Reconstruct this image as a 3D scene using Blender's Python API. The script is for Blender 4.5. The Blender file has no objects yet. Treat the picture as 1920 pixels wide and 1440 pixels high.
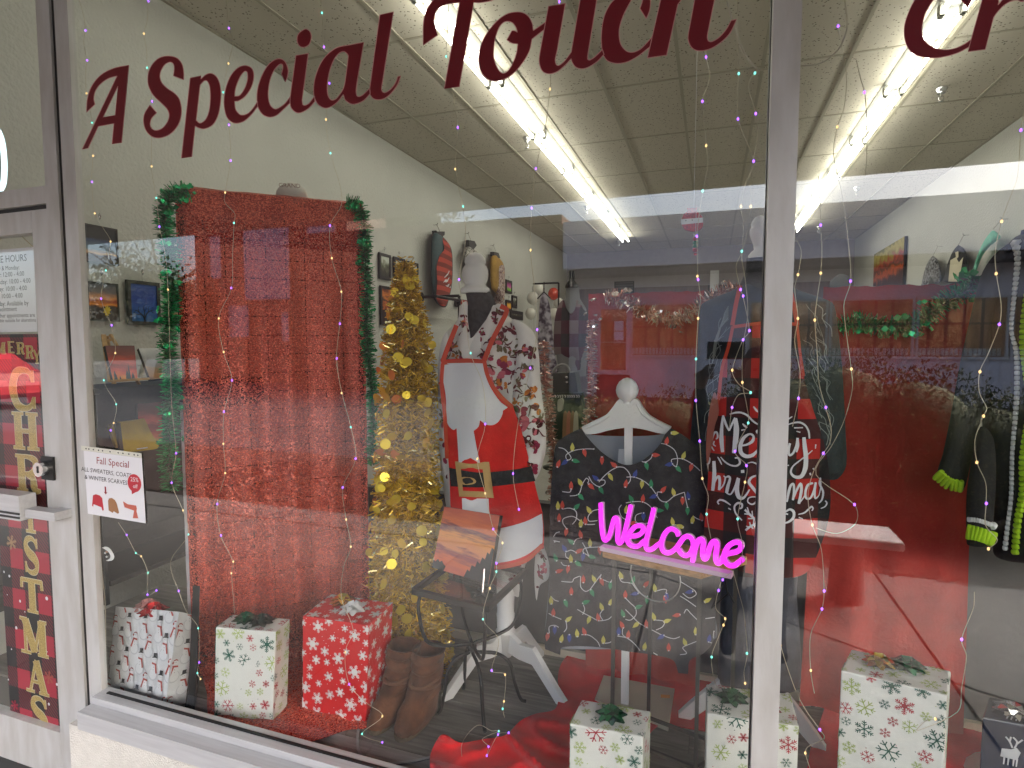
import bpy, bmesh, math, random
from mathutils import Vector, Matrix, noise
from mathutils.geometry import delaunay_2d_cdt, tessellate_polygon
rnd = random.Random(7)
PI = math.pi
S = bpy.context.scene
COL = S.collection
V3 = Vector

# ------------------------------------------------------------------ camera
F, CX, CY = 1077.2, 960.0, 720.0
CAM = V3((0, -1.4, 1.65))
_y, _p = math.radians(-19.127), math.radians(-3.896)
FW = V3((math.sin(_y)*math.cos(_p), math.cos(_y)*math.cos(_p), math.sin(_p)))
RT = V3((math.cos(_y), -math.sin(_y), 0))
UP = RT.cross(FW)
cd = bpy.data.cameras.new('camera')
cam = bpy.data.objects.new('camera', cd)
COL.objects.link(cam)
M = Matrix((RT, UP, -FW)).transposed().to_4x4()
M.translation = CAM
cam.matrix_world = M
cd.sensor_width = 36
cd.lens = 36*F/1920
cd.clip_start = 0.02
cd.clip_end = 500
S.camera = cam

# ------------------------------------------------------------------ world, sun, exposure
W = bpy.data.worlds.new('World')
S.world = W
W.use_nodes = True
nt = W.node_tree
nt.nodes.clear()
out = nt.nodes.new('ShaderNodeOutputWorld')
bg = nt.nodes.new('ShaderNodeBackground')
sky = nt.nodes.new('ShaderNodeTexSky')
sky.sky_type = 'NISHITA'
sky.sun_disc = False
SUN_EL, SUN_AZ = math.radians(42), math.radians(125)   # azimuth from +Y towards +X
sky.sun_elevation = SUN_EL
sky.sun_rotation = SUN_AZ
sky.air_density = 1.0
sky.dust_density = 6.0
sky.ozone_density = 1.0
nt.links.new(sky.outputs[0], bg.inputs[0])
bg.inputs[1].default_value = 0.15
nt.links.new(bg.outputs[0], out.inputs[0])
sl = bpy.data.lights.new('sun', 'SUN')
sl.energy = 1.8
sl.angle = math.radians(20)
sl.color = (1, 0.97, 0.93)
so = bpy.data.objects.new('sun', sl)
COL.objects.link(so)
sd = V3((math.sin(SUN_AZ)*math.cos(SUN_EL), math.cos(SUN_AZ)*math.cos(SUN_EL), math.sin(SUN_EL)))
so.rotation_euler = sd.to_track_quat('Z', 'Y').to_euler()
so.location = (3, 10, 12)
vs = S.view_settings
vs.view_transform = 'Standard'
vs.look = 'None'
vs.exposure = 2.95
vs.gamma = 1
vs.use_curve_mapping = False
cy = S.cycles
cy.use_denoising = True
cy.max_bounces = 7
cy.diffuse_bounces = 3
cy.glossy_bounces = 4
cy.transmission_bounces = 4
cy.transparent_max_bounces = 32
cy.caustics_reflective = False
cy.caustics_refractive = False
cy.sample_clamp_indirect = 3.0
cy.use_light_tree = True

TUBE_L = 3.2      # radiance of the fluorescent tubes

# ------------------------------------------------------------------ pixel -> place helpers (reading distances off the photograph)
def ray(px, py):
    return RT*((px-CX)/F) - UP*((py-CY)/F) + FW
def at(px, py, Y=None, X=None, Z=None):
    d = ray(px, py)
    if Y is not None: t = (Y-CAM.y)/d.y
    elif Z is not None: t = (Z-CAM.z)/d.z
    else: t = (X-CAM.x)/d.x
    return CAM + d*t
def onp(px, py, P, n):
    d = ray(px, py)
    return CAM + d*((V3(P)-CAM).dot(n)/d.dot(n))

# ------------------------------------------------------------------ materials
def lin(c):
    c = c/255
    return c/12.92 if c <= .04045 else ((c+.055)/1.055)**2.4
def rgb(r, g, b):
    return (lin(r), lin(g), lin(b))
MATS = {}
def mat(name, col, rough=.6, metal=0, var=0, vscale=8, bump=0, bscale=60, spec=.5, emit=None, estr=0, alpha=None, col2=None, trans=0, detail=4, stretch=None, sheen=0, coat=0, bdist=.01):
    if name in MATS: return MATS[name]
    m = bpy.data.materials.new(name)
    MATS[name] = m
    m.use_nodes = True
    t = m.node_tree
    b = t.nodes['Principled BSDF']
    b.inputs['Base Color'].default_value = (*col, 1)
    b.inputs['Roughness'].default_value = rough
    b.inputs['Metallic'].default_value = metal
    b.inputs['Specular IOR Level'].default_value = spec
    if coat: b.inputs['Coat Weight'].default_value = coat; b.inputs['Coat Roughness'].default_value = .1
    if sheen: b.inputs['Sheen Weight'].default_value = sheen
    if trans: b.inputs['Transmission Weight'].default_value = trans
    if emit:
        b.inputs['Emission Color'].default_value = (*emit, 1)
        b.inputs['Emission Strength'].default_value = estr
    if var or bump or col2:
        tc = t.nodes.new('ShaderNodeTexCoord')
        mp = t.nodes.new('ShaderNodeMapping')
        t.links.new(tc.outputs['Object'], mp.inputs[0])
        if stretch: mp.inputs['Scale'].default_value = stretch
    if var or col2:
        n = t.nodes.new('ShaderNodeTexNoise')
        n.inputs['Scale'].default_value = vscale
        n.inputs['Detail'].default_value = detail
        t.links.new(mp.outputs[0], n.inputs[0])
        r = t.nodes.new('ShaderNodeValToRGB')
        c2 = col2 or tuple(x*(1-var) for x in col)
        c1 = col if col2 else tuple(min(1, x*(1+var)) for x in col)
        r.color_ramp.elements[0].position = .35
        r.color_ramp.elements[1].position = .65
        r.color_ramp.elements[0].color = (*c2, 1)
        r.color_ramp.elements[1].color = (*c1, 1)
        t.links.new(n.outputs[0], r.inputs[0])
        t.links.new(r.outputs[0], b.inputs['Base Color'])
    if bump:
        n2 = t.nodes.new('ShaderNodeTexNoise')
        n2.inputs['Scale'].default_value = bscale
        n2.inputs['Detail'].default_value = 5
        t.links.new(mp.outputs[0], n2.inputs[0])
        bp = t.nodes.new('ShaderNodeBump')
        bp.inputs['Strength'].default_value = bump
        bp.inputs['Distance'].default_value = bdist
        t.links.new(n2.outputs[0], bp.inputs['Height'])
        t.links.new(bp.outputs[0], b.inputs['Normal'])
    return m
def emat(name, col, s):
    if name in MATS: return MATS[name]
    m = bpy.data.materials.new(name); MATS[name] = m
    m.use_nodes = True
    t = m.node_tree; t.nodes.clear()
    o = t.nodes.new('ShaderNodeOutputMaterial'); e = t.nodes.new('ShaderNodeEmission')
    e.inputs[0].default_value = (*col, 1); e.inputs[1].default_value = s
    t.links.new(e.outputs[0], o.inputs[0])
    return m
def glass_mat(name, base=.075, tint=(.96, .98, .97), rough=0.0):
    m = bpy.data.materials.new(name); MATS[name] = m
    m.use_nodes = True
    t = m.node_tree; t.nodes.clear()
    N = t.nodes.new; L = t.links.new
    o = N('ShaderNodeOutputMaterial'); mix = N('ShaderNodeMixShader'); tr = N('ShaderNodeBsdfTransparent'); gl = N('ShaderNodeBsdfGlossy')
    lw = N('ShaderNodeLayerWeight'); lw.inputs[0].default_value = .5
    pw = N('ShaderNodeMath'); pw.operation = 'POWER'; pw.inputs[1].default_value = 5
    ma = N('ShaderNodeMath'); ma.operation = 'MULTIPLY_ADD'; ma.inputs[1].default_value = .9-base; ma.inputs[2].default_value = base
    tr.inputs[0].default_value = (*tint, 1); gl.inputs['Roughness'].default_value = rough
    gl.inputs[0].default_value = (1, 1, 1, 1)
    L(lw.outputs['Facing'], pw.inputs[0]); L(pw.outputs[0], ma.inputs[0]); L(ma.outputs[0], mix.inputs[0])
    L(tr.outputs[0], mix.inputs[1]); L(gl.outputs[0], mix.inputs[2]); L(mix.outputs[0], o.inputs[0])
    return m
def clear_mat(name, tint):
    m = bpy.data.materials.new(name); MATS[name] = m
    m.use_nodes = True
    t = m.node_tree; t.nodes.clear()
    o = t.nodes.new('ShaderNodeOutputMaterial'); tr = t.nodes.new('ShaderNodeBsdfTransparent')
    tr.inputs[0].default_value = (*tint, 1)
    t.links.new(tr.outputs[0], o.inputs[0])
    return m

# ------------------------------------------------------------------ mesh builder
class MB:
    def __init__(s): s.v = []; s.f = []; s.m = []; s.sm = []
    def add(s, vs, fs, mat=0, smooth=False):
        o = len(s.v)
        s.v.extend([tuple(v) for v in vs])
        for f in fs:
            s.f.append(tuple(i+o for i in f)); s.m.append(mat); s.sm.append(smooth)
    def hexa(s, p, mat=0):      # 4 bottom (ccw seen from above), 4 top
        s.add(p, [(0, 3, 2, 1), (4, 5, 6, 7), (0, 1, 5, 4), (1, 2, 6, 5), (2, 3, 7, 6), (3, 0, 4, 7)], mat)
    def box(s, x0, x1, y0, y1, z0, z1, mat=0):
        s.hexa([(x0, y0, z0), (x1, y0, z0), (x1, y1, z0), (x0, y1, z0), (x0, y0, z1), (x1, y0, z1), (x1, y1, z1), (x0, y1, z1)], mat)
    def obox(s, c, ax, ay, az, mat=0):   # centre and half axes
        c = V3(c); ax = V3(ax); ay = V3(ay); az = V3(az)
        s.hexa([c-ax-ay-az, c+ax-ay-az, c+ax+ay-az, c-ax+ay-az, c-ax-ay+az, c+ax-ay+az, c+ax+ay+az, c-ax+ay+az], mat)
    def bar(s, a, b, w, h=None, mat=0, upv=(0, 0, 1)):
        a = V3(a); b = V3(b); d = (b-a)
        u = V3(upv)
        sx = d.cross(u)
        if sx.length < 1e-6: sx = d.cross(V3((1, 0, 0)))
        sx.normalize(); sy = sx.cross(d).normalized()
        s.obox((a+b)/2, d/2, sx*w/2, sy*(h or w)/2, mat)
    def tube(s, pts, r, n=8, mat=0, caps=True, closed=False):
        pts = [V3(p) for p in pts]
        k = len(pts)
        rs = r if isinstance(r, (list, tuple)) else [r]*k
        rings = []
        nrm = None
        for i in range(k):
            if closed: t = pts[(i+1) % k]-pts[i-1]
            else: t = pts[min(i+1, k-1)]-pts[max(i-1, 0)]
            if t.length < 1e-9: t = V3((0, 0, 1))
            t.normalize()
            if nrm is None:
                nrm = t.cross(V3((0, 0, 1)))
                if nrm.length < .1: nrm = t.cross(V3((1, 0, 0)))
            nrm = nrm - t*nrm.dot(t); nrm.normalize()
            bn = t.cross(nrm)
            rings.append([pts[i]+(nrm*math.cos(2*PI*j/n)+bn*math.sin(2*PI*j/n))*rs[i] for j in range(n)])
        vs = [p for rg in rings for p in rg]
        fs = []
        for i in range(k if closed else k-1):
            a = i*n; b = ((i+1) % k)*n
            for j in range(n): fs.append((a+j, a+(j+1) % n, b+(j+1) % n, b+j))
        s.add(vs, fs, mat, True)
        if caps and not closed:
            s.add(rings[0], [tuple(range(n))[::-1]], mat); s.add(rings[-1], [tuple(range(n))], mat)
    def lathe(s, prof, c, n=20, mat=0, sx=1, sy=1):
        c = V3(c); vs = []; fs = []
        for r, z in prof:
            for j in range(n): vs.append(c+V3((r*sx*math.cos(2*PI*j/n), r*sy*math.sin(2*PI*j/n), z)))
        for i in range(len(prof)-1):
            for j in range(n): fs.append((i*n+j, i*n+(j+1) % n, (i+1)*n+(j+1) % n, (i+1)*n+j))
        s.add(vs, fs, mat, True)
        if prof[0][0] > 1e-4: s.add(vs[:n], [tuple(range(n))[::-1]], mat)
        if prof[-1][0] > 1e-4: s.add(vs[-n:], [tuple(range(n))], mat)
    def ball(s, c, r, n=14, m=9, mat=0, sc=(1, 1, 1)):
        c = V3(c); vs = []; fs = []
        for i in range(m+1):
            a = PI*i/m
            for j in range(n):
                b = 2*PI*j/n
                vs.append(c+V3((r*sc[0]*math.sin(a)*math.cos(b), r*sc[1]*math.sin(a)*math.sin(b), r*sc[2]*math.cos(a))))
        for i in range(m):
            for j in range(n): fs.append((i*n+j, (i+1)*n+j, (i+1)*n+(j+1) % n, i*n+(j+1) % n))
        s.add(vs, fs, mat, True)
    def loft(s, rings, mat=0, caps=True, smooth=True):
        n = len(rings[0]); vs = [p for r in rings for p in r]; fs = []
        for i in range(len(rings)-1):
            for j in range(n): fs.append((i*n+j, i*n+(j+1) % n, (i+1)*n+(j+1) % n, (i+1)*n+j))
        s.add(vs, fs, mat, smooth)
        if caps: s.add(rings[0], [tuple(range(n))[::-1]], mat); s.add(rings[-1], [tuple(range(n))], mat)
    def poly(s, pts, mat=0, th=None):    # flat polygon (3d points); th = offset vector of thickness
        pts = [V3(p) for p in pts]
        tris = tessellate_polygon([pts])
        n = len(pts)
        if th is None:
            s.add(pts, tris, mat)
        else:
            th = V3(th)
            s.add(pts+[p+th for p in pts], list(tris)+[tuple(i+n for i in t[::-1]) for t in tris]+[(i, (i+1) % n, n+(i+1) % n, n+i) for i in range(n)], mat)
    def build(s, name, mats, parent=None, world=True):
        me = bpy.data.meshes.new(name)
        me.from_pydata(s.v, [], s.f)
        if not isinstance(mats, (list, tuple)): mats = [mats]
        for m in mats: me.materials.append(m)
        me.polygons.foreach_set('material_index', s.m)
        me.polygons.foreach_set('use_smooth', s.sm)
        bm = bmesh.new(); bm.from_mesh(me)
        bmesh.ops.recalc_face_normals(bm, faces=bm.faces)
        bm.to_mesh(me); bm.free()
        me.update()
        o = bpy.data.objects.new(name, me)
        COL.objects.link(o)
        if parent:
            o.parent = parent
            o.matrix_parent_inverse = parent.matrix_world.inverted() if world else Matrix()
        return o
def tag(o, label, cat, group=None, kind=None):
    if label: o['label'] = label
    if cat: o['category'] = cat
    if group: o['group'] = group
    if kind: o['kind'] = kind
    return o
def thing(name, label, cat, loc, group=None, rz=0):
    o = bpy.data.objects.new(name, None)
    o.empty_display_size = .05
    COL.objects.link(o)
    o.location = loc; o.rotation_euler = (0, 0, rz)
    o.matrix_world = Matrix.Translation(V3(loc)) @ Matrix.Rotation(rz, 4, 'Z')
    return tag(o, label, cat, group)
def struct(name, mb, mats):
    o = mb.build(name, mats); o['kind'] = 'structure'; return o
def inst(mesh_obj, name, mw, parent):
    o = mesh_obj.copy(); o.name = name; COL.objects.link(o)
    o.parent = parent; o.matrix_parent_inverse = parent.matrix_world.inverted()
    o.matrix_world = mw
    return o
def pieces(name, mbfun, mats, mws, parent):
    """one mesh, many alike pieces"""
    first = None
    for mw in mws:
        if first is None:
            first = mbfun().build(name, mats, parent); first.matrix_world = mw
        else: inst(first, name, mw, parent)

# ------------------------------------------------------------------ 2-D outlines
def sm(pts, n=5, closed=True):
    """smooth outline; a third element marks a corner"""
    k = len(pts); o = []
    P = [V3((p[0], p[1], 0)) for p in pts]
    C = [len(p) > 2 for p in pts]
    for i in range(k if closed else k-1):
        p1, p2 = P[i], P[(i+1) % k]
        p0 = P[i-1] if (closed or i > 0) else p1
        p3 = P[(i+2) % k] if (closed or i+2 < k) else p2
        t1 = (p2-p1) if C[i] else (p2-p0)/2
        t2 = (p2-p1) if C[(i+1) % k] else (p3-p1)/2
        l = (p2-p1).length
        if t1.length > 1e-9 and not C[i]: t1 = t1.normalized()*min(l, t1.length*1.0)
        if t2.length > 1e-9 and not C[(i+1) % k]: t2 = t2.normalized()*min(l, t2.length*1.0)
        m = 1 if (C[i] and C[(i+1) % k]) else n
        for q in range(m):
            t = q/m
            h = p1*(2*t**3-3*t*t+1)+t1*(t**3-2*t*t+t)+p2*(-2*t**3+3*t*t)+t2*(t**3-t*t)
            o.append((h.x, h.y))
    if not closed: o.append((P[-1].x, P[-1].y))
    return o
def inside(x, y, poly):
    c = False; n = len(poly); j = n-1
    for i in range(n):
        xi, yi = poly[i]; xj, yj = poly[j]
        if (yi > y) != (yj > y) and x < (xj-xi)*(y-yi)/(yj-yi)+xi: c = not c
        j = i
    return c
def cdt(outline, holes=(), step=None):
    pts = []; edges = []
    for lp in (outline, *holes):
        o = len(pts); n = len(lp)
        pts += [V3((p[0], p[1])) for p in lp]
        edges += [(o+i, o+(i+1) % n) for i in range(n)]
    if step:
        xs = [p[0] for p in outline]; ys = [p[1] for p in outline]
        y = min(ys)+step*.5; r = 0
        while y < max(ys):
            x = min(xs)+step*(.25+.5*(r % 2))
            while x < max(xs):
                if inside(x, y, outline) and not any(inside(x, y, h) for h in holes): pts.append(V3((x, y)))
                x += step
            y += step; r += 1
    vs, es, fs, *_ = delaunay_2d_cdt([p.to_2d() for p in pts], edges, [], 0, 1e-4)
    good = []
    for f in fs:
        cx = sum(vs[i].x for i in f)/len(f); cy_ = sum(vs[i].y for i in f)/len(f)
        if inside(cx, cy_, outline) and not any(inside(cx, cy_, h) for h in holes): good.append(tuple(f))
    return [(v.x, v.y) for v in vs], good
def panel(mb, outline, fn, holes=(), step=None, th=None, mat=0, smooth=True):
    """outline filled with triangles, every point placed by fn(px, py); th = thickness vector"""
    vs, fs = cdt(outline, holes, step)
    P = [V3(fn(x, y)) for x, y in vs]
    if th is None:
        mb.add(P, fs, mat, smooth); return
    th = V3(th); n = len(P)
    mb.add(P, fs, mat, smooth)
    ed = {}
    for f in fs:
        for i in range(len(f)):
            a, b = f[i], f[(i+1) % len(f)]
            k = (min(a, b), max(a, b))
            ed.setdefault(k, []).append((a, b))
    bd = [e[0] for e in ed.values() if len(e) == 1]
    mb.add([p+th for p in P], [f[::-1] for f in fs], mat, smooth)
    mb.add(P+[p+th for p in P], [(b, a, a+n, b+n) for a, b in bd], mat, False)
def pillow(mb, outline, Y0, B, step=14, folds=None, back=.8, mat=0):
    """a closed soft body with this outline as seen from the shop front: front bulges by B, back by B*back"""
    def span(py):
        xs = []
        n = len(outline)
        for i in range(n):
            (xa, ya), (xb, yb) = outline[i], outline[(i+1) % n]
            if (ya > py) != (yb > py): xs.append(xa+(xb-xa)*(py-ya)/(yb-ya))
        return (min(xs), max(xs)) if len(xs) > 1 else None
    def bul(px, py):
        s_ = span(py) or span(py+.6) or span(py-.6)
        if not s_ or s_[1]-s_[0] < 1: return 0
        t = max(0, min(1, (px-s_[0])/(s_[1]-s_[0])))
        wd = min(1, (s_[1]-s_[0])/90)
        return math.sqrt(max(0, 1-(2*t-1)**2))*wd
    yf = Y0 if callable(Y0) else (lambda a, b: Y0)
    def front(px, py, eps=0):
        y = yf(px, py)-B*bul(px, py)-eps
        if folds: y += folds(px, py)*min(1, bul(px, py)*2)
        return at(px, py, Y=y)
    vs, fs = cdt(outline, (), step)
    n = len(vs)
    mb.add([front(x, y) for x, y in vs], fs, mat, True)
    mb.add([at(x, y, Y=yf(x, y)+.004+B*back*bul(x, y)) for x, y in vs], [f[::-1] for f in fs], mat, True)
    ed = {}
    for f in fs:
        for i in range(len(f)):
            a, b = f[i], f[(i+1) % len(f)]
            ed.setdefault((min(a, b), max(a, b)), []).append((a, b))
    P = [front(x, y) for x, y in vs]+[at(x, y, Y=yf(x, y)+.004+B*back*bul(x, y)) for x, y in vs]
    mb.add(P, [(e[0][1], e[0][0], e[0][0]+n, e[0][1]+n) for e in ed.values() if len(e) == 1], mat, True)
    return front
def stroke(pts, w, n=5, smooth=True):
    """2-D ribbon outline along a path; w number or list"""
    p = sm(pts, n, False) if smooth else [(a[0], a[1]) for a in pts]
    k = len(p); L = []; R = []
    for i in range(k):
        a = p[max(i-1, 0)]; b = p[min(i+1, k-1)]
        dx, dy = b[0]-a[0], b[1]-a[1]; l = math.hypot(dx, dy) or 1
        if isinstance(w, (list, tuple)):
            t = i/(k-1)*(len(w)-1); j = min(int(t), len(w)-2); ww = w[j]+(w[j+1]-w[j])*(t-j)
        else: ww = w
        L.append((p[i][0]-dy/l*ww/2, p[i][1]+dx/l*ww/2)); R.append((p[i][0]+dy/l*ww/2, p[i][1]-dx/l*ww/2))
    return L, R
def ribbon(mb, pts, w, fn, mat=0, n=5, smooth=True):
    L, R = stroke(pts, w, n, smooth)
    vs = []; fs = []
    for i in range(len(L)):
        vs += [fn(*L[i]), fn(*R[i])]
        if i: fs.append((2*i-2, 2*i-1, 2*i+1, 2*i))
    mb.add(vs, fs, mat)
def ell(cx, cy_, rx, ry, rot=0, n=12):
    c, s_ = math.cos(rot), math.sin(rot)
    return [(cx+rx*math.cos(2*PI*i/n)*c-ry*math.sin(2*PI*i/n)*s_, cy_+rx*math.cos(2*PI*i/n)*s_+ry*math.sin(2*PI*i/n)*c) for i in range(n)]
def flat(mb, outline, fn, mat=0):
    P = [V3(fn(x, y)) for x, y in outline]
    mb.add(P, [tuple(t) for t in tessellate_polygon([[V3((x, y, 0)) for x, y in outline]])], mat)
_TC = {}
def text_tris(s, size, align='LEFT'):
    c = bpy.data.curves.new('lettering', 'FONT'); c.body = s; c.size = size; c.align_x = align; c.resolution_u = 2
    o = bpy.data.objects.new('lettering', c); COL.objects.link(o)
    dg = bpy.context.evaluated_depsgraph_get()
    me = bpy.data.meshes.new_from_object(o.evaluated_get(dg))
    vs = [tuple(v.co) for v in me.vertices]; fs = [tuple(p.vertices) for p in me.polygons]
    bpy.data.objects.remove(o); bpy.data.curves.remove(c); bpy.data.meshes.remove(me)
    return vs, fs
def text_on(mb, s, size, P0, U, Vv, mat=0, align='LEFT'):
    vs, fs = text_tris(s, size, align)
    P0 = V3(P0); U = V3(U); Vv = V3(Vv)
    mb.add([P0+U*v[0]+Vv*v[1] for v in vs], fs, mat)
def tinsel(mb, path, R, n, w=.0016, mats=1, Rj=.4, seg=1):
    """n foil strips standing off a path"""
    path = [V3(p) for p in path]
    ls = [(path[i+1]-path[i]).length for i in range(len(path)-1)]
    tot = sum(ls)
    for _ in range(n):
        d = rnd.random()*tot; i = 0
        while i < len(ls)-1 and d > ls[i]: d -= ls[i]; i += 1
        p = path[i].lerp(path[i+1], min(1, d/ls[i]))
        t = (path[i+1]-path[i]).normalized()
        v = V3((rnd.gauss(0, 1), rnd.gauss(0, 1), rnd.gauss(0, 1))); v -= t*v.dot(t)*.8
        v.normalize()
        r = R*(1-Rj*rnd.random())
        q = p+v*r; sd_ = v.cross(V3((rnd.gauss(0, 1), rnd.gauss(0, 1), rnd.gauss(0, 1)))).normalized()*w
        mid = p+v*r*.55+V3((0, 0, rnd.uniform(-.1, .1)*R))
        m = rnd.randrange(mats)
        mb.add([p-sd_, p+sd_, mid+sd_, mid-sd_, q+sd_*.6, q-sd_*.6], [(0, 1, 2, 3), (3, 2, 4, 5)], m)
# ================================================================== materials
m_alu = mat('aluminium', (.56, .56, .555), .45, .2, col2=(.47, .46, .44), vscale=7, detail=9, stretch=(3, 3, .7), bump=.06, bscale=50)
m_alu2 = mat('aluminium_sill', (.54, .545, .56), .42, .25, var=.06, vscale=5, stretch=(1, 20, 20))
m_gasket = mat('black_gasket', (.008, .008, .008), .5)
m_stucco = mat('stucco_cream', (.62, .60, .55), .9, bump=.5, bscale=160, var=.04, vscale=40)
m_glass = glass_mat('window_glass', .085)
m_clear = clear_mat('glass_body', (.985, .99, .985))
m_wall = mat('painted_wall', (.54, .54, .50), .85, bump=.6, bscale=45, bdist=.016, var=.03, vscale=2)
m_wall2 = mat('back_wall_panel', (.16, .11, .10), .7, var=.12, vscale=3, stretch=(6, 1, .4))
m_soffit_in = mat('back_wall_upper', (.34, .31, .33), .85, var=.04)
m_trim = mat('cream_trim', (.58, .53, .42), .6)
m_black = mat('black_metal', (.012, .012, .013), .45, .3)
m_blackwood = mat('black_wood', (.02, .018, .016), .5, var=.2, vscale=6, stretch=(1, 8, 8))
m_white = mat('white_paint', (.74, .74, .74), .45)
m_whitegloss = mat('white_plastic', (.72, .73, .72), .28)
m_paper = mat('paper', (.74, .74, .78), .8)
m_ink = mat('ink_black', (.03, .03, .035), .7)
m_maroon = mat('maroon_vinyl', rgb(112, 10, 26), .45)
m_edgelight = mat('vinyl_edge_light', rgb(205, 150, 150), .5)
m_red = mat('red_fleece', (.62, .007, .012), .95, var=.12, vscale=14, bump=.4, bscale=220, sheen=.1, bdist=.004)
m_reddrape = mat('red_drape', (.42, .028, .018), .85, var=.15, vscale=9, bump=.25, bscale=90, sheen=.2)
m_chrome = mat('chrome', (.7, .7, .7), .2, 1)
m_denim = mat('dark_slate_cloth', (.05, .055, .075), .85, var=.2, vscale=20, bump=.2, bscale=200)
m_form = mat('dress_form_charcoal', (.055, .057, .058), .85, var=.25, vscale=60, bump=.3, bscale=250)
m_gold = mat('gold_foil', (.90, .58, .06), .33, .35)
m_gold2 = mat('gold_foil_dark', (.58, .34, .02), .38, .4)
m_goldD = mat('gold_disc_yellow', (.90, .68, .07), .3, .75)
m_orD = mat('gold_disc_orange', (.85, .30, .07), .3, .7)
m_green = mat('green_foil', (.03, .42, .13), .3, .5)
m_green2 = mat('green_foil_dark', (.010, .15, .045), .35, .5)
m_greenleaf = mat('green_foil_leaf', (.02, .55, .18), .2, .6)
m_silver = mat('silver_foil', (.75, .62, .56), .25, 1)
m_rose = mat('rose_foil', (.55, .25, .20), .28, 1)
m_suede = mat('brown_suede', (.095, .036, .017), .95, var=.4, vscale=16, bump=.3, bscale=110, sheen=.08)
m_sole = mat('boot_sole', (.10, .075, .05), .8)
m_woodlight = mat('pale_wood', (.50, .30, .11), .5, var=.12, vscale=4, stretch=(2, 2, 25))
m_woodtop = mat('stool_wood', (.42, .21, .07), .45, var=.3, vscale=6, stretch=(3, 25, 25))
m_steel = mat('dark_steel', (.09, .085, .08), .35, .8)
m_gunwall = mat('gridwall_black', (.015, .015, .015), .4, .4)
m_graycloth = mat('grey_lining', (.36, .38, .42), .85, bump=.2, bscale=30)

def tile_mat(name, c1, c2, sc):
    m = mat(name, c1, .9)
    t = m.node_tree; N = t.nodes.new; L = t.links.new
    b = t.nodes['Principled BSDF']
    tc = N('ShaderNodeTexCoord'); g = N('ShaderNodeNewGeometry')
    v = N('ShaderNodeTexVoronoi'); v.inputs['Scale'].default_value = sc
    n = N('ShaderNodeTexNoise'); n.inputs['Scale'].default_value = 60; n.inputs['Detail'].default_value = 4
    L(g.outputs['Position'], v.inputs[0]); L(g.outputs['Position'], n.inputs[0])
    r = N('ShaderNodeValToRGB'); r.color_ramp.elements[0].position = .17; r.color_ramp.elements[1].position = .26
    r.color_ramp.elements[0].color = (*c2, 1); r.color_ramp.elements[1].color = (*c1, 1)
    mm = N('ShaderNodeMath'); mm.operation = 'ADD'
    n3 = N('ShaderNodeTexNoise'); n3.inputs['Scale'].default_value = 25; L(g.outputs['Position'], n3.inputs[0])
    ms = N('ShaderNodeMath'); ms.operation = 'MULTIPLY_ADD'; ms.inputs[1].default_value = .5; ms.inputs[2].default_value = -.22
    L(n3.outputs[0], ms.inputs[0]); L(v.outputs['Distance'], mm.inputs[0]); L(ms.outputs[0], mm.inputs[1])
    L(mm.outputs[0], r.inputs[0]); L(r.outputs[0], b.inputs['Base Color'])
    bp = N('ShaderNodeBump'); bp.inputs['Strength'].default_value = .35; bp.inputs['Distance'].default_value = .01
    L(r.outputs[0], bp.inputs['Height']); L(bp.outputs[0], b.inputs['Normal'])
    return m
m_tile = tile_mat('ceiling_tile', (.58, .54, .45), (.13, .11, .08), 38)

def plank_mat(name, a, b_, seed_scale=1.0):
    m = mat(name, a, .5)
    t = m.node_tree; N = t.nodes.new; L = t.links.new
    b = t.nodes['Principled BSDF']
    tc = N('ShaderNodeTexCoord'); mp = N('ShaderNodeMapping'); mp.inputs['Scale'].default_value = (1.2, 14, 14)
    oi = N('ShaderNodeObjectInfo')
    ad = N('ShaderNodeVectorMath'); ad.operation = 'ADD'
    L(tc.outputs['Object'], ad.inputs[0]); L(oi.outputs['Random'], ad.inputs[1])
    L(ad.outputs[0], mp.inputs[0])
    n = N('ShaderNodeTexNoise'); n.inputs['Scale'].default_value = 4; n.inputs['Detail'].default_value = 7; n.inputs['Distortion'].default_value = .6
    L(mp.outputs[0], n.inputs[0])
    r = N('ShaderNodeValToRGB'); r.color_ramp.elements[0].position = .3; r.color_ramp.elements[1].position = .72
    r.color_ramp.elements[0].color = (*b_, 1); r.color_ramp.elements[1].color = (*a, 1)
    L(n.outputs[0], r.inputs[0])
    hs = N('ShaderNodeHueSaturation')
    mr = N('ShaderNodeMapRange'); mr.inputs[3].default_value = .72; mr.inputs[4].default_value = 1.15
    L(oi.outputs['Random'], mr.inputs[0]); L(mr.outputs[0], hs.inputs['Value']); L(r.outputs[0], hs.inputs['Color'])
    L(hs.outputs[0], b.inputs['Base Color'])
    bp = N('ShaderNodeBump'); bp.inputs['Strength'].default_value = .15; bp.inputs['Distance'].default_value = .004
    L(n.outputs[0], bp.inputs['Height']); L(bp.outputs[0], b.inputs['Normal'])
    return m
m_plank = plank_mat('grey_vinyl_plank', (.27, .25, .225), (.12, .108, .095))
m_plankwall = plank_mat('grey_wall_plank', (.12, .115, .105), (.05, .047, .043))

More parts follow.
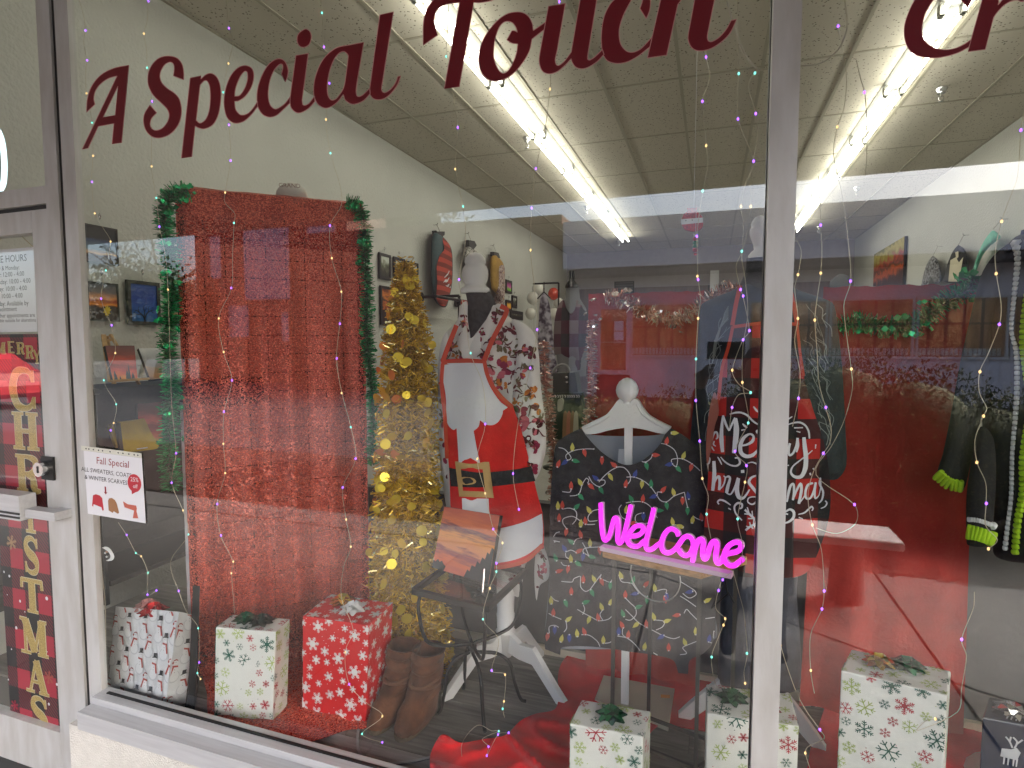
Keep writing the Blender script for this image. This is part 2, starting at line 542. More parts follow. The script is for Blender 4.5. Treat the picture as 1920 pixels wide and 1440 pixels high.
# ================================================================== SETTING: the shop shell
XL, XR, YB, ZC = -3.27, 2.69, 12.0, 3.79
FZ = .33                      # display platform
mb = MB(); mb.box(-60, 60, -120, 60, -.32, -.02)
ground = struct('ground', mb, mat('asphalt', (.075, .075, .075), .9, var=.15, vscale=1.2, bump=.2, bscale=20))
mb = MB(); mb.box(XL, XR, .1, YB, -.01, 0)
struct('shop_floor', mb, mat('shop_floor_grey', (.40, .38, .35), .6, var=.08, vscale=2))
mb = MB(); mb.box(XL-.2, XL, .06, YB, 0, ZC+.3)
lw = struct('left_wall', mb, m_wall)
mb = MB(); mb.box(XR, XR+.2, .06, YB, 0, ZC+.3)
struct('right_wall', mb, m_wall)
mb = MB(); mb.box(XL-.2, XR+.2, YB, YB+.2, 0, ZC+.3, 0); mb.box(XL, XR, YB-.03, YB-.002, 0, 2.95, 1)
struct('back_wall', mb, [m_soffit_in, m_wall2])
mb = MB(); mb.box(XL-.3, XR+.6, -.1, YB+.3, ZC+.3, ZC+.6)
struct('roof', mb, m_soffit_in)
# ceiling: backing sheet, tiles and bars as pieces
mb = MB(); mb.box(XL, XR, .07, YB, ZC+.03, ZC+.06)
ceil = struct('ceiling', mb, m_tile)
xs = [XL]+[x for x in (-.285+.607*k for k in range(-4, 5)) if XL+.1 < x < XR-.1]+[XR]
ys = [.07]+[3.556+1.24*j for j in range(-2, 7) if .2 < 3.556+1.24*j < YB-.1]+[YB]
tiles = {}
for i in range(len(xs)-1):
    for j in range(len(ys)-1):
        w, d = xs[i+1]-xs[i]-.024, ys[j+1]-ys[j]-.024
        k = (round(w, 3), round(d, 3))
        mw = Matrix.Translation(((xs[i]+xs[i+1])/2, (ys[j]+ys[j+1])/2, ZC+rnd.uniform(0, .003)))
        if k in tiles: inst(tiles[k], 'ceiling_tile', mw, ceil)
        else:
            t = MB(); t.box(-w/2, w/2, -d/2, d/2, 0, .02)
            o = t.build('ceiling_tile', m_tile, ceil); o.matrix_world = mw; tiles[k] = o
m_tbar = mat('ceiling_bar', (.40, .37, .29), .6)
for x in xs[1:-1]:
    t = MB(); t.box(x-.013, x+.013, .07, YB, ZC-.006, ZC+.028); t.build('ceiling_bar', m_tbar, ceil)
for y in ys[1:-1]:
    t = MB(); t.box(XL, XR, y-.011, y+.011, ZC-.003, ZC+.027); t.build('ceiling_bar', m_tbar, ceil)
for x in (XL, XR-.025):
    t = MB(); t.box(x, x+.025, .07, YB, ZC-.012, ZC-.004); t.build('wall_angle', m_tbar, ceil)

# display platform with planks, cream baseboard and low back wall
mb = MB(); mb.box(-2.84, XR, .03, .9, 0, FZ-.012)
plat = struct('display_platform', mb, mat('platform_side', (.10, .09, .08), .8))
for r in range(6):
    y0 = .03+r*.145; x = -2.84-rnd.random()*.5
    while x < XR:
        x1 = min(XR, x+.95); xa = max(-2.84, x)
        if x1-xa > .03:
            t = MB(); t.box(-(x1-xa)/2+.001, (x1-xa)/2-.001, -.0715, .0715, 0, .010)
            o = t.build('floor_plank', m_plank, plat)
            o.matrix_world = Matrix.Translation(((xa+x1)/2, y0+.0725, FZ-.011+rnd.uniform(0, .0006)))
        x += .95
mb = MB(); mb.box(-1.75, XR, .905, .955, 0, .98)
lowb = struct('low_back_wall', mb, mat('low_wall_grey', (.10, .098, .095), .8, var=.12, vscale=5, bump=.2, bscale=30))
t = MB(); t.box(-1.75, XR, .885, .9035, FZ, FZ+.035); t.build('baseboard', m_trim, lowb)
# plank wainscot on the left wall
for r in range(5):
    y = .1-rnd.random()*.6
    while y < 2.6:
        y1 = y+1.1; ya = max(.08, y)
        if y1-ya > .05:
            t = MB(); t.box(-(y1-ya)/2+.002, (y1-ya)/2-.002, -.067, .067, 0, .014)
            o = t.build('wall_plank', m_plankwall, lw)
            o.matrix_world = Matrix.Translation((XL+.016+rnd.uniform(0, .002), (ya+y1)/2, .42+r*.137)) @ Matrix.Rotation(PI/2, 4, 'Z') @ Matrix.Rotation(PI/2, 4, 'X')
        y += 1.1

# fluorescent battens: two rows of 4-foot twin tubes
m_tube = emat('fluorescent_tube', (1, .965, .84), TUBE_L)
m_batten = mat('batten_white', (.42, .42, .39), .5)
proto = None
rowname = {0: 'left', 1: 'right'}
order = ['nearest the window', 'second from the window', 'third from the window', 'fourth from the window', 'fifth from the window', 'sixth from the window', 'seventh from the window', 'farthest from the window']
for row, x in enumerate((-1.665, 1.36)):
    for k in range(8):
        y = .56+1.22*k
        th = thing('fluorescent_batten', f'lit twin tube ceiling light in the {rowname[row]} row, {order[k]}', 'ceiling light', (x, y+.6, ZC), 'ceiling light rows')
        if proto is None:
            h = MB(); h.hexa([(-.035, -.608, -.055), (.035, -.608, -.055), (.035, .608, -.055), (-.035, .608, -.055), (-.075, -.608, -.004), (.075, -.608, -.004), (.075, .608, -.004), (-.075, .608, -.004)])
            ph = h.build('housing', m_batten, th, False)
            tbs = []
            for sx in (-.058, .058):
                u = MB(); u.tube([(sx, -.585, -.085), (sx, .585, -.085)], .013, 8); tbs.append(u.build('tube', m_tube, th, False))
            sk = []
            for sx in (-.058, .058):
                for sy in (-.592, .592):
                    u = MB(); u.box(sx-.014, sx+.014, sy-.012, sy+.012, -.105, -.03); sk.append(u.build('socket', mat('socket_grey', (.25, .25, .22), .5), th, False))
            proto = [ph]+tbs+sk
        else:
            for c in proto:
                o = c.copy(); COL.objects.link(o); o.parent = th; o.matrix_parent_inverse = Matrix()
# sprinklers
for i, (px, py, lab) in enumerate([(988, 270, 'chrome sprinkler head beside the left light row, nearest the window'), (1765, 180, 'chrome sprinkler head right of the right light row, nearest the window'), (1100, 395, 'small chrome sprinkler head beside the left light row, halfway back'), (1607, 360, 'small chrome sprinkler head right of the right light row, halfway back'), (1160, 457, 'tiny sprinkler head near the far end of the left light row'), (1535, 432, 'tiny sprinkler head near the far end of the right light row')]):
    p = at(px, py, Z=3.72)
    th = thing('sprinkler', lab, 'sprinkler', (p.x, p.y, ZC), 'ceiling sprinklers')
    t = MB(); t.lathe([(.045, 0), (.045, -.012), (.032, -.03), (.03, -.045)], (p.x, p.y, ZC-.004), 14); t.build('escutcheon', m_chrome, th)
    t = MB(); t.tube([(p.x, p.y, ZC-.045), (p.x, p.y, ZC-.075)], .012, 8)
    t.tube([(p.x-.015, p.y, ZC-.07), (p.x-.018, p.y, ZC-.095), (p.x, p.y, ZC-.11)], .004, 5); t.tube([(p.x+.015, p.y, ZC-.07), (p.x+.018, p.y, ZC-.095), (p.x, p.y, ZC-.11)], .004, 5)
    t.lathe([(.02, 0), (.02, -.004)], (p.x, p.y, ZC-.11), 10); t.build('nozzle', m_chrome, th)

# ================================================================== SHOPFRONT
WL, WM0, WM1, WRt = -2.0, .10, .185, 3.2     # glass left edge, mullion, right end
front = thing('shopfront_window', 'silver aluminium framed shop window with red lettering across two panes', 'shop window', (0.1, 0, .25))
def part(name, mbx, m, p): return mbx.build(name, m, p)
GZ0, GZ1 = .418, 2.95
t = MB(); t.box(-2.098, -2.034, -.014, .008, .3, 3.0); part('jamb', t, m_alu, front)
t = MB(); t.box(-2.121, -2.0995, -.006, .03, .0, 3.0); part('gasket', t, m_gasket, front)
t = MB(); t.box(.1065, .1615, -.034, .03, GZ0, 3.0); part('mullion', t, m_alu, front)
t = MB(); t.box(.1045, .1060, -.004, .03, GZ0, 3.0); t.box(.162, .164, -.004, .03, GZ0, 3.0); part('gasket', t, m_gasket, front)
t = MB(); t.box(-2.035, 3.3, -.10, .0, .328, .390); part('sill_trim', t, m_alu2, front)
t = MB(); t.box(-2.0335, 3.3, -.052, .012, .3915, .416); part('sill_rail', t, m_alu2, front)
t = MB(); t.box(-2.0, 3.3, -.022, -.012, .4165, .420); part('glazing_bead', t, m_gasket, front)
t = MB(); t.box(-2.09, 3.3, -.05, .06, 2.95, 3.03); part('head_rail', t, m_alu2, front)
t = MB(); t.box(3.2, 3.3, -.05, .06, .36, 2.95); part('jamb', t, m_alu, front)
def pane(x0, x1, z0, z1, y=0):
    t = MB(); t.box(x0, x1, y, y+.006, z0, z1, 1)
    t.m[2] = 0        # the outdoor face reflects
    return t
part('window_pane', pane(-2.033, .105, .417, 2.95), [m_glass, m_clear], front)
part('window_pane', pane(.1645, 3.2, .417, 2.95), [m_glass, m_clear], front)
# knee wall, header, piers
mb = MB(); mb.box(-2.098, 3.4, -.088, .02, 0, .326)
struct('knee_wall', mb, m_stucco)
mb = MB(); mb.box(-4.2, 3.5, -.06, .06, 3.03, 4.3); mb.box(3.3, 7, -.06, .06, 0, 4.3); mb.box(-9, -3.62, -.06, .06, 0, 4.3)
struct('shop_facade', mb, m_stucco)
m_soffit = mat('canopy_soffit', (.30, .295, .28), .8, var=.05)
ce = lambda x: -(3.577-.0246*x)
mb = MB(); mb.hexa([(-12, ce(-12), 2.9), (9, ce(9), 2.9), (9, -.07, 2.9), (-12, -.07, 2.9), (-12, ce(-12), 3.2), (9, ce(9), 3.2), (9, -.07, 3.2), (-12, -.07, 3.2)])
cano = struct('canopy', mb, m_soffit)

# ---------------- door at the left
door = thing('shop_door', 'aluminium glass shop door with banner and push bar left of the window', 'door', (-2.7, 0, 0))
DX0, DX1 = -3.45, -2.29
t = MB(); t.box(-2.187, -2.1225, -.014, .05, 0, 3.0); part('door_frame', t, m_alu, door)
t = MB(); t.box(-3.6, -2.1885, -.012, .05, 2.14, 2.20); part('door_header', t, m_alu, door)
t = MB(); t.box(-3.6, -3.47, -.02, .06, 0, 3.0); part('door_frame', t, m_alu, door)
t = MB(); t.box(-3.468, -2.19, .0, .004, 2.1235, 2.1385); part('door_gap', t, m_gasket, door)
t = MB(); t.box(-2.272, -2.1915, -.010, .035, .02, 2.122); t.box(-3.46, -3.36, -.010, .035, .02, 2.122); part('stile', t, m_alu, door)
t = MB(); t.box(-3.358, -2.274, -.010, .035, 2.045, 2.122); part('top_rail', t, m_alu, door)
t = MB(); t.box(-3.358, -2.274, -.010, .035, .02, .2); part('bottom_rail', t, m_alu, door)
part('door_pane', pane(-3.36, -2.273, .2, 2.044, .003), [m_glass, m_clear], door)
part('transom_pane', pane(-3.47, -2.189, 2.201, 2.95, .003), [m_glass, m_clear], door)
# push bar, lock
p = at(50, 948, Y=-.05)
t = MB(); t.box(-3.34, p.x+.02, -.085, -.03, p.z-.045, p.z+.045, 0); t.box(-3.34, p.x+.022, -.09, -.0855, p.z-.036, p.z-.030, 1); t.box(-3.34, p.x+.022, -.09, -.0855, p.z-.022, p.z-.016, 1)
t.box(p.x+.022, p.x+.17, -.07, -.03, p.z-.035, p.z-.005, 0); t.box(p.x+.12, p.x+.18, -.072, -.013, p.z-.032, p.z-.004, 0)
part('push_bar', t, [m_alu2, m_gasket], door)
p = at(92, 878, Y=-.015)
t = MB(); t.box(p.x-.035, p.x+.028, -.02, -.0125, p.z-.042, p.z+.042, 1); t.tube([(p.x-.012, -.045, p.z), (p.x-.012, -.018, p.z)], .026, 18, 0); t.box(p.x-.016, p.x-.008, -.0465, -.0455, p.z-.012, p.z+.012, 1)
part('lock', t, [m_chrome, m_gasket], door)

# ---------------- vinyl lettering on the glass
def zc(ox, oy, s):
    return lambda pts: [((ox+p[0]*s, oy+p[1]*s) + tuple(p[2:])) for p in pts]
A1, A2, A3, A4, A5 = zc(140, 40, .1875), zc(460, 0, .1875), zc(780, 0, 1/6), zc(1080, 0, 1/6), zc(1680, 0, .125)
LET = [
 ('A', A1([(542,438,1),(470,1215,1),(373,1228,1),(393,1022,1),(236,1050,1),(135,1268,1),(75,1280,1),(425,545,1),(330,575),(245,640),(200,715),(192,780),(203,830,1),(118,910,1),(128,770),(175,640),(265,535),(390,470)]), [A1([(433,650,1),(285,958,1),(405,938,1)])]),
 ('S', A1([(1090,585,1),(987,545,1),(995,470),(985,425),(955,408),(905,430),(865,490),(853,550),(870,610),(920,665),(1000,720),(1045,775),(1068,870),(1060,970),(1020,1060),(950,1130),(860,1165),(780,1155),(715,1095),(688,1000),(700,920),(752,835,1),(820,915,1),(770,970),(755,1030),(775,1075),(820,1090),(880,1065),(930,1000),(945,930),(920,870),(860,810),(780,730),(735,630),(735,530),(770,440),(840,370),(930,347),(1020,365),(1075,430),(1092,520)]), []),
 ('p', A1([(1155,567,1),(1265,543,1),(1262,578,1),(1310,535),(1365,520),(1420,555),(1455,640),(1463,760),(1440,920),(1385,1030),(1300,1075),(1240,1065),(1205,1045,1),(1172,1355,1),(1067,1370,1)]), [A1([(1255,635,1),(1295,595),(1325,598),(1350,650),(1358,760),(1345,890),(1310,980),(1255,1018),(1215,990,1)])]),
 ('e', A1([(1828,800,1),(1830,852,1),(1770,930),(1690,1000),(1600,1018),(1530,970),(1497,870),(1495,760),(1520,640),(1570,530),(1640,460),(1715,442),(1775,475),(1792,550),(1770,650),(1710,745),(1640,795),(1600,800,1),(1610,880),(1650,930),(1690,937),(1740,915),(1790,860)]), [A1([(1600,750,1),(1650,740),(1700,670),(1728,580),(1725,510),(1700,500),(1660,545),(1625,620),(1605,690)])]),
 ('c', A2([(400,820,1),(362,740,1),(375,680),(370,645),(340,645),(290,700),(250,790),(230,900),(232,990),(255,1060),(300,1090),(350,1070),(400,1030),(452,960,1),(450,1026,1),(380,1095),(310,1155),(240,1172),(170,1140),(125,1065),(115,980),(125,880),(160,770),(220,660),(290,600),(350,587),(400,620),(428,700),(420,770)]), []),
 ('i', A2([(505,555,1),(630,533,1),(568,1000,1),(575,1045),(600,1052),(640,1030),(692,960,1),(696,1016,1),(630,1085),(560,1125),(510,1125),(460,1080),(447,1020),(450,960,1)]), []),
 ('dot', A2([(600,290),(645,315),(660,370),(640,440),(590,472),(545,462),(517,410),(530,340)]), []),
 ('a', A2([(1185,422,1),(1125,770,1),(1108,900),(1115,955),(1140,965),(1180,945),(1244,880,1),(1248,936,1),(1190,1000),(1120,1035),(1060,1040),(1000,1000),(980,945,1),(920,1020),(850,1070),(790,1080),(725,1040),(690,970),(683,880),(700,770),(750,640),(820,545),(920,475),(1050,448)]), [A2([(1030,560,1),(1020,540),(985,515),(940,530),(890,590),(840,720),(820,850),(825,950),(860,1000),(910,985),(980,885),(1005,760)])]),
 ('l', A2([(1345,148,1),(1482,118,1),(1375,800,1),(1362,890),(1375,920),(1400,925),(1450,895),(1500,830),(1525,765,1),(1555,758,1),(1520,850),(1450,940),(1390,985),(1330,998),(1280,985),(1245,940),(1243,890,1)]), []),
 ('T', A3([(80,510,1),(243,395,1),(215,290),(205,200),(240,110),(320,55),(420,35),(490,30,1),(318,1000,1),(487,975,1),(650,30,1),(760,25),(880,-5),(980,-70,1),(960,-150),(900,-160),(700,-130),(500,-115),(300,-85),(180,20),(105,150),(82,300)]), []),
 ('o', A3([(1462,245,1),(1318,345,1),(1310,270),(1270,190),(1210,145),(1130,135),(1030,155),(930,220),(830,330),(750,460),(710,600),(710,720),(740,820),(800,885),(870,910),(950,905),(1050,860),(1150,770),(1230,660),(1280,560),(1305,440,1),(1445,330,1)]), [A3([(1140,362,1),(1110,345),(1080,345,1),(1020,450,1),(1080,485),(1145,495,1),(1130,600),(1090,710),(1040,790),(985,825),(940,800),(900,730),(875,640),(878,520),(900,400),(940,300),(990,250),(1040,240),(1090,260),(1125,310)])]),
 ('u', [(1028.3,11.7,1),(1060,6.3,1),(1045,93,1),(1041,112),(1043,121),(1048,122.5),(1058,115),(1071,98,1),(1089,-8,1),(1121,-13,1),(1101.7,105,1),(1102,111),(1106,112.5),(1115,107),(1129.5,93,1),(1132.5,102,1),(1120,115),(1105,125),(1092,129),(1080,126),(1073,117),(1071,110,1),(1060,122),(1045,134),(1030,138.5),(1018,134),(1012,122),(1011,110),(1014,90,1)], []),
 ('c', A4([(862,408,1),(790,490),(720,555),(640,588),(570,575),(510,510),(487,420),(490,310),(530,180),(590,60),(650,-40),(710,-70),(745,-30),(745,20),(720,95,1),(790,210,1),(825,130),(838,40),(830,-40),(780,-130),(680,-160),(560,-110),(450,-20),(390,40),(330,150),(298,270),(285,420),(290,540,1),(305,620,1),(350,680),(420,708),(500,712),(590,690),(700,630),(790,560),(838,522,1)]), []),
 ('h', A4([(803,652,1),(1020,620,1),(1145,50,1),(1220,-40),(1290,-80),(1330,-60),(1335,0,1),(1265,370,1),(1260,440),(1290,520),(1350,565),(1430,570),(1530,540),(1650,460),(1740,360),(1808,215,1),(1745,232,1),(1690,330),(1610,420),(1530,467),(1490,460),(1477,410),(1500,280,1),(1570,-60,1),(1540,-180),(1430,-210),(1290,-170),(1190,-90,1),(1250,-420,1),(1040,-390,1)]), []),
 ('C', A5([(1134,586,1),(1030,660),(900,720),(770,745),(640,735),(520,690),(430,610),(390,500),(400,350),(440,200),(500,90),(560,0),(680,-120),(850,-150),(940,-90),(985,10),(1040,70),(1070,115,1),(1110,50),(1135,-20),(1120,-150),(1000,-250),(800,-280),(550,-200),(380,-100),(280,0),(190,180),(130,370),(125,540),(160,680),(230,780),(340,840),(480,865),(620,865),(770,840),(930,790),(1094,706,1)]), []),
 ('r', A5([(1080,775,1),(1340,740,1),(1465,260,1),(1530,170),(1620,80),(1720,20),(1820,5),(1880,25),(1935,10,1),(2030,-60),(1980,-160),(1850,-170),(1680,-90),(1530,75,1),(1560,-60,1),(1310,-60,1),(1130,580,1)]), []),
]
sign = thing('window_lettering', 'maroon script lettering reading A Special Touch Cr across the shop glass', 'lettering', (-1, -.002, 2.3))
for k, (nm, o, hs) in enumerate(LET):
    ys_ = -.0012-.0004*(k % 2)
    pl = [(sm(o, 6), [sm(h, 6) for h in hs])]
    t = MB()
    panel(t, pl[0][0], lambda x, y: at(x, y, Y=ys_), pl[0][1], th=(0, .0003, 0), smooth=False)
    L = t.build('letter', m_maroon, sign)
    # pink outline painted on for light caught along the cut vinyl
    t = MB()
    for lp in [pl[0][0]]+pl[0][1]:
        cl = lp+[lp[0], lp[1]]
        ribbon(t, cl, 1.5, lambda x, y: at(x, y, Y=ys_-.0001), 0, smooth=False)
    t.build('edge_light', m_edgelight, L)
# ================================================================== DISPLAY: sequin curtain on a gridwall
PB = V3((-1.93, .297, 0)); PD = V3((.748, .664, 0)); PN = V3((.664, -.748, 0))   # base corner, run, towards the street
def sequin_mat():
    m = bpy.data.materials.new('red_sequin'); MATS['red_sequin'] = m
    m.use_nodes = True
    t = m.node_tree; N = t.nodes.new; L = t.links.new
    b = t.nodes['Principled BSDF']; o = t.nodes['Material Output']
    g = N('ShaderNodeTexCoord')
    v = N('ShaderNodeTexVoronoi'); v.inputs['Scale'].default_value = 270
    L(g.outputs['Object'], v.inputs[0])
    r = N('ShaderNodeValToRGB'); e = r.color_ramp.elements
    e[0].position = 0; e[0].color = (.24, .018, .012, 1); e[1].position = 1; e[1].color = (.90, .19, .11, 1)
    x = e.new(.45); x.color = (.48, .055, .03, 1)
    sp = N('ShaderNodeSeparateColor'); L(v.outputs['Color'], sp.inputs[0]); L(sp.outputs[0], r.inputs[0])
    L(r.outputs[0], b.inputs['Base Color'])
    b.inputs['Roughness'].default_value = .35; b.inputs['Metallic'].default_value = .2
    # every sequin tips its own way
    mx = N('ShaderNodeVectorMath'); mx.operation = 'SUBTRACT'; mx.inputs[1].default_value = (.5, .5, .5)
    L(v.outputs['Color'], mx.inputs[0])
    sc = N('ShaderNodeVectorMath'); sc.operation = 'SCALE'; sc.inputs['Scale'].default_value = .5
    L(mx.outputs[0], sc.inputs[0])
    ge = N('ShaderNodeNewGeometry')
    ad = N('ShaderNodeVectorMath'); ad.operation = 'ADD'; L(ge.outputs['Normal'], ad.inputs[0]); L(sc.outputs[0], ad.inputs[1])
    nm = N('ShaderNodeVectorMath'); nm.operation = 'NORMALIZE'; L(ad.outputs[0], nm.inputs[0]); L(nm.outputs[0], b.inputs['Normal'])
    # net between the sequins
    tr = N('ShaderNodeBsdfTransparent'); tr.inputs[0].default_value = (.9, .25, .2, 1)
    mix = N('ShaderNodeMixShader')
    at_ = N('ShaderNodeAttribute'); at_.attribute_name = 'sheer'
    gt = N('ShaderNodeMath'); gt.operation = 'LESS_THAN'; L(sp.outputs[1], gt.inputs[0]); L(at_.outputs['Fac'], gt.inputs[1])
    L(gt.outputs[0], mix.inputs[0]); L(b.outputs[0], mix.inputs[1]); L(tr.outputs[0], mix.inputs[2]); L(mix.outputs[0], o.inputs[0])
    return m
m_seq = sequin_mat()
def sheer(o, fn):
    a = o.data.attributes.new('sheer', 'FLOAT', 'POINT')
    a.data.foreach_set('value', [fn(v.co) for v in o.data.vertices])
cur = thing('sequin_curtain', 'sheer red sequin cloth hung over the black grid panel at the left', 'curtain', PB+V3((0, 0, FZ)))
LW = .665
def fold(s, z):
    return .017*math.sin(s*38+.7*noise.noise((s*4, z*.8, 1)))+.013*math.sin(s*17+1)+.006*noise.noise((s*6, z*3, 5))
t = MB(); nx, nz = 70, 60; vs = []; fs = []
for j in range(nz+1):
    z = 2.24-(2.24-.345)*j/nz
    for i in range(nx+1):
        s_ = -.012+(LW+.024)*i/nx
        amp = min(1, (2.24-z)/.5+.15)
        crease = 0
        for zc_, w_ in ((1.31, .02), (.99, .018), (.70, .02), (1.66, .012)):
            crease += .006*math.exp(-((z-zc_-.02*(s_-.3))/w_)**2)
        vs.append(PB+PD*s_+PN*(.036+fold(s_, z)*amp+crease)+V3((0, 0, z)))
n1 = nx+1
for j in range(nz):
    for i in range(nx): fs.append((j*n1+i, j*n1+i+1, (j+1)*n1+i+1, (j+1)*n1+i))
t.add(vs, fs, 0, True)
o = t.build('sequin_cloth', m_seq, cur)
sheer(o, lambda c: 0.05 if c.z > 2.13 else .33)
# cloth over the top of the panel
t = MB(); n = 40
vs = []
for i in range(n+1):
    s_ = -.012+(LW+.024)*i/n
    vs += [PB+PD*s_+PN*(.028+fold(s_, 2.2)*.15)+V3((0, 0, 2.24)), PB+PD*s_+PN*.01+V3((0, 0, 2.252+.004*noise.noise((s_*9, 0, 0)))), PB+PD*s_-PN*.03+V3((0, 0, 2.235)), PB+PD*s_-PN*.035+V3((0, 0, 2.05))]
t.add(vs, [(4*i+k, 4*i+k+1, 4*i+k+5, 4*i+k+4) for i in range(n) for k in range(3)], 0, True)
o = t.build('top_fold', m_seq, cur); sheer(o, lambda c: 0.0)
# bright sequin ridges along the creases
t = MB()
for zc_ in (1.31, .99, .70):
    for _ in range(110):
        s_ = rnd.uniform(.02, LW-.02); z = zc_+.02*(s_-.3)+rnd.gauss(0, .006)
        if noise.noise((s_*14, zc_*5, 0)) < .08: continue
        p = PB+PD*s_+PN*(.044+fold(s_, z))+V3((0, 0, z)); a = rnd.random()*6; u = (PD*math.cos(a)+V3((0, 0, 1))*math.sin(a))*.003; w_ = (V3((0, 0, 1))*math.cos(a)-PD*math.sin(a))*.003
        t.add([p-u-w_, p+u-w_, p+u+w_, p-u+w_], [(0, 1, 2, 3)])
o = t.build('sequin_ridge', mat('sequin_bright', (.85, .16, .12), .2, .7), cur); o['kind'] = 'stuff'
# the runner end lying on the platform
def floorfn(amp, z0=FZ+.004, sc=9):
    def f(px, py):
        p = at(px, py, Z=z0)
        h = max(0, .5+noise.noise((p.x*sc, p.y*sc, 3))+.5*noise.noise((p.x*sc*2.3, p.y*sc*2.3, 8)))*amp
        return at(px, py, Z=z0+h)
    return f
t = MB()
panel(t, sm([(385,1250),(388,1300),(393,1345),(430,1366),(480,1380),(520,1389),(565,1393),(610,1382),(650,1368),(693,1362),(740,1320),(735,1250),(560,1215)], 5), floorfn(.02), step=13, th=(0, 0, -.002))
o = t.build('runner_end', m_seq, cur); sheer(o, lambda c: .18)

grid = thing('gridwall_panel', 'black wire grid panel standing behind the red sequin cloth', 'grid panel', PB+PD*.33+V3((0, 0, FZ)))
U = V3((0, 0, 1))
t = MB()
for s_ in (0, LW): t.tube([PB+PD*s_+U*(FZ+.02), PB+PD*s_+U*2.22], .012, 8)
for z in (.40, 2.22): t.tube([PB+U*z, PB+PD*LW+U*z], .012, 8)
t.build('frame', m_gunwall, grid)
for k in range(1, 9):
    t = MB(); s_ = LW*k/9; t.tube([PB+PD*s_+U*.4, PB+PD*s_+U*2.22], .0022, 5); t.build('wire', m_gunwall, grid)
for k in range(1, 24):
    t = MB(); z = .4+1.82*k/24; t.tube([PB+U*z, PB+PD*LW+U*z], .0022, 5); t.build('wire', m_gunwall, grid)
for s_ in (0, LW):
    t = MB(); q = PB+PD*s_+U*(FZ+.014); t.bar(q-PN*.24, q+PN*.27, .026, .022); t.build('foot', m_gunwall, grid)
t = MB(); q = at(357, 1331, Z=FZ+.03)
t.hexa([at(351,1335,Z=FZ+.001), at(365,1338,Z=FZ+.001), at(368,1328,Z=FZ+.001), at(354,1325,Z=FZ+.001)]+[V3(at(a, b, Y=.13)) for a, b in ((362, 1100), (375, 1101), (375, 1099), (362, 1098))]); t.build('brace', m_gunwall, grid)
# white liner cloth behind the grid
t = MB(); vs = []; fs = []
for j in range(26):
    z = 1.42-1.0*j/25
    for i in range(21):
        s_ = -.03+(LW+.055)*i/20
        vs.append(PB+PD*s_-PN*(.03+.012*math.sin(s_*40)+.01*noise.noise((s_*5, z*3, 2)))+U*(z+.05*noise.noise((s_*3, 0, 7))))
t.add(vs, [(j*21+i, j*21+i+1, (j+1)*21+i+1, (j+1)*21+i) for j in range(25) for i in range(20)], 0, True)
tag(t.build('white_liner_cloth', mat('liner_white', (.58, .60, .66), .85)), 'white cloth hanging behind the black grid panel, showing at its edges', 'cloth')

# green tinsel up both sides of the panel
def garland(name, label, px_path, planefn, R, n, leaves, group, mats, leafm, parent=None, leafsize=.02):
    path = [V3(planefn(x, y)) for x, y in sm(px_path, 6, False)]
    th = thing(name, label, 'garland', path[-1], group)
    t = MB(); t.tube(path, .003, 5); t.build('wire', mats[1], th)
    t = MB(); tinsel(t, path, R, n, .0021, 2, .75)
    o = t.build('tinsel', mats, th); o['kind'] = 'stuff'
    # foil leaves: one mesh shared
    base = None
    for k in range(leaves):
        q = path[rnd.randrange(len(path)-1)].lerp(path[min(len(path)-1, rnd.randrange(len(path)))], 0)
        q = q+V3((rnd.gauss(0, 1), rnd.gauss(0, 1), rnd.gauss(0, 1)))*R*.45
        mw = Matrix.Translation(q) @ Matrix.Rotation(rnd.random()*6.28, 4, 'Z') @ Matrix.Rotation(rnd.uniform(.3, 2.4), 4, 'X') @ Matrix.Rotation(rnd.random()*6.28, 4, 'Y') @ Matrix.Scale(rnd.uniform(.6, 1.2), 4)
        if base is None:
            l = MB(); s_ = leafsize
            l.add([(-s_, 0, 0), (-s_*.4, s_*.5, .15*s_), (0, s_*.3, 0), (s_*.4, s_*.55, .15*s_), (s_, 0, 0), (s_*.4, -s_*.5, .15*s_), (0, -s_*.3, 0), (-s_*.4, -s_*.55, .15*s_), (0, 0, .25*s_)], [(i, (i+1) % 8, 8) for i in range(8)])
            base = l.build('foil_leaf', leafm, th); base.matrix_world = mw
        else: inst(base, 'foil_leaf', mw, th)
    return th
pnear = PB+PN*.05
gp = lambda x, y: onp(x, y, pnear, PN)
garland('tinsel_garland', 'long green tinsel garland down the left edge of the red curtain', [(352,358),(325,363),(312,385),(308,420),(316,470),(322,530),(318,600),(314,650),(322,720),(318,800),(318,860),(322,920)], gp, .046, 4600, 75, 'green tinsel garlands', [m_green, m_green2], m_greenleaf)
garland('tinsel_garland', 'green tinsel garland down the right edge of the red curtain', [(650,378),(672,388),(683,420),(684,470),(688,540),(688,620),(694,700),(700,780),(698,870)], gp, .040, 3600, 50, 'green tinsel garlands', [m_green, m_green2], m_greenleaf)

# small white ball-shaped cap on top of the panel
c = at(548, 368, Y=.60)
th = thing('baseball_hat', 'white baseball hat with GRAND lettering showing above the red curtain', 'hat', c)
t = MB(); t.ball(c, .062, 18, 10, 0, (1.05, 1, .85)); t.build('crown', mat('cap_white', (.74, .71, .66), .8, bump=.2, bscale=100), th)
t = MB(); text_on(t, 'GRAND', .024, c+V3((.52, -.854, 0))*.060+V3((.854, .52, 0))*-.043+V3((0, 0, 1))*.020, (.854, .52, 0), (0, 0, 1)); t.build('lettering', mat('cap_letters', (.22, .13, .10), .7), th)
t = MB(); panel(t, ell(0, 0, .055, .05, 0, 16), lambda x, y: c+V3((x+.02, y+.07, -.02)), th=(0, 0, .004)); t.build('brim', MATS['cap_white'], th)

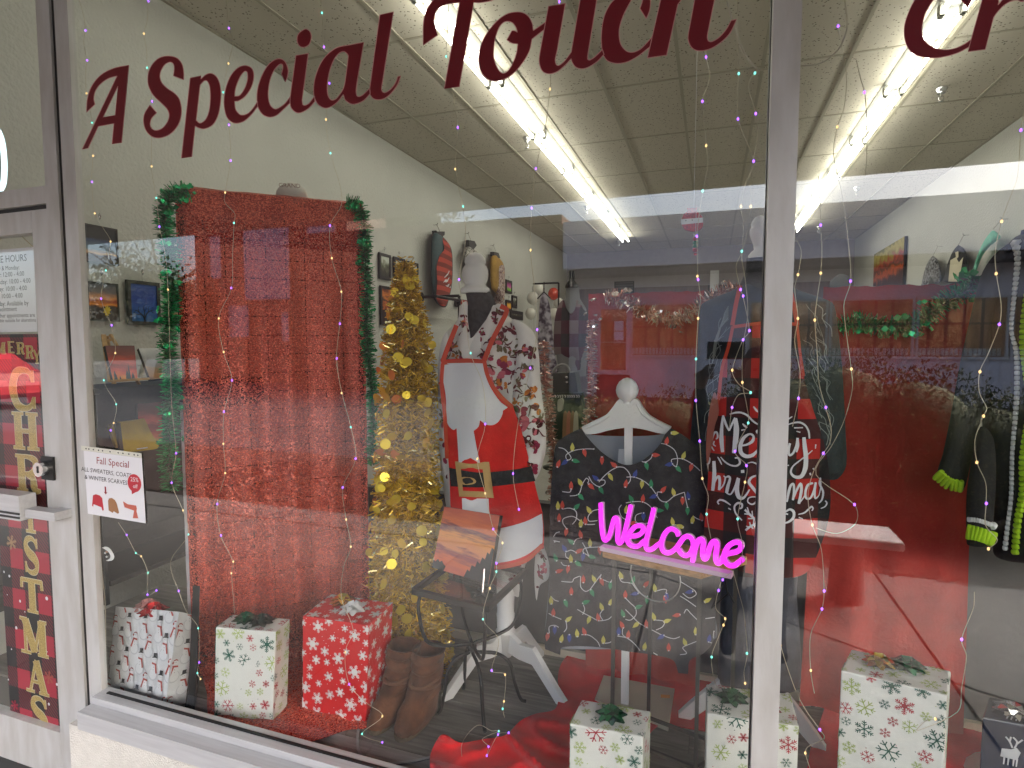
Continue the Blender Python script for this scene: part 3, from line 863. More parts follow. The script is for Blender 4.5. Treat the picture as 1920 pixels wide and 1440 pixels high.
# ================================================================== red drapes at the back
def drape(label, x0, x1, z1, z0, y, seed, flare=.0):
    t = MB(); vs = []; fs = []; nx, nz = 44, 34
    for j in range(nz+1):
        v = j/nz; z = z1-(z1-z0)*v
        for i in range(nx+1):
            u = i/nx; x = x0+(x1-x0)*u+flare*v*(u-.5)*2
            d = .007*math.sin(u*22+seed+1.5*noise.noise((u*3, v, seed)))*min(1, v*3+.1)+.012*noise.noise((u*5, v*2.5, seed))
            vs.append((x, y+d, z-.012*abs(noise.noise((u*7, 0, seed)))*(1-v)))
    t.add(vs, [(j*(nx+1)+i, j*(nx+1)+i+1, (j+1)*(nx+1)+i+1, (j+1)*(nx+1)+i) for j in range(nz) for i in range(nx)], 0, True)
    th = thing('red_drape', label, 'drape', ((x0+x1)/2, y, z0))
    t.build('cloth', m_reddrape, th)
    t = MB(); t.tube([(x0+.01, y+.028, z1-.03), (x1-.01, y+.028, z1-.03)], .010, 8)
    t.tube([(x0+.02, y+.03, z1-.03), (x0+.02, y+.03, FZ)], .010, 8); t.tube([(x1-.02, y+.03, z1-.03), (x1-.02, y+.03, FZ)], .010, 8); t.build('rail', m_black, th)
    return th
drape('red cloth drape with silver tinsel, behind the white hanger stand', -.46, -.03, 1.85, FZ+.01, .84, 2)
drape('wide red cloth drape with green tinsel, in the right hand pane', .36, .80, 1.85, FZ+.01, .84, 5, .03)
g2 = [m_silver, m_rose]
m_silverleaf = mat('silver_leaf', (.85, .74, .68), .15, 1)
bk = lambda x, y: at(x, y, Y=.80)
garland('silver_garland', 'silver and rose tinsel swag across the top of the centre red drape', [(1135,556),(1160,558),(1190,572),(1225,592),(1260,600),(1290,588),(1320,568),(1350,550),(1385,538)], bk, .042, 900, 60, None, g2, m_silverleaf, leafsize=.016)
garland('silver_garland', 'silver and rose tinsel down the left edge of the centre red drape', [(1112,600),(1108,660),(1112,720),(1104,780),(1098,830)], bk, .03, 900, 30, None, g2, m_silverleaf, leafsize=.011)
garland('silver_garland', 'rose tinsel rope hanging beside the sleeve of the floral kimono', [(1020,640),(1022,700),(1028,760),(1034,820),(1040,880),(1036,940)], lambda x, y: at(x, y, Y=.86), .034, 1500, 20, None, g2, m_silverleaf, leafsize=.011)
garland('tinsel_garland', 'green foil garland swag across the right red drape', [(1572,612),(1590,606),(1620,604),(1650,612),(1690,612),(1725,600),(1755,580),(1785,560),(1812,545),(1830,525)], bk, .044, 1500, 60, None, [m_green, m_green2], m_greenleaf, leafsize=.024)

# ================================================================== red fleece over the floor
t = MB()
def fleece(px, py):
    p = at(px, py, Z=FZ+.006)
    near = max(0, min(1, (.62-p.y)/.35))
    n_ = noise.noise((p.x*4.5+p.y*5, p.y*4-p.x*2, 1.2)); n2 = noise.noise((p.x*7-p.y*5, p.y*8+p.x*3, 4))
    h = (1-abs(n_))**5*.085+(1-abs(n2))**4*.022
    w_ = noise.noise((p.x*2.2, p.y*2.2, 9))
    return at(px, py, Z=FZ+.006+h*(.12+.88*near)+max(0, w_)*.03*near)
FLE = sm([(818,1475),(806,1425),(815,1395),(832,1376),(862,1392),(905,1386),(948,1378),(975,1352),(1005,1338),(1040,1330),(1048,1300),(1046,1268),(1056,1238),(1085,1216),(1150,1218),(1230,1228),(1330,1245),(1425,1260),(1430,1330),(1370,1372),(1300,1366),(1240,1358),(1215,1380),(1205,1430),(1190,1500),(1000,1500)], 4)
panel(t, FLE, fleece, step=6, th=(0, 0, -.004))
tag(t.build('red_fleece_blanket', m_red), 'crumpled red fleece blanket spread over the platform floor', 'blanket')
t = MB()
panel(t, sm([(1545,1330),(1560,1300),(1600,1310),(1800,1330),(1860,1340),(1900,1400),(1900,1470),(1530,1470)], 4), floorfn(.012), step=16, th=(0, 0, -.003))
tag(t.build('red_floor_cloth', m_red), 'flat red cloth on the floor under the tall right hand gift', 'cloth')

# ================================================================== gold tinsel tree
tb = V3((-1.165, .62, FZ))
tree = thing('gold_tinsel_tree', 'tall gold tinsel Christmas tree covered in round foil discs', 'tinsel tree', tb)
ax = []
axpx = [(760,490),(762,560),(764,640),(766,720),(765,800),(764,880),(764,960),(764,1040),(766,1120),(780,1200),(790,1250)]
wpx = [10, 26, 46, 55, 60, 63, 68, 72, 78, 70, 58]
for k, (x, y) in enumerate(axpx): ax.append((at(x, y, Y=.62), wpx[k]*2.02/1077*1.02))
def axis(z):
    for k in range(len(ax)-1):
        a, b = ax[k], ax[k+1]
        if b[0].z <= z <= a[0].z:
            f = (a[0].z-z)/(a[0].z-b[0].z); return a[0].lerp(b[0], f), a[1]+(b[1]-a[1])*f
    return ax[-1]
z1, z0 = ax[0][0].z, ax[-1][0].z
t = MB()
for _ in range(22000):
    z = z1-(z1-z0)*rnd.random()**.8
    z = round(z/.028)*.028+rnd.gauss(0, .006)
    c, R = axis(max(z0, min(z1, z)))
    a = rnd.random()*2*PI
    r0 = R*rnd.uniform(.4, 1.0); L_ = rnd.uniform(.012, .036)
    a2 = a+rnd.gauss(0, .9); d = V3((math.cos(a2), math.sin(a2), rnd.gauss(-.1, .6))).normalized()
    p = V3((c.x+r0*math.cos(a), c.y+r0*math.sin(a), z)); q = p+d*L_
    s_ = d.cross(V3((rnd.gauss(0, 1), rnd.gauss(0, 1), rnd.gauss(0, 1)))).normalized()*.0023
    t.add([p-s_, p+s_, q+s_, q-s_], [(0, 1, 2, 3)], rnd.choice((0, 0, 1, 1, 2)))
o = t.build('tinsel', [m_gold, m_gold2, mat('gold_glint', (1, .86, .38), .22, .85)], tree); o['kind'] = 'stuff'
t = MB(); rings = []
for k in range(len(ax)): rings.append([ax[k][0]+V3((math.cos(q*PI/6), math.sin(q*PI/6), 0))*ax[k][1]*.42 for q in range(12)])
t.loft(rings); t.build('core', mat('tree_core', (.30, .20, .03), .6, .3), tree)
t = MB(); b = ax[-1][0]; t.tube([(b.x, b.y, FZ), (b.x, b.y, b.z+.1)], .012, 8); t.lathe([(.1, 0), (.1, .012), (.02, .02)], (b.x, b.y, FZ), 16); t.build('stand', m_black, tree)
discs = {}
for k in range(230):
    z = z1-.03-(z1-z0-.06)*rnd.random()**.85
    c, R = axis(z); a = rnd.uniform(0, 2*PI) if k % 3 else rnd.uniform(PI*.9, PI*2.1)
    r = R*rnd.uniform(1.0, 1.2)
    p = V3((c.x+r*math.cos(a), c.y+r*math.sin(a), z))
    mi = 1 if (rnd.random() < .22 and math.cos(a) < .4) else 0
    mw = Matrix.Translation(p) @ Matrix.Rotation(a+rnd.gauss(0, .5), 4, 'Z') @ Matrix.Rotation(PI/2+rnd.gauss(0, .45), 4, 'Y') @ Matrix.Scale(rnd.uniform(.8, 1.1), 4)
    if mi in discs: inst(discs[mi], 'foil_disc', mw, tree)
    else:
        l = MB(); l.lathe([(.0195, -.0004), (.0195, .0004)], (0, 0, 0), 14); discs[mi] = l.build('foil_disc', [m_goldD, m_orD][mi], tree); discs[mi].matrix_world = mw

# ================================================================== mannequin in the floral kimono and santa apron
YM = .72
def lathe_px(mb, rows, Y, cx, mat=0, n=20, sy=1):
    """turned profile: rows of (py, half width px) about the axis px cx"""
    prof = []
    c0 = at(cx, rows[0][0], Y=Y)
    for py, hw in rows:
        a = at(cx, py, Y=Y); b = at(cx+hw, py, Y=Y)
        prof.append((abs(b.x-a.x), a.z))
    cxw = at(cx, sum(r[0] for r in rows)/len(rows), Y=Y).x
    mb.lathe(prof[::-1], (cxw, Y, 0), n, mat, 1, sy)
man = thing('mannequin', 'charcoal dress form on a white tripod wearing the Santa apron', 'mannequin', (-.70, YM, FZ))
t = MB(); lathe_px(t, [(473,1),(476,10),(484,17),(492,19),(497,16.5),(499,19),(505,22),(515,23.5),(525,22),(533,18),(537,19),(541,25),(547,27),(550,26)], YM, 891, n=24)
t.build('neck_finial', m_white, man)
t = MB()
rg = []
for py, xl, xr in ((547,873,918),(570,878,930),(600,874,925),(640,856,935),(700,845,985),(800,850,970),(900,852,960),(1000,855,990),(1040,870,985)):
    c = at((xl+xr)/2, py, Y=YM); r = abs(at(xr, py, Y=YM).x-at(xl, py, Y=YM).x)/2
    rg.append([V3((c.x+r*math.cos(q*PI/8), YM+r*.62*math.sin(q*PI/8), c.z)) for q in range(16)])
t.loft(rg); t.build('torso', m_form, man)
# white stand
pz = at(948, 1130, Y=YM)
t = MB(); lathe_px(t, [(1030,12),(1070,15),(1100,16),(1145,15),(1150,16),(1180,15),(1182,18),(1184,15.5),(1228,11),(1229,4)], .70, 948, n=20); t.build('pole', m_white, man)
hub = at(948, 1195, Y=.70)
for (fx, fy), nm in (((-.905, .47), 0), ((-.49, .575), 1), ((-.66, .87), 2)):
    t = MB(); f = V3((fx, fy, FZ)); pts = []
    d = V3((f.x-hub.x, f.y-hub.y, 0)); l = d.length; d.normalize(); s_ = V3((-d.y, d.x, 0))*.011
    prof = [(.012, hub.z+.02, -.045), (l*.3, hub.z-.005, -.055), (l*.6, FZ+.135, FZ+.075), (l*.85, FZ+.07, FZ+.02), (l, FZ+.05, FZ), (l*1.02, FZ+.02, FZ)]
    prof = [(.012, hub.z+.035, hub.z-.05), (l*.28, hub.z+.005, hub.z-.055), (l*.52, FZ+.165, FZ+.10), (l*.75, FZ+.10, FZ+.045), (l*.93, FZ+.052, FZ+.0), (l*1.06, FZ+.02, FZ+.0)]
    vs = []
    for r, zt, zb in prof:
        p = V3((hub.x, hub.y, 0))+d*r
        vs += [p-s_+U*zt, p+s_+U*zt, p+s_+U*zb, p-s_+U*zb]
    fs = [(4*i+a, 4*i+(a+1) % 4, 4*i+4+(a+1) % 4, 4*i+4+a) for i in range(len(prof)-1) for a in range(4)]+[(0, 1, 2, 3), tuple(4*len(prof)-4+a for a in (3, 2, 1, 0))]
    t.add(vs, fs, 0); t.build('leg', m_white, man)

# floral kimono
m_kim = mat('kimono_cloth', (.66, .64, .62), .8, bump=.12, bscale=40, var=.03, vscale=12)
FLC = [mat('print_maroon', (.11, .010, .018), .8), mat('print_plum', (.28, .02, .06), .8), mat('print_orange', (.58, .18, .02), .8), mat('print_olive', (.13, .10, .045), .8), mat('print_pink', (.55, .13, .17), .8)]
kim = thing('floral_kimono', 'white floral kimono top with maroon and orange blooms on the mannequin', 'kimono', (-.78, YM, 1.0))
kfold = lambda x, y: .012*math.sin(x*.13+y*.008)+.008*noise.noise((x*.03, y*.01, 2))
BODY = sm([(862,572),(858,600),(838,622),(826,650),(822,720),(822,800),(826,880),(838,960),(848,1040),(870,1060),(930,1068),(956,1110),(974,1118),(985,1060),(1004,1030),(1008,960),(985,880),(990,760),(1000,660),(985,612),(960,598),(938,580),(925,572),(918,590),(905,608),(884,634),(876,620),(870,590)], 4)
t = MB(); fb = pillow(t, BODY, YM-.01, .115, 12, kfold); t.build('body', m_kim, kim)
SLR = sm([(960,600),(985,608),(1003,628),(1010,660),(1014,720),(1022,790),(1024,840),(1014,880),(1002,905),(994,926),(978,928),(970,895),(962,840),(960,760),(962,690),(968,640)], 4)
t = MB(); fr = pillow(t, SLR, YM-.10, .062, 10, lambda x, y: .010*math.sin(x*.3+y*.01)); t.build('sleeve', m_kim, kim)
SLL = sm([(838,622),(828,640),(821,690),(822,760),(824,840),(836,900),(844,918),(842,850),(838,780),(836,700),(842,650)], 4)
t = MB(); fl = pillow(t, SLL, YM-.06, .04, 10); t.build('sleeve', m_kim, kim)
TAIL = sm([(1010,1000),(1022,1030),(1030,1060),(1028,1085),(1012,1098),(1006,1126),(1002,1090),(1003,1050)], 4)
t = MB(); ft = pillow(t, TAIL, YM-.03, .03, 9); t.build('tail', m_kim, kim)
LAP = sm([(925,575),(938,570),(950,590),(940,610),(920,640),(900,668),(880,660),(890,632),(908,606)], 4)
t = MB(); flp = pillow(t, LAP, YM-.115, .02, 9); t.build('lapel', m_kim, kim)
LAP2 = sm([(866,570),(876,566),(877,600),(882,640),(870,668),(858,650),(858,610)], 4)
t = MB(); fl2 = pillow(t, LAP2, YM-.10, .02, 9); t.build('lapel', m_kim, kim)
t = MB()
kl = [(fb, BODY), (fr, SLR), (fl, SLL), (ft, TAIL), (flp, LAP), (fl2, LAP2)]
def bloom(fn, ol, x, y, s_, k, eps):
    def ok(o): return all(inside(a, b, ol) for a, b in o)
    for q in range(rnd.randint(4, 6)):
        a = rnd.random()*6.28; r = s_*rnd.uniform(.3, .8)
        o = ell(x+r*math.cos(a), y+r*math.sin(a), s_*rnd.uniform(.35, .62), s_*rnd.uniform(.2, .38), a+rnd.uniform(-.5, .5), 8)
        if ok(o): flat(t, o, lambda u, v, e=eps+.0004*q: fn(u, v, e), k if rnd.random() < .75 else rnd.randrange(5))
    for q in range(rnd.randint(1, 3)):
        a = rnd.random()*6.28; L_ = s_*rnd.uniform(1.0, 2.0)
        P = [(x+math.cos(a)*s_*.5, y+math.sin(a)*s_*.5), (x+math.cos(a+.2)*s_*.5+L_*.5*math.cos(a), y+math.sin(a+.2)*L_*.8), (x+L_*math.cos(a), y+L_*math.sin(a))]
        L, R = stroke(P, [1.5, 2.8, .5], 4)
        o = L+R[::-1]
        if ok(o): flat(t, o, lambda u, v, e=eps+.003: fn(u, v, e), 3 if rnd.random() < .5 else 0)
seeds = [(fb, BODY, [(985,640,10,0),(975,672,10,0),(1000,672,8,0),(940,690,12,1),(930,706,13,4),(950,672,9,2),(985,700,9,3),(965,690,9,3),(840,640,8,0),(834,680,8,1),(930,640,10,0),(912,668,8,1),(960,620,8,0),(940,650,8,3),(975,740,8,1),(950,1090,10,1),(960,1060,9,0),(1000,690,8,2),(875,700,8,3),(845,655,7,0),(980,640,7,1),(920,720,8,3),(1000,1020,8,1)]),
 (fr, SLR, [(990,690,9,3),(980,655,8,0),(1000,660,9,0),(985,740,9,0),(974,770,10,1),(1000,735,8,2),(1010,762,10,2),(990,790,12,4),(974,790,10,1),(1004,800,9,0),(985,830,11,0),(1006,840,9,1),(978,860,9,2),(996,880,9,1),(990,905,8,4),(1012,790,7,0),(975,700,8,1),(970,720,6,0)]),
 (fl, SLL, [(830,680,6,0),(831,720,7,2),(830,760,7,1),(831,790,8,0),(832,830,7,1),(834,860,7,1),(838,890,6,0)]),
 (ft, TAIL, [(1016,1040,6,0),(1022,1062,7,4),(1012,1075,6,1),(1006,1100,4,0)]),
 (flp, LAP, [(935,590,8,0),(920,615,8,3),(910,640,7,1),(925,600,6,0)]), (fl2, LAP2, [(870,590,6,0),(868,620,7,0),(868,640,6,1),(872,605,6,0)])]
for fn, ol, L in seeds:
    for x, y, s_, k in L: bloom(fn, ol, x, y, s_*1.5, k, .003)
    xs_ = [p[0] for p in ol]; ys2 = [p[1] for p in ol]
    for _ in range(int((max(xs_)-min(xs_))*(max(ys2)-min(ys2))/1500)):
        x, y = rnd.uniform(min(xs_), max(xs_)), rnd.uniform(min(ys2), max(ys2))
        if inside(x, y, ol): bloom(fn, ol, x, y, rnd.uniform(6, 11), rnd.choice((0, 1, 1, 2, 2, 3, 4)), .0028)
t.build('floral_print', FLC, kim)['kind'] = 'stuff'

# santa apron
m_apr = mat('apron_red', (.56, .014, .012), .85, var=.1, vscale=20, bump=.15, bscale=150)
m_aprw = mat('apron_white', (.62, .63, .67), .85)
m_aprb = mat('apron_black', (.018, .018, .02), .85, var=.4, vscale=60)
m_aprg = mat('apron_gold', (.46, .30, .12), .7)
m_orange = mat('apron_binding', (.52, .055, .022), .75)
apr = thing('santa_apron', 'red and white Santa suit apron with black belt and gold buckle', 'apron', (-.80, YM-.15, .9))
ab = lambda x, y: max(0, 1-((x-912)/100)**2)
def af(px, py, eps=0):
    return at(px, py, Y=YM-.118-.045*ab(px, py)+.012*math.sin(px*.06+py*.01)-.012*noise.noise((px*.015, py*.01, 3))-eps)
APR = sm([(827,675,1),(868,672),(909,674,1),(914,700),(924,722),(941,745),(961,761,1),(978,810),(996,880),(1008,930),(1017,962,1),(1020,1000),(1019,1026,1),(990,1053),(958,1064),(927,1068),(880,1066),(850,1058,1),(845,960),(842,880),(834,800),(829,740)], 5)
t = MB(); panel(t, APR, af, step=13, th=(0, .003, 0)); t.build('apron_cloth', m_apr, apr)
def decal(mb, o, fn, eps, mat, step=14):
    panel(mb, o, lambda x, y: fn(x, y, eps), step=step, mat=mat)
t = MB(); decal(t, sm([(833,681,1),(905,680,1),(909,700),(919,725),(937,752),(952,764,1),(943,770,1),(942,777),(935,790),(924,797),(912,796),(900,788,1),(897,800),(888,808,1),(893,835),(900,868,1),(860,868,1),(858,830),(856,803,1),(850,806),(841,798),(837,785),(836,745),(831,715),(827,700)], 5), af, .0035, 0); t.build('beard_print', m_aprw, apr)
t = MB(); decal(t, sm([(842,877,1),(900,886),(966,880),(996,874,1),(1004,902,1),(960,908),(900,914),(845,912,1)], 4), af, .0035, 0); t.build('belt', m_aprb, apr)
t = MB(); panel(t, [(853,865),(917,866),(926,934),(861,931)], lambda x, y: af(x, y, .007), [[(864,879),(905,880),(910,922),(868,920)]], step=12)
flat(t, sm([(864,895),(886,896),(893,903),(886,908),(866,908)], 3), lambda x, y: af(x, y, .0065)); t.build('buckle', m_aprg, apr)
t = MB(); decal(t, [(866,934),(916,935),(919,990),(868,990)], af, .004, 0); t.build('trim_print', m_aprw, apr)
t = MB(); decal(t, sm([(848,986,1),(900,991),(940,990),(985,978),(1016,963,1),(1018,990),(1017,1018,1),(985,1042),(945,1054),(900,1055),(852,1048,1)], 4), af, .004, 0); t.build('hem_print', m_aprw, apr)
t = MB()
for P_ in ([(829,681),(868,677),(907,678)], [(908,676),(913,700),(923,722),(941,745),(961,763)], [(1016,1022),(990,1049),(958,1060),(927,1064),(880,1062),(852,1055)], [(830,682),(828,720),(834,780),(838,860)]):
    ribbon(t, P_, 7, lambda x, y: af(x, y, .006))
t.build('binding', m_orange, apr)
t = MB()
for P_ in ([(830,678),(838,655),(848,630),(856,610)], [(908,676),(922,640),(940,605),(950,582),(938,574)]):
    q = sm(P_, 6, False)
    ribbon(t, P_, 9, lambda x, y: at(x, y, Y=YM-.165))
t.build('strap', m_orange, apr)
# ================================================================== iron table with glass top, painting, ornament
ZT = .80
TC_ = [at(775,1108,Z=ZT), at(912,1142,Z=ZT), at(985,1072,Z=ZT)]
TC_.append(TC_[0]+TC_[2]-TC_[1])
tab = thing('iron_side_table', 'black wrought iron side table with a glass top and curved legs', 'table', (-.85, .6, FZ))
t = MB()
for i in range(4): t.bar(TC_[i], TC_[(i+1) % 4], .016, .02)
t.build('top_frame', m_black, tab)
ctr = sum(TC_, V3())/4
t = MB(); q = [ctr+(c-ctr)*.97+V3((0, 0, -.004)) for c in TC_]
t.hexa([q[0]-U*.003, q[1]-U*.003, q[2]-U*.003, q[3]-U*.003]+[a+U*.003 for a in q]); t.m[-5] = 0
t.build('glass_top', glass_mat('table_glass', .06, (.80, .82, .82)), tab)
hubp = at(885, 1212, Y=.46)
feet = [(820,1338), (910,1372), (986,1315), (868,1290)]
for i in range(4):
    f = at(*feet[i], Z=FZ+.008); c = TC_[i]; h = V3((hubp.x, hubp.y, 0))
    dc = V3((c.x, c.y, 0)); df = V3((f.x, f.y, 0))
    inn = h+(dc-h).normalized()*.012; inf = h+(df-h).normalized()*.012
    zh = hubp.z
    P_ = [dc.lerp(h, .12)+U*(ZT-.015), dc.lerp(h, .08)+U*(ZT-.07), dc.lerp(h, .2)+U*(zh+.06), dc.lerp(h, .5)+U*(zh+.025), inn+U*(zh+.012), inn+U*zh, inf+U*(zh-.02), df.lerp(h, .55)+U*(zh-.03), df.lerp(h, .3)+U*(zh-.07), df.lerp(h, .22)+U*(FZ+.09), df.lerp(h, .1)+U*(FZ+.02), f]
    pp = []
    for k in range(len(P_)-1):
        a0 = P_[max(k-1, 0)]; a1 = P_[k]; a2 = P_[k+1]; a3 = P_[min(k+2, len(P_)-1)]
        for s_ in range(4):
            w_ = s_/4; pp.append(.5*((2*a1)+(a2-a0)*w_+(2*a0-5*a1+4*a2-a3)*w_*w_+(3*a1-a0-3*a2+a3)*w_**3))
    pp.append(P_[-1])
    t = MB(); t.tube(pp, .0065, 8); t.build('leg', m_black, tab)
t = MB(); t.ball(hubp-U*.004, .018, 10, 7, 0, (1, 1, .9)); t.build('collar', m_black, tab)

def painted(name, kind):
    """small procedural paintings: colour bands disturbed by noise, on the canvas's own coordinates"""
    if name in MATS: return MATS[name]
    m = mat(name, (.5, .5, .5), .6)
    t = m.node_tree; N = t.nodes.new; L = t.links.new
    b = t.nodes['Principled BSDF']
    uv = N('ShaderNodeAttribute'); uv.attribute_name = 'cuv'
    sx = N('ShaderNodeSeparateXYZ'); L(uv.outputs['Vector'], sx.inputs[0])
    mp = N('ShaderNodeMapping'); mp.inputs['Scale'].default_value = kind.get('stretch', (2, 9, 1)); L(uv.outputs['Vector'], mp.inputs[0])
    n = N('ShaderNodeTexNoise'); n.inputs['Scale'].default_value = kind.get('scale', 1.6); n.inputs['Detail'].default_value = 6; L(mp.outputs[0], n.inputs[0])
    ma = N('ShaderNodeMath'); ma.operation = 'MULTIPLY_ADD'; ma.inputs[1].default_value = kind.get('amp', .5); ma.inputs[2].default_value = -kind.get('amp', .5)/2
    L(n.outputs[0], ma.inputs[0])
    ad = N('ShaderNodeMath'); ad.operation = 'ADD'; L(sx.outputs['Y'], ad.inputs[0]); L(ma.outputs[0], ad.inputs[1])
    r = N('ShaderNodeValToRGB'); st = kind['ramp']
    e = r.color_ramp.elements
    e[0].position, e[0].color = st[0][0], (*rgb(*st[0][1]), 1)
    e[1].position, e[1].color = st[-1][0], (*rgb(*st[-1][1]), 1)
    for p_, c_ in st[1:-1]:
        x = e.new(p_); x.color = (*rgb(*c_), 1)
    L(ad.outputs[0], r.inputs[0]); L(r.outputs[0], b.inputs['Base Color'])
    return m
def canvas(mb, TL, TR, BR, BL, depth, mat=0, side=1):
    """slab: front face with mat, sides with side"""
    q = [V3(x) for x in (BL, BR, TR, TL)]
    n = (q[1]-q[0]).cross(q[3]-q[0]).normalized()
    if n.dot(CAM-q[0]) < 0: n = -n
    bk_ = [p-n*depth for p in q]
    mb.add(q, [(0, 1, 2, 3)], mat); mb.add(bk_, [(3, 2, 1, 0)], side)
    for i in range(4): mb.add([q[i], q[(i+1) % 4], bk_[(i+1) % 4], bk_[i]], [(0, 1, 2, 3)], side)
    return n
def cuv(o, BL, BR, TL):
    BL = V3(BL); u = V3(BR)-BL; v = V3(TL)-BL
    a = o.data.attributes.new('cuv', 'FLOAT_VECTOR', 'POINT')
    out_ = []
    for vt in o.data.vertices:
        d = vt.co-BL; out_ += [d.dot(u)/u.length_squared, d.dot(v)/v.length_squared, 0]
    a.data.foreach_set('vector', out_)
m_sun1 = painted('sunset_painting', dict(ramp=[(.0, (205, 110, 95)), (.2, (225, 120, 85)), (.34, (150, 90, 95)), (.42, (225, 150, 110)), (.6, (235, 160, 95)), (.72, (120, 80, 90)), (.8, (215, 120, 80)), (1, (190, 100, 80))], amp=.42, stretch=(1.6, 9, 1)))
m_treeblk = mat('painted_trees', (.035, .04, .045), .7)
BLp, BRp = at(810,1064,Z=ZT+.013), at(916,1095,Z=ZT+.013)
TLp, TRp = at(833,950,Y=BLp.y+.055), at(937,967,Y=BRp.y+.055)
pic = thing('sunset_painting', 'orange sunset canvas with tree silhouettes, standing on the iron table', 'painting', BLp.lerp(BRp, .5))
t = MB(); n_ = canvas(t, TLp, TRp, BRp, BLp, .02)
o = t.build('canvas', [m_sun1, m_black], pic); cuv(o, BLp, BRp, TLp)
def onq(TL, TR, BR, BL, n, e):
    TL, TR, BR, BL = map(V3, (TL, TR, BR, BL))
    return lambda u, v: (BL.lerp(BR, u)).lerp(TL.lerp(TR, u), v)+n*e
t = MB(); fq = onq(TLp, TRp, BRp, BLp, n_, .0012)
flat(t, [(.58,0),(.62,.12),(.66,.1),(.68,.2),(.74,.19),(.76,.28),(.81,.25),(.83,.35),(.88,.33),(.90,.44),(.94,.42),(.96,.52),(1,.5),(1,0)], fq)
flat(t, [(0,0),(0,.14),(.04,.11),(.08,.16),(.12,.12),(.16,.15),(.2,.1),(.24,.08),(.22,0)], fq)
t.build('tree_print', m_treeblk, pic)
# dark leaf ornament with silver stem lying on the glass
c = at(905, 1113, Z=ZT+.004)
th = thing('leaf_ornament', 'dark leaf cluster with a silver stem lying on the glass table top', 'ornament', c)
t = MB()
for k in range(6):
    a = k*PI/3+.2; d = V3((math.cos(a), math.sin(a), 0)); s_ = V3((-d.y, d.x, 0))
    t.add([c, c+d*.025+s_*.011+U*.006, c+d*.05+U*.004, c+d*.025-s_*.011+U*.006], [(0, 1, 2, 3)])
t.build('leaves', m_treeblk, th)
t = MB(); t.tube([c+U*.004, c+V3((-.004, .02, .045)), c+V3((-.006, .03, .075))], .004, 6); t.build('stem', m_silver, th)

# ================================================================== boots
def boot(label, toe, heel, top, rt, lean):
    th = thing('boot', label, 'boot', (heel[0], heel[1], FZ), 'brown boots')
    toe = V3((*toe, 0)); heel = V3((*heel, 0)); fwd = (toe-heel).normalized(); sd_ = V3((-fwd.y, fwd.x, 0)); L_ = (toe-heel).length
    # sections: (z, centre along foot 0..1, half length, half width)
    sec = [(.012, .50, .50, .048), (.035, .50, .50, .051), (.06, .47, .47, .050), (.082, .42, .42, .048), (.10, .36, .36, .047), (.118, .31, .30, .047), (.138, .28, .265, .048), (.16, .265, .25, .051), (.185, .26, .25, .054), (.21, .255, .26, .057), (.238, .25, .265, .058)]
    n = 24; rings = []
    fine = [tuple(a+(b-a)*k/4 for a, b in zip(sec[i], sec[i+1])) for i in range(len(sec)-1) for k in range(4)]+[sec[-1]]
    for z, c_, hl, hw in fine:
        r = []
        for q in range(n):
            a = 2*PI*q/n
            e = .86
            ca, sa = math.cos(a), math.sin(a)
            p = heel+fwd*(L_*(c_+hl*math.copysign(abs(ca)**e, ca)))+sd_*(hw*math.copysign(abs(sa)**e, sa))+U*(FZ+z)
            w_ = noise.noise((p.x*22, p.y*22, p.z*30))*.008+(.0042*math.sin(z*170+2.4*ca) if .085 < z < .225 else 0)
            p += (p-(heel+fwd*L_*c_+U*(FZ+z))).normalized()*w_
            p += V3(lean)*z
            r.append(p)
        rings.append(r)
    t = MB(); t.loft(rings, caps=False)
    inner = [[c+(sum(rings[-1], V3())/n-c)*.12-U*.0 for c in rings[-1]], [c+(sum(rings[-1], V3())/n-c)*.15-U*.09 for c in rings[-1]]]
    t.loft([rings[-1]]+inner, caps=False); t.add(inner[-1], [tuple(range(n))])
    t.build('upper', m_suede, th)
    t = MB(); so_ = []
    for z, g in ((0, 1.0), (.012, 1.03), (.016, 1.02)):
        r = []
        for q in range(n):
            a = 2*PI*q/n; ca, sa = math.cos(a), math.sin(a)
            r.append(heel+fwd*(L_*(.5+.5*g*math.copysign(abs(ca)**.86, ca)))+sd_*(.044*g*math.copysign(abs(sa)**.86, sa))+U*(FZ+z+.001))
        so_.append(r)
    t.loft(so_); t.build('sole', m_sole, th)
    for zc_, dz in ((.125, .012), (.148, -.012)):
        pts = []
        for q in range(n):
            a = 2*PI*q/n; ca, sa = math.cos(a), math.sin(a)
            k = max(i for i in range(len(sec)) if sec[i][0] <= zc_+dz*ca); _, c_, hl, hw = sec[k]
            pts.append(heel+fwd*(L_*(c_+(hl+.012)*ca))+sd_*((hw+.003)*sa)+U*(FZ+zc_+dz*ca)+V3(lean)*zc_)
        t = MB(); t.tube(pts, .006, 6, 0, closed=True); t.build('strap', mat('boot_strap', (.13, .06, .035), .8, bump=.2, bscale=100), th)
boot('brown suede ankle boot nearer the red snowflake gift', (-1.06, .20), (-1.05, .415), None, 0, (.10, .05, 0))
boot('brown suede ankle boot nearer the iron table', (-.955, .20), (-.94, .42), None, 0, (.05, .05, 0))

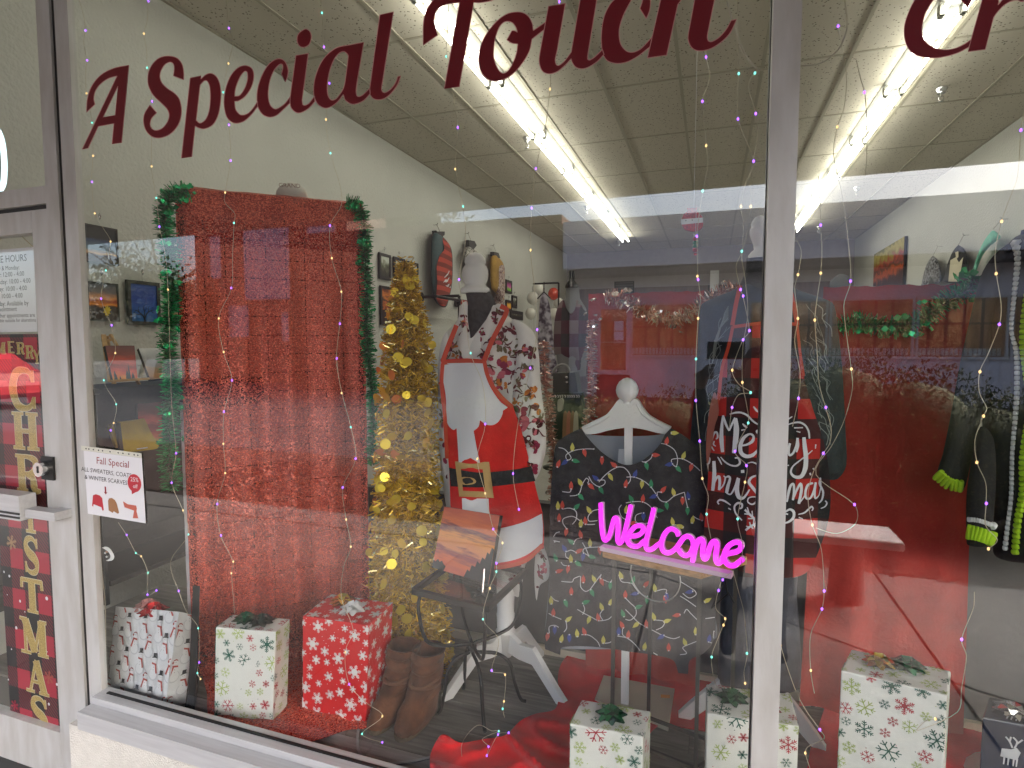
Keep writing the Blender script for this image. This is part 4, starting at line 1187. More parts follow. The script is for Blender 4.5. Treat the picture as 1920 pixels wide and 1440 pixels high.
# braided cord on the floor
cp = [(672,1368),(670,1390),(674,1412),(690,1426),(715,1432),(745,1432),(780,1427),(806,1421)]
pts = [at(x, y, Z=FZ+.006) for x, y in sm(cp, 8, False)]
cord = thing('braided_cord', 'grey braided cord lying in a curve on the platform floor', 'cord', pts[0])
t = MB(); t.tube(pts, .0045, 8); t.build('cord', mat('cord_grey', (.07, .07, .07), .8), cord)
t = MB()
for i in range(0, len(pts)-1):
    for s_ in (.25, .75):
        p = pts[i].lerp(pts[i+1], s_); d = (pts[i+1]-pts[i]).normalized(); q = V3((-d.y, d.x, 0))
        t.tube([p-q*.004+d*.003+U*.002, p+U*.0055, p+q*.004-d*.003+U*.002], .0018, 4)
t.build('braid', mat('cord_pale', (.30, .30, .29), .8), cord)['kind'] = 'stuff'

# ================================================================== gift boxes
m_wrapw = mat('wrap_white', (.68, .69, .66), .38, spec=.5, bump=.35, bscale=14, bdist=.02)
m_wrapr = mat('wrap_red', (.62, .012, .016), .28, spec=.5, bump=.35, bscale=14, bdist=.02)
m_wraps = mat('wrap_snow', (.64, .65, .68), .4, var=.08, vscale=14, bump=.4, bscale=16, bdist=.02)
m_wrapn = mat('wrap_navy', (.008, .014, .035), .25)
PF = [mat('flake_red', (.42, .03, .045), .5), mat('flake_green', (.012, .10, .07), .5), mat('flake_lime', (.36, .46, .13), .5)]
m_flw = mat('flake_white', (.72, .70, .70), .5)
def flake(mb, fn, x, y, r, mat, style, rot):
    for k in range(6):
        a = rot+k*PI/3; ca, sa = math.cos(a), math.sin(a)
        def q(u, v): return fn(x+u*ca-v*sa, y+u*sa+v*ca)
        w_ = r*.055
        mb.add([q(.0, -w_), q(r, -w_*.8), q(r, w_*.8), q(0, w_)], [(0, 1, 2, 3)], mat)
        for u0, l in (((.42, .36), (.68, .30)) if style == 0 else ((.3, .26), (.5, .34), (.72, .26)) if style == 1 else ((.55, .42),)):
            for s_ in (-1, 1):
                a0 = (r*u0, 0); a1 = (r*(u0+l*.62), s_*r*l*.72)
                dx, dy = -(a1[1]-a0[1]), a1[0]-a0[0]; L_ = math.hypot(dx, dy); dx *= w_*.8/L_; dy *= w_*.8/L_
                mb.add([q(a0[0]-dx, a0[1]-dy), q(a1[0]-dx, a1[1]-dy), q(a1[0]+dx, a1[1]+dy), q(a0[0]+dx, a0[1]+dy)], [(0, 1, 2, 3)], mat)
        if style == 1:
            mb.add([q(0, 0), q(r*.24, -r*.14), q(r*.30, 0), q(r*.24, r*.14)], [(0, 1, 2, 3)], mat)
def bow(th, name, c, r, m, nrm=(0, 0, 1), seed=0, pts=8, up=.55):
    rr = random.Random(seed); nrm = V3(nrm).normalized()
    a0 = nrm.cross(V3((0, 1, .1))).normalized(); b0 = nrm.cross(a0); c = V3(c)
    t = MB()
    for ring, (k, h, l) in enumerate(((pts, .05, 1.0), (pts-1, .22, .8), (max(4, pts-3), .40, .55))):
        for i in range(k):
            a = 2*PI*(i+.37*ring)/k+rr.uniform(-.1, .1)
            d = a0*math.cos(a)+b0*math.sin(a); s_ = (b0*math.cos(a)-a0*math.sin(a))
            w_ = r*.24
            lr = r*l*rr.uniform(.9, 1.1)
            base = c+nrm*(r*h*.4)
            tip = base+d*lr+nrm*(r*(.06+up*h*.9))
            mid = base+d*lr*.55+nrm*(r*(.22+up*h*.9))
            mi2 = base+d*lr*.5+nrm*(r*(.02+h*.3))
            t.add([base-s_*w_*.5, base+s_*w_*.5, mid+s_*w_, mid-s_*w_, tip+s_*w_*.25, tip-s_*w_*.25, mi2+s_*w_, mi2-s_*w_], [(0, 1, 2, 3), (3, 2, 4, 5), (5, 4, 6, 7), (7, 6, 1, 0)])
    return t.build(name, m, th)
def gift(name, label, bot, top, zb, zt, wrapm, style, seed, lift=.0, off=None):
    """bot / top: pixels of front-left, front-right, back-right corners"""
    if bot:
        B = [at(*p, Z=zb) for p in bot]
    zz_ = zt if isinstance(zt, tuple) else (zt,)*3
    T_ = [at(*p, Z=q) for p, q in zip(top, zz_)]
    if not bot: B = [V3((p.x, p.y, zb)) for p in T_]
    B.append(B[0]+B[2]-B[1]); T_.append(T_[0]+T_[2]-T_[1])
    c = sum(B, V3())/4
    th = thing('gift_box', label, 'gift', c, 'wrapped gift boxes')
    t = MB()
    if isinstance(zt, tuple):
        K = 8
        for (p0, p1, p2, p3) in [(B[i], B[(i+1) % 4], T_[(i+1) % 4], T_[i]) for i in range(4)]+[tuple(T_), tuple(B)]:
            t.add([(p0.lerp(p1, i/K)).lerp(p3.lerp(p2, i/K), j/K) for j in range(K+1) for i in range(K+1)], [(j*(K+1)+i, j*(K+1)+i+1, (j+1)*(K+1)+i+1, (j+1)*(K+1)+i) for j in range(K) for i in range(K)], 0, True)
    else: t.hexa(B+T_)
    o = t.build('wrapped_box', wrapm, th)
    if not isinstance(zt, tuple): bv = o.modifiers.new('edge', 'BEVEL'); bv.width = .004; bv.segments = 2
    rr = random.Random(seed)
    faces = [(B[0], B[1], T_[1], T_[0]), (B[1], B[2], T_[2], T_[1]), (T_[0], T_[1], T_[2], T_[3]), (B[3], B[0], T_[0], T_[3])]
    t = MB()
    for fi, (p0, p1, p2, p3) in enumerate(faces):
        n_ = (p1-p0).cross(p3-p0).normalized()
        if n_.dot((p0+p2)/2-sum(B+T_, V3())/8) < 0: n_ = -n_
        wd = ((p1-p0).length+(p2-p3).length)/2; ht = ((p3-p0).length+(p2-p1).length)/2
        def fn(x, y, e=.0012):
            e += .003 if style == 'snowmen' else 0
            u, v = x/wd, y/ht
            u = min(1, max(0, u)); v = min(1, max(0, v))
            return (p0.lerp(p1, u)).lerp(p3.lerp(p2, u), v)+n_*e
        if style in ('flakes', 'red'):
            spots = []
            k = 0
            while k < 900 and len(spots) < 90:
                k += 1
                r = rr.choice((.014, .019, .025, .030)) if style == 'flakes' else rr.choice((.014, .019, .024, .027))
                x, y = rr.uniform(0, wd), rr.uniform(0, ht)
                if all(math.hypot(x-a, y-b) > (r+q)*1.06+.002 for a, b, q in spots):
                    spots.append((x, y, r))
                    if style == 'flakes': flake(t, fn, x, y, r, rr.randrange(3), rr.randrange(3), rr.random())
                    else:
                        flake(t, fn, x, y, r, 0, 1 if rr.random() < .6 else 0, rr.random())
                        flat(t, ell(x, y, r*.42, r*.42, 0, 10), lambda a, b: fn(a, b, .0010), 0)
            for _ in range(60 if style == 'red' else 14):
                x, y = rr.uniform(0, wd), rr.uniform(0, ht); flat(t, ell(x, y, .0014, .0014, 0, 6), fn, 0 if style == 'red' else rr.randrange(3))
        elif style == 'snowmen' and fi != 2:
            row = 0; y = ht*.02
            while y < ht:
                x = .012+(row % 2)*.044
                while x < wd+.01:
                    hat = (row+int(x*40)) % 2
                    s_ = .042; px_, py_ = x+rr.uniform(-.004, .004), y+rr.uniform(-.006, .006)
                    def P(o): return [(px_+a*s_, py_+b*s_) for a, b in o]
                    flat(t, P(ell(0, -.25, .62, .55, 0, 14)), lambda a, b: fn(a, b, .0006), 4)
                    flat(t, P(ell(0, -.22, .52, .46, 0, 14)), lambda a, b: fn(a, b, .0009), 3)
                    flat(t, P(ell(0, .42, .36, .42, 0, 12)), lambda a, b: fn(a, b, .0011), 3)
                    flat(t, P(ell(0, .98, .27, .26, 0, 12)), lambda a, b: fn(a, b, .0013), 3)
                    flat(t, P([(-.30, .78), (.30, .72), (.34, .56), (-.28, .62)]), lambda a, b: fn(a, b, .0016), 0)
                    sgn = 1 if hat else -1
                    flat(t, P([(.1*sgn, .66), (.3*sgn, .62), (.55*sgn, -.05), (.36*sgn, -.12)]), lambda a, b: fn(a, b, .0018), 0)
                    if hat:
                        flat(t, P([(-.34, 1.16), (.34, 1.22), (.34, 1.29), (-.34, 1.23)]), lambda a, b: fn(a, b, .0017), 2)
                        flat(t, P([(-.2, 1.2), (.22, 1.24), (.26, 1.62), (-.18, 1.6)]), lambda a, b: fn(a, b, .0018), 2)
                    else:
                        flat(t, P([(-.28, 1.1), (-.2, 1.25), (0, 1.32), (.2, 1.25), (.28, 1.08), (.18, 1.17), (0, 1.21), (-.18, 1.17)]), lambda a, b: fn(a, b, .0017), 1)
                        flat(t, P(ell(-.28, 1.02, .09, .12, 0, 8)), lambda a, b: fn(a, b, .0018), 1)
                    for q in (.15, .38): flat(t, P(ell(0, q, .035, .035, 0, 6)), lambda a, b: fn(a, b, .0019), 2)
                    for q in (-.09, .09): flat(t, P(ell(q, 1.04, .03, .03, 0, 6)), lambda a, b: fn(a, b, .0019), 2)
                    x += .088
                y += .066; row += 1
        elif style == 'deer':
            for (x, y, s_) in ((.07, ht-.09, .05), (.16, ht-.17, .04), (.05, ht-.24, .04), (.20, ht-.07, .04)):
                if x > wd-.03 or y < .03: continue
                def P(o): return [(x+a*s_, y+b*s_) for a, b in o]
                flat(t, P([(-.45, -.35), (.35, -.4), (.5, .1), (.3, .35), (.05, .2), (-.4, .15)]), fn, 0)
                for L_ in ([(.2, .3), (.3, .7), (.1, .95)], [(.3, .6), (.55, .9)], [(.1, .3), (-.05, .65), (-.25, .9)], [(-.05, .6), (.0, .95)]):
                    ribbon(t, P(L_), s_*.09, fn)
                for q in (-.3, -.1, .15, .3): flat(t, P([(q, -.3), (q+.1, -.3), (q+.06, -.8), (q, -.8)]), fn, 0)
    ms = {'flakes': PF, 'red': [m_flw], 'snowmen': [mat('snow_scarf', (.38, .06, .05), .6), mat('snow_muff', (.30, .03, .03), .6), m_ink, mat('snow_white', (.68, .69, .72), .6), mat('snow_shade', (.52, .53, .57), .6)], 'deer': [mat('deer_silver', (.6, .62, .66), .35, .4)]}[style]
    o = t.build('wrap_print', ms, th); o['kind'] = 'stuff'
    return th, T_
g, T_ = gift('gift_box', 'white gift wrapped in snowman paper with a red bow, by the window jamb', [(202,1297),(308,1337),(348,1318)], [(217,1137),(336,1147),(365,1153)], FZ+.002, (.644, .715, .665), m_wraps, 'snowmen', 3)
cc = sum(T_, V3())/4
bow(g, 'bow', cc+V3((.02, -.02, .006)), .055, mat('bow_red', (.62, .01, .02), .2, .5), seed=1)
bow(g, 'bow', cc+V3((-.035, .0, .006)), .05, mat('bow_candy', (.55, .25, .24), .3, .3), seed=2)
g, T_ = gift('gift_box', 'slim white snowflake gift with dark green bows in front of the curtain', [(401,1344),(511,1353),(539,1327)], [(404,1176),(517,1185),(544,1160)], FZ+.008, .663, m_wrapw, 'flakes', 11)
cc = sum(T_, V3())/4
bow(g, 'bow', cc+V3((-.035, .0, .004)), .045, mat('bow_green', (.01, .16, .07), .2, .7), seed=3)
bow(g, 'bow', cc+V3((.035, .005, .004)), .047, mat('bow_darkgreen', (.006, .022, .014), .3, .6), seed=4)
g, T_ = gift('gift_box', 'red gift with white snowflakes and white and gold bows', [(567,1332),(686,1360),(730,1308)], [(567,1155),(692,1173),(737,1130)], FZ+.004, .688, m_wrapr, 'red', 21)
cc = sum(T_, V3())/4
bow(g, 'bow', cc+V3((.025, -.01, .004)), .052, mat('bow_white', (.72, .72, .74), .35), seed=5, pts=6)
bow(g, 'bow', cc+V3((-.05, .03, .004)), .05, mat('bow_gold', (.78, .56, .10), .22, 1), seed=6)
g, T_ = gift('gift_box', 'white snowflake gift with a shiny green bow, on the red fleece', None, [(1068,1357),(1206,1382),(1220,1333)], FZ+.03, .60, m_wrapw, 'flakes', 31)
cc = sum(T_, V3())/4
bow(g, 'bow', cc+V3((-.0, .0, .002)), .048, mat('bow_emerald', (.01, .20, .07), .15, .75), seed=7, pts=7, up=.55)
g, T_ = gift('gift_box', 'white snowflake gift half hidden behind the window mullion', None, [(1325,1337),(1498,1362),(1483,1303)], FZ+.004, .64, m_wrapw, 'flakes', 41)
cc = sum(T_, V3())/4
bow(g, 'bow', cc+V3((-.045, .0, .002)), .046, MATS['bow_emerald'], seed=8, pts=7, up=.55)
bow(g, 'bow', cc+V3((.052, -.01, .002)), .03, mat('bow_darkred', (.25, .01, .03), .3, .4), seed=18, pts=7, up=.55)
g, T_ = gift('gift_box', 'tall white snowflake gift with gold and green bows in the right pane', None, [(1577,1257),(1776,1304),(1783,1258)], FZ+.006, .74, m_wrapw, 'flakes', 51)
cc = sum(T_, V3())/4
bow(g, 'bow', cc+V3((-.035, .02, .002)), .046, MATS['bow_gold'], seed=9, up=.55)
bow(g, 'bow', cc+V3((.035, .025, .002)), .048, MATS['bow_green'], seed=10, up=.55)
g, T_ = gift('gift_box', 'navy gift with silver reindeer print at the right edge', None, [(1842,1345),(1990,1372),(1995,1330)], FZ+.005, .55, m_wrapn, 'deer', 61)
cc = sum(T_, V3())/4
bow(g, 'bow', cc+V3((-.03, -.01, .002)), .05, mat('bow_silver', (.75, .76, .8), .15, 1), seed=12)

# ================================================================== hanger stand with the string-light top
YH = .62
hs = thing('hanger_stand', 'white wooden hanger stand with a ball knob carrying the dark top', 'hanger stand', (-.27, YH, FZ))
t = MB(); lathe_px(t, [(708,1),(710,8),(716,15.5),(724,20),(731,21.5),(738,20.5),(745,17),(751,11),(753,9),(757,10)], YH, 1176, n=24); t.build('knob', m_whitegloss, hs)
HG = sm([(1157,752),(1163,748),(1190,748),(1197,752),(1205,765),(1216,779),(1234,790),(1258,802,1),(1247,814,1),(1233,812),(1206,805),(1178,802),(1146,806),(1118,813),(1098,814,1),(1090,801,1),(1112,790),(1136,778),(1149,763)], 5)
t = MB(); panel(t, HG, lambda x, y: at(x, y, Y=YH-.014+.006*abs((x-1175)/80)), step=14, th=(0, .034, 0)); t.build('hanger', m_whitegloss, hs)
t = MB()
for P_ in ([(1097,804),(1125,793),(1142,781)], [(1194,758),(1204,776),(1222,790),(1246,803)]):
    t.tube([at(x, y, Y=YH-.016) for x, y in sm(P_, 5, False)], .0022, 6)
t.build('hanger_ridge', m_whitegloss, hs)
pa, pb_ = at(1171, 800, Y=YH+.005), at(1186, 800, Y=YH+.005)
bx, bz = at(1183, 1320, Y=.6), 0
t = MB(); t.box(pa.x, pb_.x, YH+.002, YH+.016, FZ+.012, pa.z); t.build('post', m_white, hs)
t = MB(); bc = [at(1132,1266,Z=FZ+.02), at(1115,1311,Z=FZ+.02), at(1253,1364,Z=FZ+.02), at(1265,1291,Z=FZ+.02)]
t.hexa([p-U*.014 for p in bc]+bc); t.build('base_board', mat('board_beige', (.52, .47, .38), .6, var=.05, vscale=6), hs)
t = MB(); q = [at(1239,1302,Z=FZ+.0215), at(1256,1303,Z=FZ+.0215), at(1256,1309,Z=FZ+.0215), at(1239,1308,Z=FZ+.0215)]; t.add(q, [(0, 1, 2, 3)]); t.build('price_tag', mat('tag_orange', (.62, .27, .05), .7), hs)

m_top = mat('charcoal_knit', (.03, .028, .033), .85, var=.3, vscale=30, bump=.25, bscale=180)
shirt = thing('string_light_top', 'charcoal long sleeve top printed with coloured Christmas string lights', 'top', (-.25, YH, .85))
SH = sm([(1090,803,1),(1070,812),(1048,826),(1040,842),(1036,880),(1032,940),(1030,1010),(1030,1090),(1026,1150),(1021,1190),(1022,1217,1),(1050,1228,1),(1054,1214),(1100,1212),(1150,1217),(1180,1222),(1225,1228),(1262,1238),(1272,1262,1),(1290,1264,1),(1294,1238),(1320,1224),(1338,1200),(1342,1160),(1340,1090),(1338,1020),(1334,960),(1330,900),(1322,860),(1306,836),(1284,818),(1258,803,1),(1247,814,1),(1238,832),(1222,850),(1200,866),(1176,872),(1152,864),(1128,848),(1110,830),(1097,815,1)], 5)
sfold = lambda x, y: .010*math.sin(x*.075+y*.006)*min(1, max(.15, (y-860)/250))+.010*noise.noise((x*.018, y*.006, 4))
YS = lambda x, y: YH-.012+(.018 if (x < 1052 or x > 1296) else 0)
# front sheet and back sheet around the hanger: a hollow garment
def shf(px, py, eps=0):
    tt = max(0, min(1, (px-1022)/(1342-1022)))
    return at(px, py, Y=YH-.012-.055*math.sqrt(max(0, 1-(2*tt-1)**2))*min(1, max(.25, (py-795)/120))+sfold(px, py)-eps)
t = MB(); panel(t, SH, shf, step=9, th=(0, .002, 0)); t.build('front', m_top, shirt)
SB = sm([(1090,803,1),(1070,812),(1048,826),(1040,842),(1032,940),(1030,1090),(1021,1190),(1022,1217,1),(1180,1216),(1338,1200),(1342,1160),(1334,960),(1322,860),(1306,836),(1258,803,1),(1236,815),(1178,818),(1110,815)], 5)
t = MB(); panel(t, SB, lambda x, y: at(x, y, Y=YH+.03+.03*math.sqrt(max(0, 1-((x-1182)/165)**2))), step=18, th=(0, .002, 0)); t.build('back', mat('top_inside', (.34, .36, .41), .85), shirt)
t = MB(); panel(t, [(1160,842),(1171,842),(1170,872),(1158,871)], lambda x, y: at(x, y, Y=YH+.027), th=(0, .0006, 0)); t.build('neck_label', m_paper, shirt)
LT = [mat('bulb_yellow', (.55, .50, .10), .6), mat('bulb_red', (.55, .07, .045), .6), mat('bulb_green', (.03, .25, .11), .6), mat('bulb_blue', (.035, .06, .28), .6), mat('cord_print', (.62, .62, .66), .6)]
t = MB()
def sdec(o, k, e=.003):
    if all(inside(a, b, SH) for a, b in o): flat(t, o, lambda x, y: shf(x, y, e), k)
def scord(P_, k=4):
    q = sm(P_, 6, False)
    for i in range(0, len(q)-1):
        if inside(*q[i], SH) and inside(*q[i+1], SH):
            L, R = stroke([q[i], q[i+1]], 1.5, 1, False); 
            sdec(L+R[::-1], 4, .0025)
def sbulb(x, y, a, k):
    a = math.radians(a); s_ = 14.5
    o = [(-.05, -.18), (.12, -.2), (.35, -.27), (.62, -.2), (1.0, 0), (.62, .2), (.35, .27), (.12, .2), (-.05, .18)]
    sdec([(x+(u*math.cos(a)-v*math.sin(a))*s_*1.05, y+(u*math.sin(a)+v*math.cos(a))*s_*1.05) for u, v in o], k, .0035)
    sdec(ell(x, y, 1.5, 1.5, 0, 6), 4, .004)
z3 = zc(1000, 780, 340/1440); z4 = zc(1000, 1040, .25)
for P_ in ([(200,250),(250,265),(300,330),(270,350),(260,310),(320,275),(400,262),(480,262)], [(985,215),(1050,225),(1120,270),(1145,340),(1135,400),(1105,380),(1100,345),(1180,340),(1260,380),(1325,435)], [(660,405),(720,410),(765,460),(770,510),(750,540)], [(230,600),(290,605),(300,580)], [(290,635),(360,620),(390,540),(420,495),(440,510),(430,535)], [(440,480),(470,530),(520,560),(565,540),(565,510),(520,510)], [(520,525),(570,470),(620,430),(665,408)], [(740,485),(800,485),(870,512),(930,560),(975,620),(1010,670),(1060,680),(1120,635),(1200,605)], [(985,630),(985,605),(1010,605)], [(1200,605),(1210,660),(1225,725)], [(850,358),(890,365),(930,340),(945,310)], [(230,740),(290,732),(340,760),(340,820),(310,860)], [(260,890),(235,850),(240,815),(310,797),(370,830),(420,860),(490,860)], [(530,740),(470,755),(435,800),(445,835),(510,830)], [(700,705),(680,740),(700,800),(730,820)], [(735,690),(800,680),(870,683),(930,720),(985,810)], [(860,770),(815,790),(815,840),(870,855),(940,840),(965,790)], [(1110,865),(1170,870),(1190,890)], [(1270,795),(1300,815),(1340,830)], [(160,960),(180,930),(210,920)], [(160,990),(210,1000)], [(255,1085),(260,1120),(290,1135)], [(260,1080),(300,1065),(340,1085)], [(320,1015),(340,980),(380,968)], [(390,1005),(420,1060),(440,1110)], [(440,1110),(395,1080),(410,1050),(530,1040),(600,1042)], [(220,1160),(240,1185),(290,1190)]): scord(z3(P_))
for x, y, a, k in ((310,275,-90,0),(400,265,75,1),(310,350,15,2),(270,350,140,3),(480,262,20,0),(545,325,90,1),(190,405,-70,1),(660,405,-140,1),(1055,225,-80,1),(1095,135,0,0),(970,230,-30,0),(945,310,0,1),(893,370,75,2),(930,290,150,1),(1185,340,-70,0),(1105,380,170,3),(1135,400,50,2),(1260,380,105,1),(755,385,10,0),(300,580,-90,1),(385,550,-120,0),(440,540,45,1),(515,510,-140,3),(525,565,60,2),(600,460,60,0),(800,485,-70,3),(865,515,95,0),(935,565,-90,2),(1015,605,-50,1),(1120,630,-105,0),(730,565,-80,1),(980,630,160,3),(1055,685,80,2),(1185,645,90,1),(1225,725,90,2),(1235,660,-100,3),(790,680,-120,2),(868,683,-85,1),(360,620,50,2),(195,740,-90,0),(325,740,-45,2),(230,735,-90,1),(455,770,-120,0),(415,860,-95,1),(375,880,-85,0),(265,895,100,1),(380,968,-100,1),(205,835,-90,1),(1110,865,-100,0),(1190,885,-160,0),(1260,850,-80,0),(1340,830,-100,1),(975,750,0,2),(875,770,90,3),(815,845,165,1),(735,770,-85,0),(320,1015,-140,2),(450,1035,-90,0),(525,1042,85,1),(440,1110,20,2),(260,1075,-120,3),(340,1085,-30,1),(300,1160,-95,0),(185,1150,-110,2),(335,1155,40,2),(280,1190,100,1),(400,1090,100,3),(170,1000,140,1),(180,1240,-20,1)):
    p = z3([(x, y)])[0]; sbulb(p[0], p[1], a, k)
for P_ in ([(210,200),(290,205),(305,180),(350,160)], [(355,160),(355,240),(390,275),(425,262)], [(425,262),(470,200),(510,145)], [(510,150),(500,180),(530,190),(580,205),(600,150)], [(640,150),(660,200),(710,210),(740,215)], [(740,215),(790,280),(840,310),(860,312)], [(690,325),(730,365),(765,400),(770,450),(730,490),(690,485)], [(690,410),(740,460),(790,510),(850,545)], [(370,365),(385,410),(370,450)], [(330,410),(380,440),(430,465),(490,495),(560,485),(590,460)], [(520,415),(500,450),(520,490)], [(910,490),(980,500),(970,540),(920,565)], [(850,545),(900,570),(970,605),(1050,630),(1100,615)], [(360,600),(420,605),(480,650),(500,690)], [(630,610),(700,625),(760,670),(800,720)], [(520,665),(570,660),(600,640)], [(670,550),(670,600),(705,625)], [(115,440),(150,460),(210,485)], [(120,590),(120,540),(160,530),(190,545)], [(245,500),(250,550),(230,580)], [(900,735),(970,775),(1030,790)], [(1100,750),(1150,740),(1120,700),(1150,680)], [(1150,680),(1200,660),(1225,650)], [(1100,200),(1150,230),(1210,270),(1220,300),(1170,325),(1120,290)], [(1100,310),(1150,340),(1220,390)], [(1130,440),(1150,410),(1180,440),(1230,490)], [(1290,480),(1360,470)], [(1355,570),(1350,620),(1365,660)], [(1310,655),(1350,665)], [(130,310),(160,340),(190,350)], [(915,275),(970,260),(1000,265),(990,295)]): scord(z4(P_))
for x, y, a, k in ((375,210,-90,1),(465,205,-115,0),(505,180,70,1),(430,262,65,2),(580,205,95,2),(740,215,-70,2),(690,325,-90,1),(785,290,170,3),(855,312,95,2),(765,400,-20,2),(370,365,-20,2),(520,415,-110,0),(570,375,-60,0),(490,495,-100,1),(425,465,110,0),(680,465,-110,2),(790,510,140,0),(850,545,-95,1),(910,490,-105,0),(980,505,-20,0),(675,550,-115,1),(710,625,-85,1),(390,600,-110,1),(525,665,-90,0),(830,715,-80,0),(150,460,-90,1),(245,500,-40,0),(235,340,70,2),(160,540,90,3),(205,655,-75,0),(110,590,100,1),(270,600,90,3),(125,720,-110,2),(330,615,-95,0),(1100,450,170,1),(980,605,150,3),(1145,680,-110,0),(1015,720,-90,1),(970,770,-70,3),(1195,275,170,3),(1355,575,-120,1),(1315,655,-80,3),(1220,600,-95,0),(1285,355,-30,0),(985,310,80,1),(830,240,-50,1),(915,275,-100,0),(665,180,-110,0),(135,370,-95,0),(115,320,-90,1),(1090,880,-100,0),(1000,290,90,3),(285,300,-90,1),(640,600,-90,3),(1205,800,-90,2)):
    p = z4([(x, y)])[0]; sbulb(p[0], p[1], a, k)
t.build('light_print', LT, shirt)['kind'] = 'stuff'

# ================================================================== stool and neon sign
ZS = 1.0
SA = V3((-.268, .33, 0)); SC = V3((-.017, .265, 0)); SBk = V3((-.169, .453, 0)); SD = SC+SBk-SA
st = thing('wood_top_stool', 'small stand with a wooden plank top and thin dark steel legs', 'stand', (-.1, .37, FZ))
uu = (SC-SA).normalized(); vv = (SBk-SA).normalized()
t = MB(); q = [SA-uu*.02-vv*.025, SC+uu*.02-vv*.025, SD+uu*.02+vv*.02, SBk-uu*.02+vv*.02]
t.hexa([p+U*(ZS) for p in q]+[p+U*(ZS+.026) for p in q]); o = t.build('plank_top', m_woodtop, st)
bv = o.modifiers.new('edge', 'BEVEL'); bv.width = .003; bv.segments = 2
for p in (SA, SC, SBk, SD):
    t = MB(); t.bar(p+U*FZ, p+U*ZS, .011, .011, upv=(0, 1, 0)); t.build('leg', m_steel, st)
t = MB()
for a, b in ((SBk, SD), (SBk, SA), (SA, SC), (SC, SD)):
    t.bar(a+U*(FZ+.10), b+U*(FZ+.10), .009, .009)
for a, b in ((SA, SC), (SBk, SD), (SA, SBk), (SC, SD)): t.bar(a+U*(ZS-.006), b+U*(ZS-.006), .009, .009)
t.build('crossbar', m_steel, st)
# scrollwork ring under the top
t = MB(); cc = at(1228, 1080, Y=.44); rr_ = .082
t.tube([cc+uu*(rr_*math.cos(a*PI/16))+U*(rr_*math.sin(a*PI/16)) for a in range(32)], .0022, 6, 0, closed=True)
for sx in (-1, 1):
    t.tube([cc+uu*(sx*.03+.02*sx*math.cos(a))+U*(.03+.02*math.sin(a)*(1-a/9)) for a in [x*.5 for x in range(12)]], .002, 5)
t.build('scrollwork', mat('scroll_silver', (.5, .5, .5), .3, .9), st)

NP = V3((-.268, .300, 1)); NN = V3((.26, 1, 0)).normalized()
neon = thing('neon_sign', 'glowing pink neon sign reading Welcome on the plank topped stand', 'neon sign', NP+V3((.1, -.03, .03)))
m_neon = emat('neon_pink', (1.0, .045, .95), .21)
m_neonback = mat('neon_backing', (.70, .50, .66), .4)
zn = zc(1100, 920, 1/6)
NS = [[(158,140),(160,250),(166,380),(176,480),(192,545),(212,560),(238,540),(262,480),(288,380),(310,312),(335,310),(348,345),(350,430),(345,520),(350,575),(372,592),(400,560),(430,450),(462,320),(482,230),(496,165)],
 [(478,512),(540,512),(600,490),(632,450),(630,410),(598,394),(545,405),(500,450),(466,510),(456,560),(480,605),(535,630),(590,618),(628,580),(652,560)],
 [(754,200),(735,290),(705,410),(680,510),(663,590),(668,645),(695,668),(740,655),(785,620),(835,585)],
 [(1030,510),(1012,462),(965,432),(920,440),(875,490),(846,560),(838,625),(860,680),(905,702),(960,685),(1010,640),(1050,585),(1095,528),(1145,515),(1185,550),(1198,610),(1180,680),(1140,725),(1090,728),(1045,690),(1030,655)],
 [(1190,800),(1200,740),(1218,660),(1240,590),(1270,548),(1300,552),(1310,600),(1302,680),(1305,740),(1325,770),(1350,755),(1368,690),(1395,610),(1430,570),(1460,585),(1462,650),(1450,730),(1455,795),(1478,818),(1508,800),(1528,760),(1545,724)],
 [(1545,724),(1610,705),(1680,690),(1728,655),(1735,612),(1705,582),(1655,585),(1600,620),(1560,680),(1545,745),(1560,805),(1605,842),(1660,842),(1710,805),(1758,768)]]
for L_ in NS:
    pts = [onp(x, y, NP, NN) for x, y in sm(zn(L_), 5, False)]
    t = MB(); t.tube(pts, .0068, 8); t.build('neon_tube', m_neon, neon)
    t = MB(); t.tube([p+V3((.004, .012, .0)) for p in pts], .0065, 6); t.build('tube_backing', m_neonback, neon)
a, b = onp(1128, 1018, NP, NN), onp(1373, 1072, NP, NN)
a.z = b.z = ZS+.026
t = MB(); d = (b-a).normalized(); nn = V3((-d.y, d.x, 0))
t.hexa([a-nn*.012+U*.001, b-nn*.012+U*.001, b+nn*.016+U*.001, a+nn*.016+U*.001, a-nn*.012+U*.014, b-nn*.012+U*.014, b+nn*.016+U*.014, a+nn*.016+U*.014])
t.build('sign_base', m_neonback, neon)
t = MB(); q = b-d*.02+U*.004
t.tube([q, q+V3((.01, .02, -.06)), q+V3((-.03, .05, -.12)), q+V3((.0, .06, -.05)), q+V3((.03, .06, -.10))], .0025, 6); t.build('power_cord', m_black, neon)
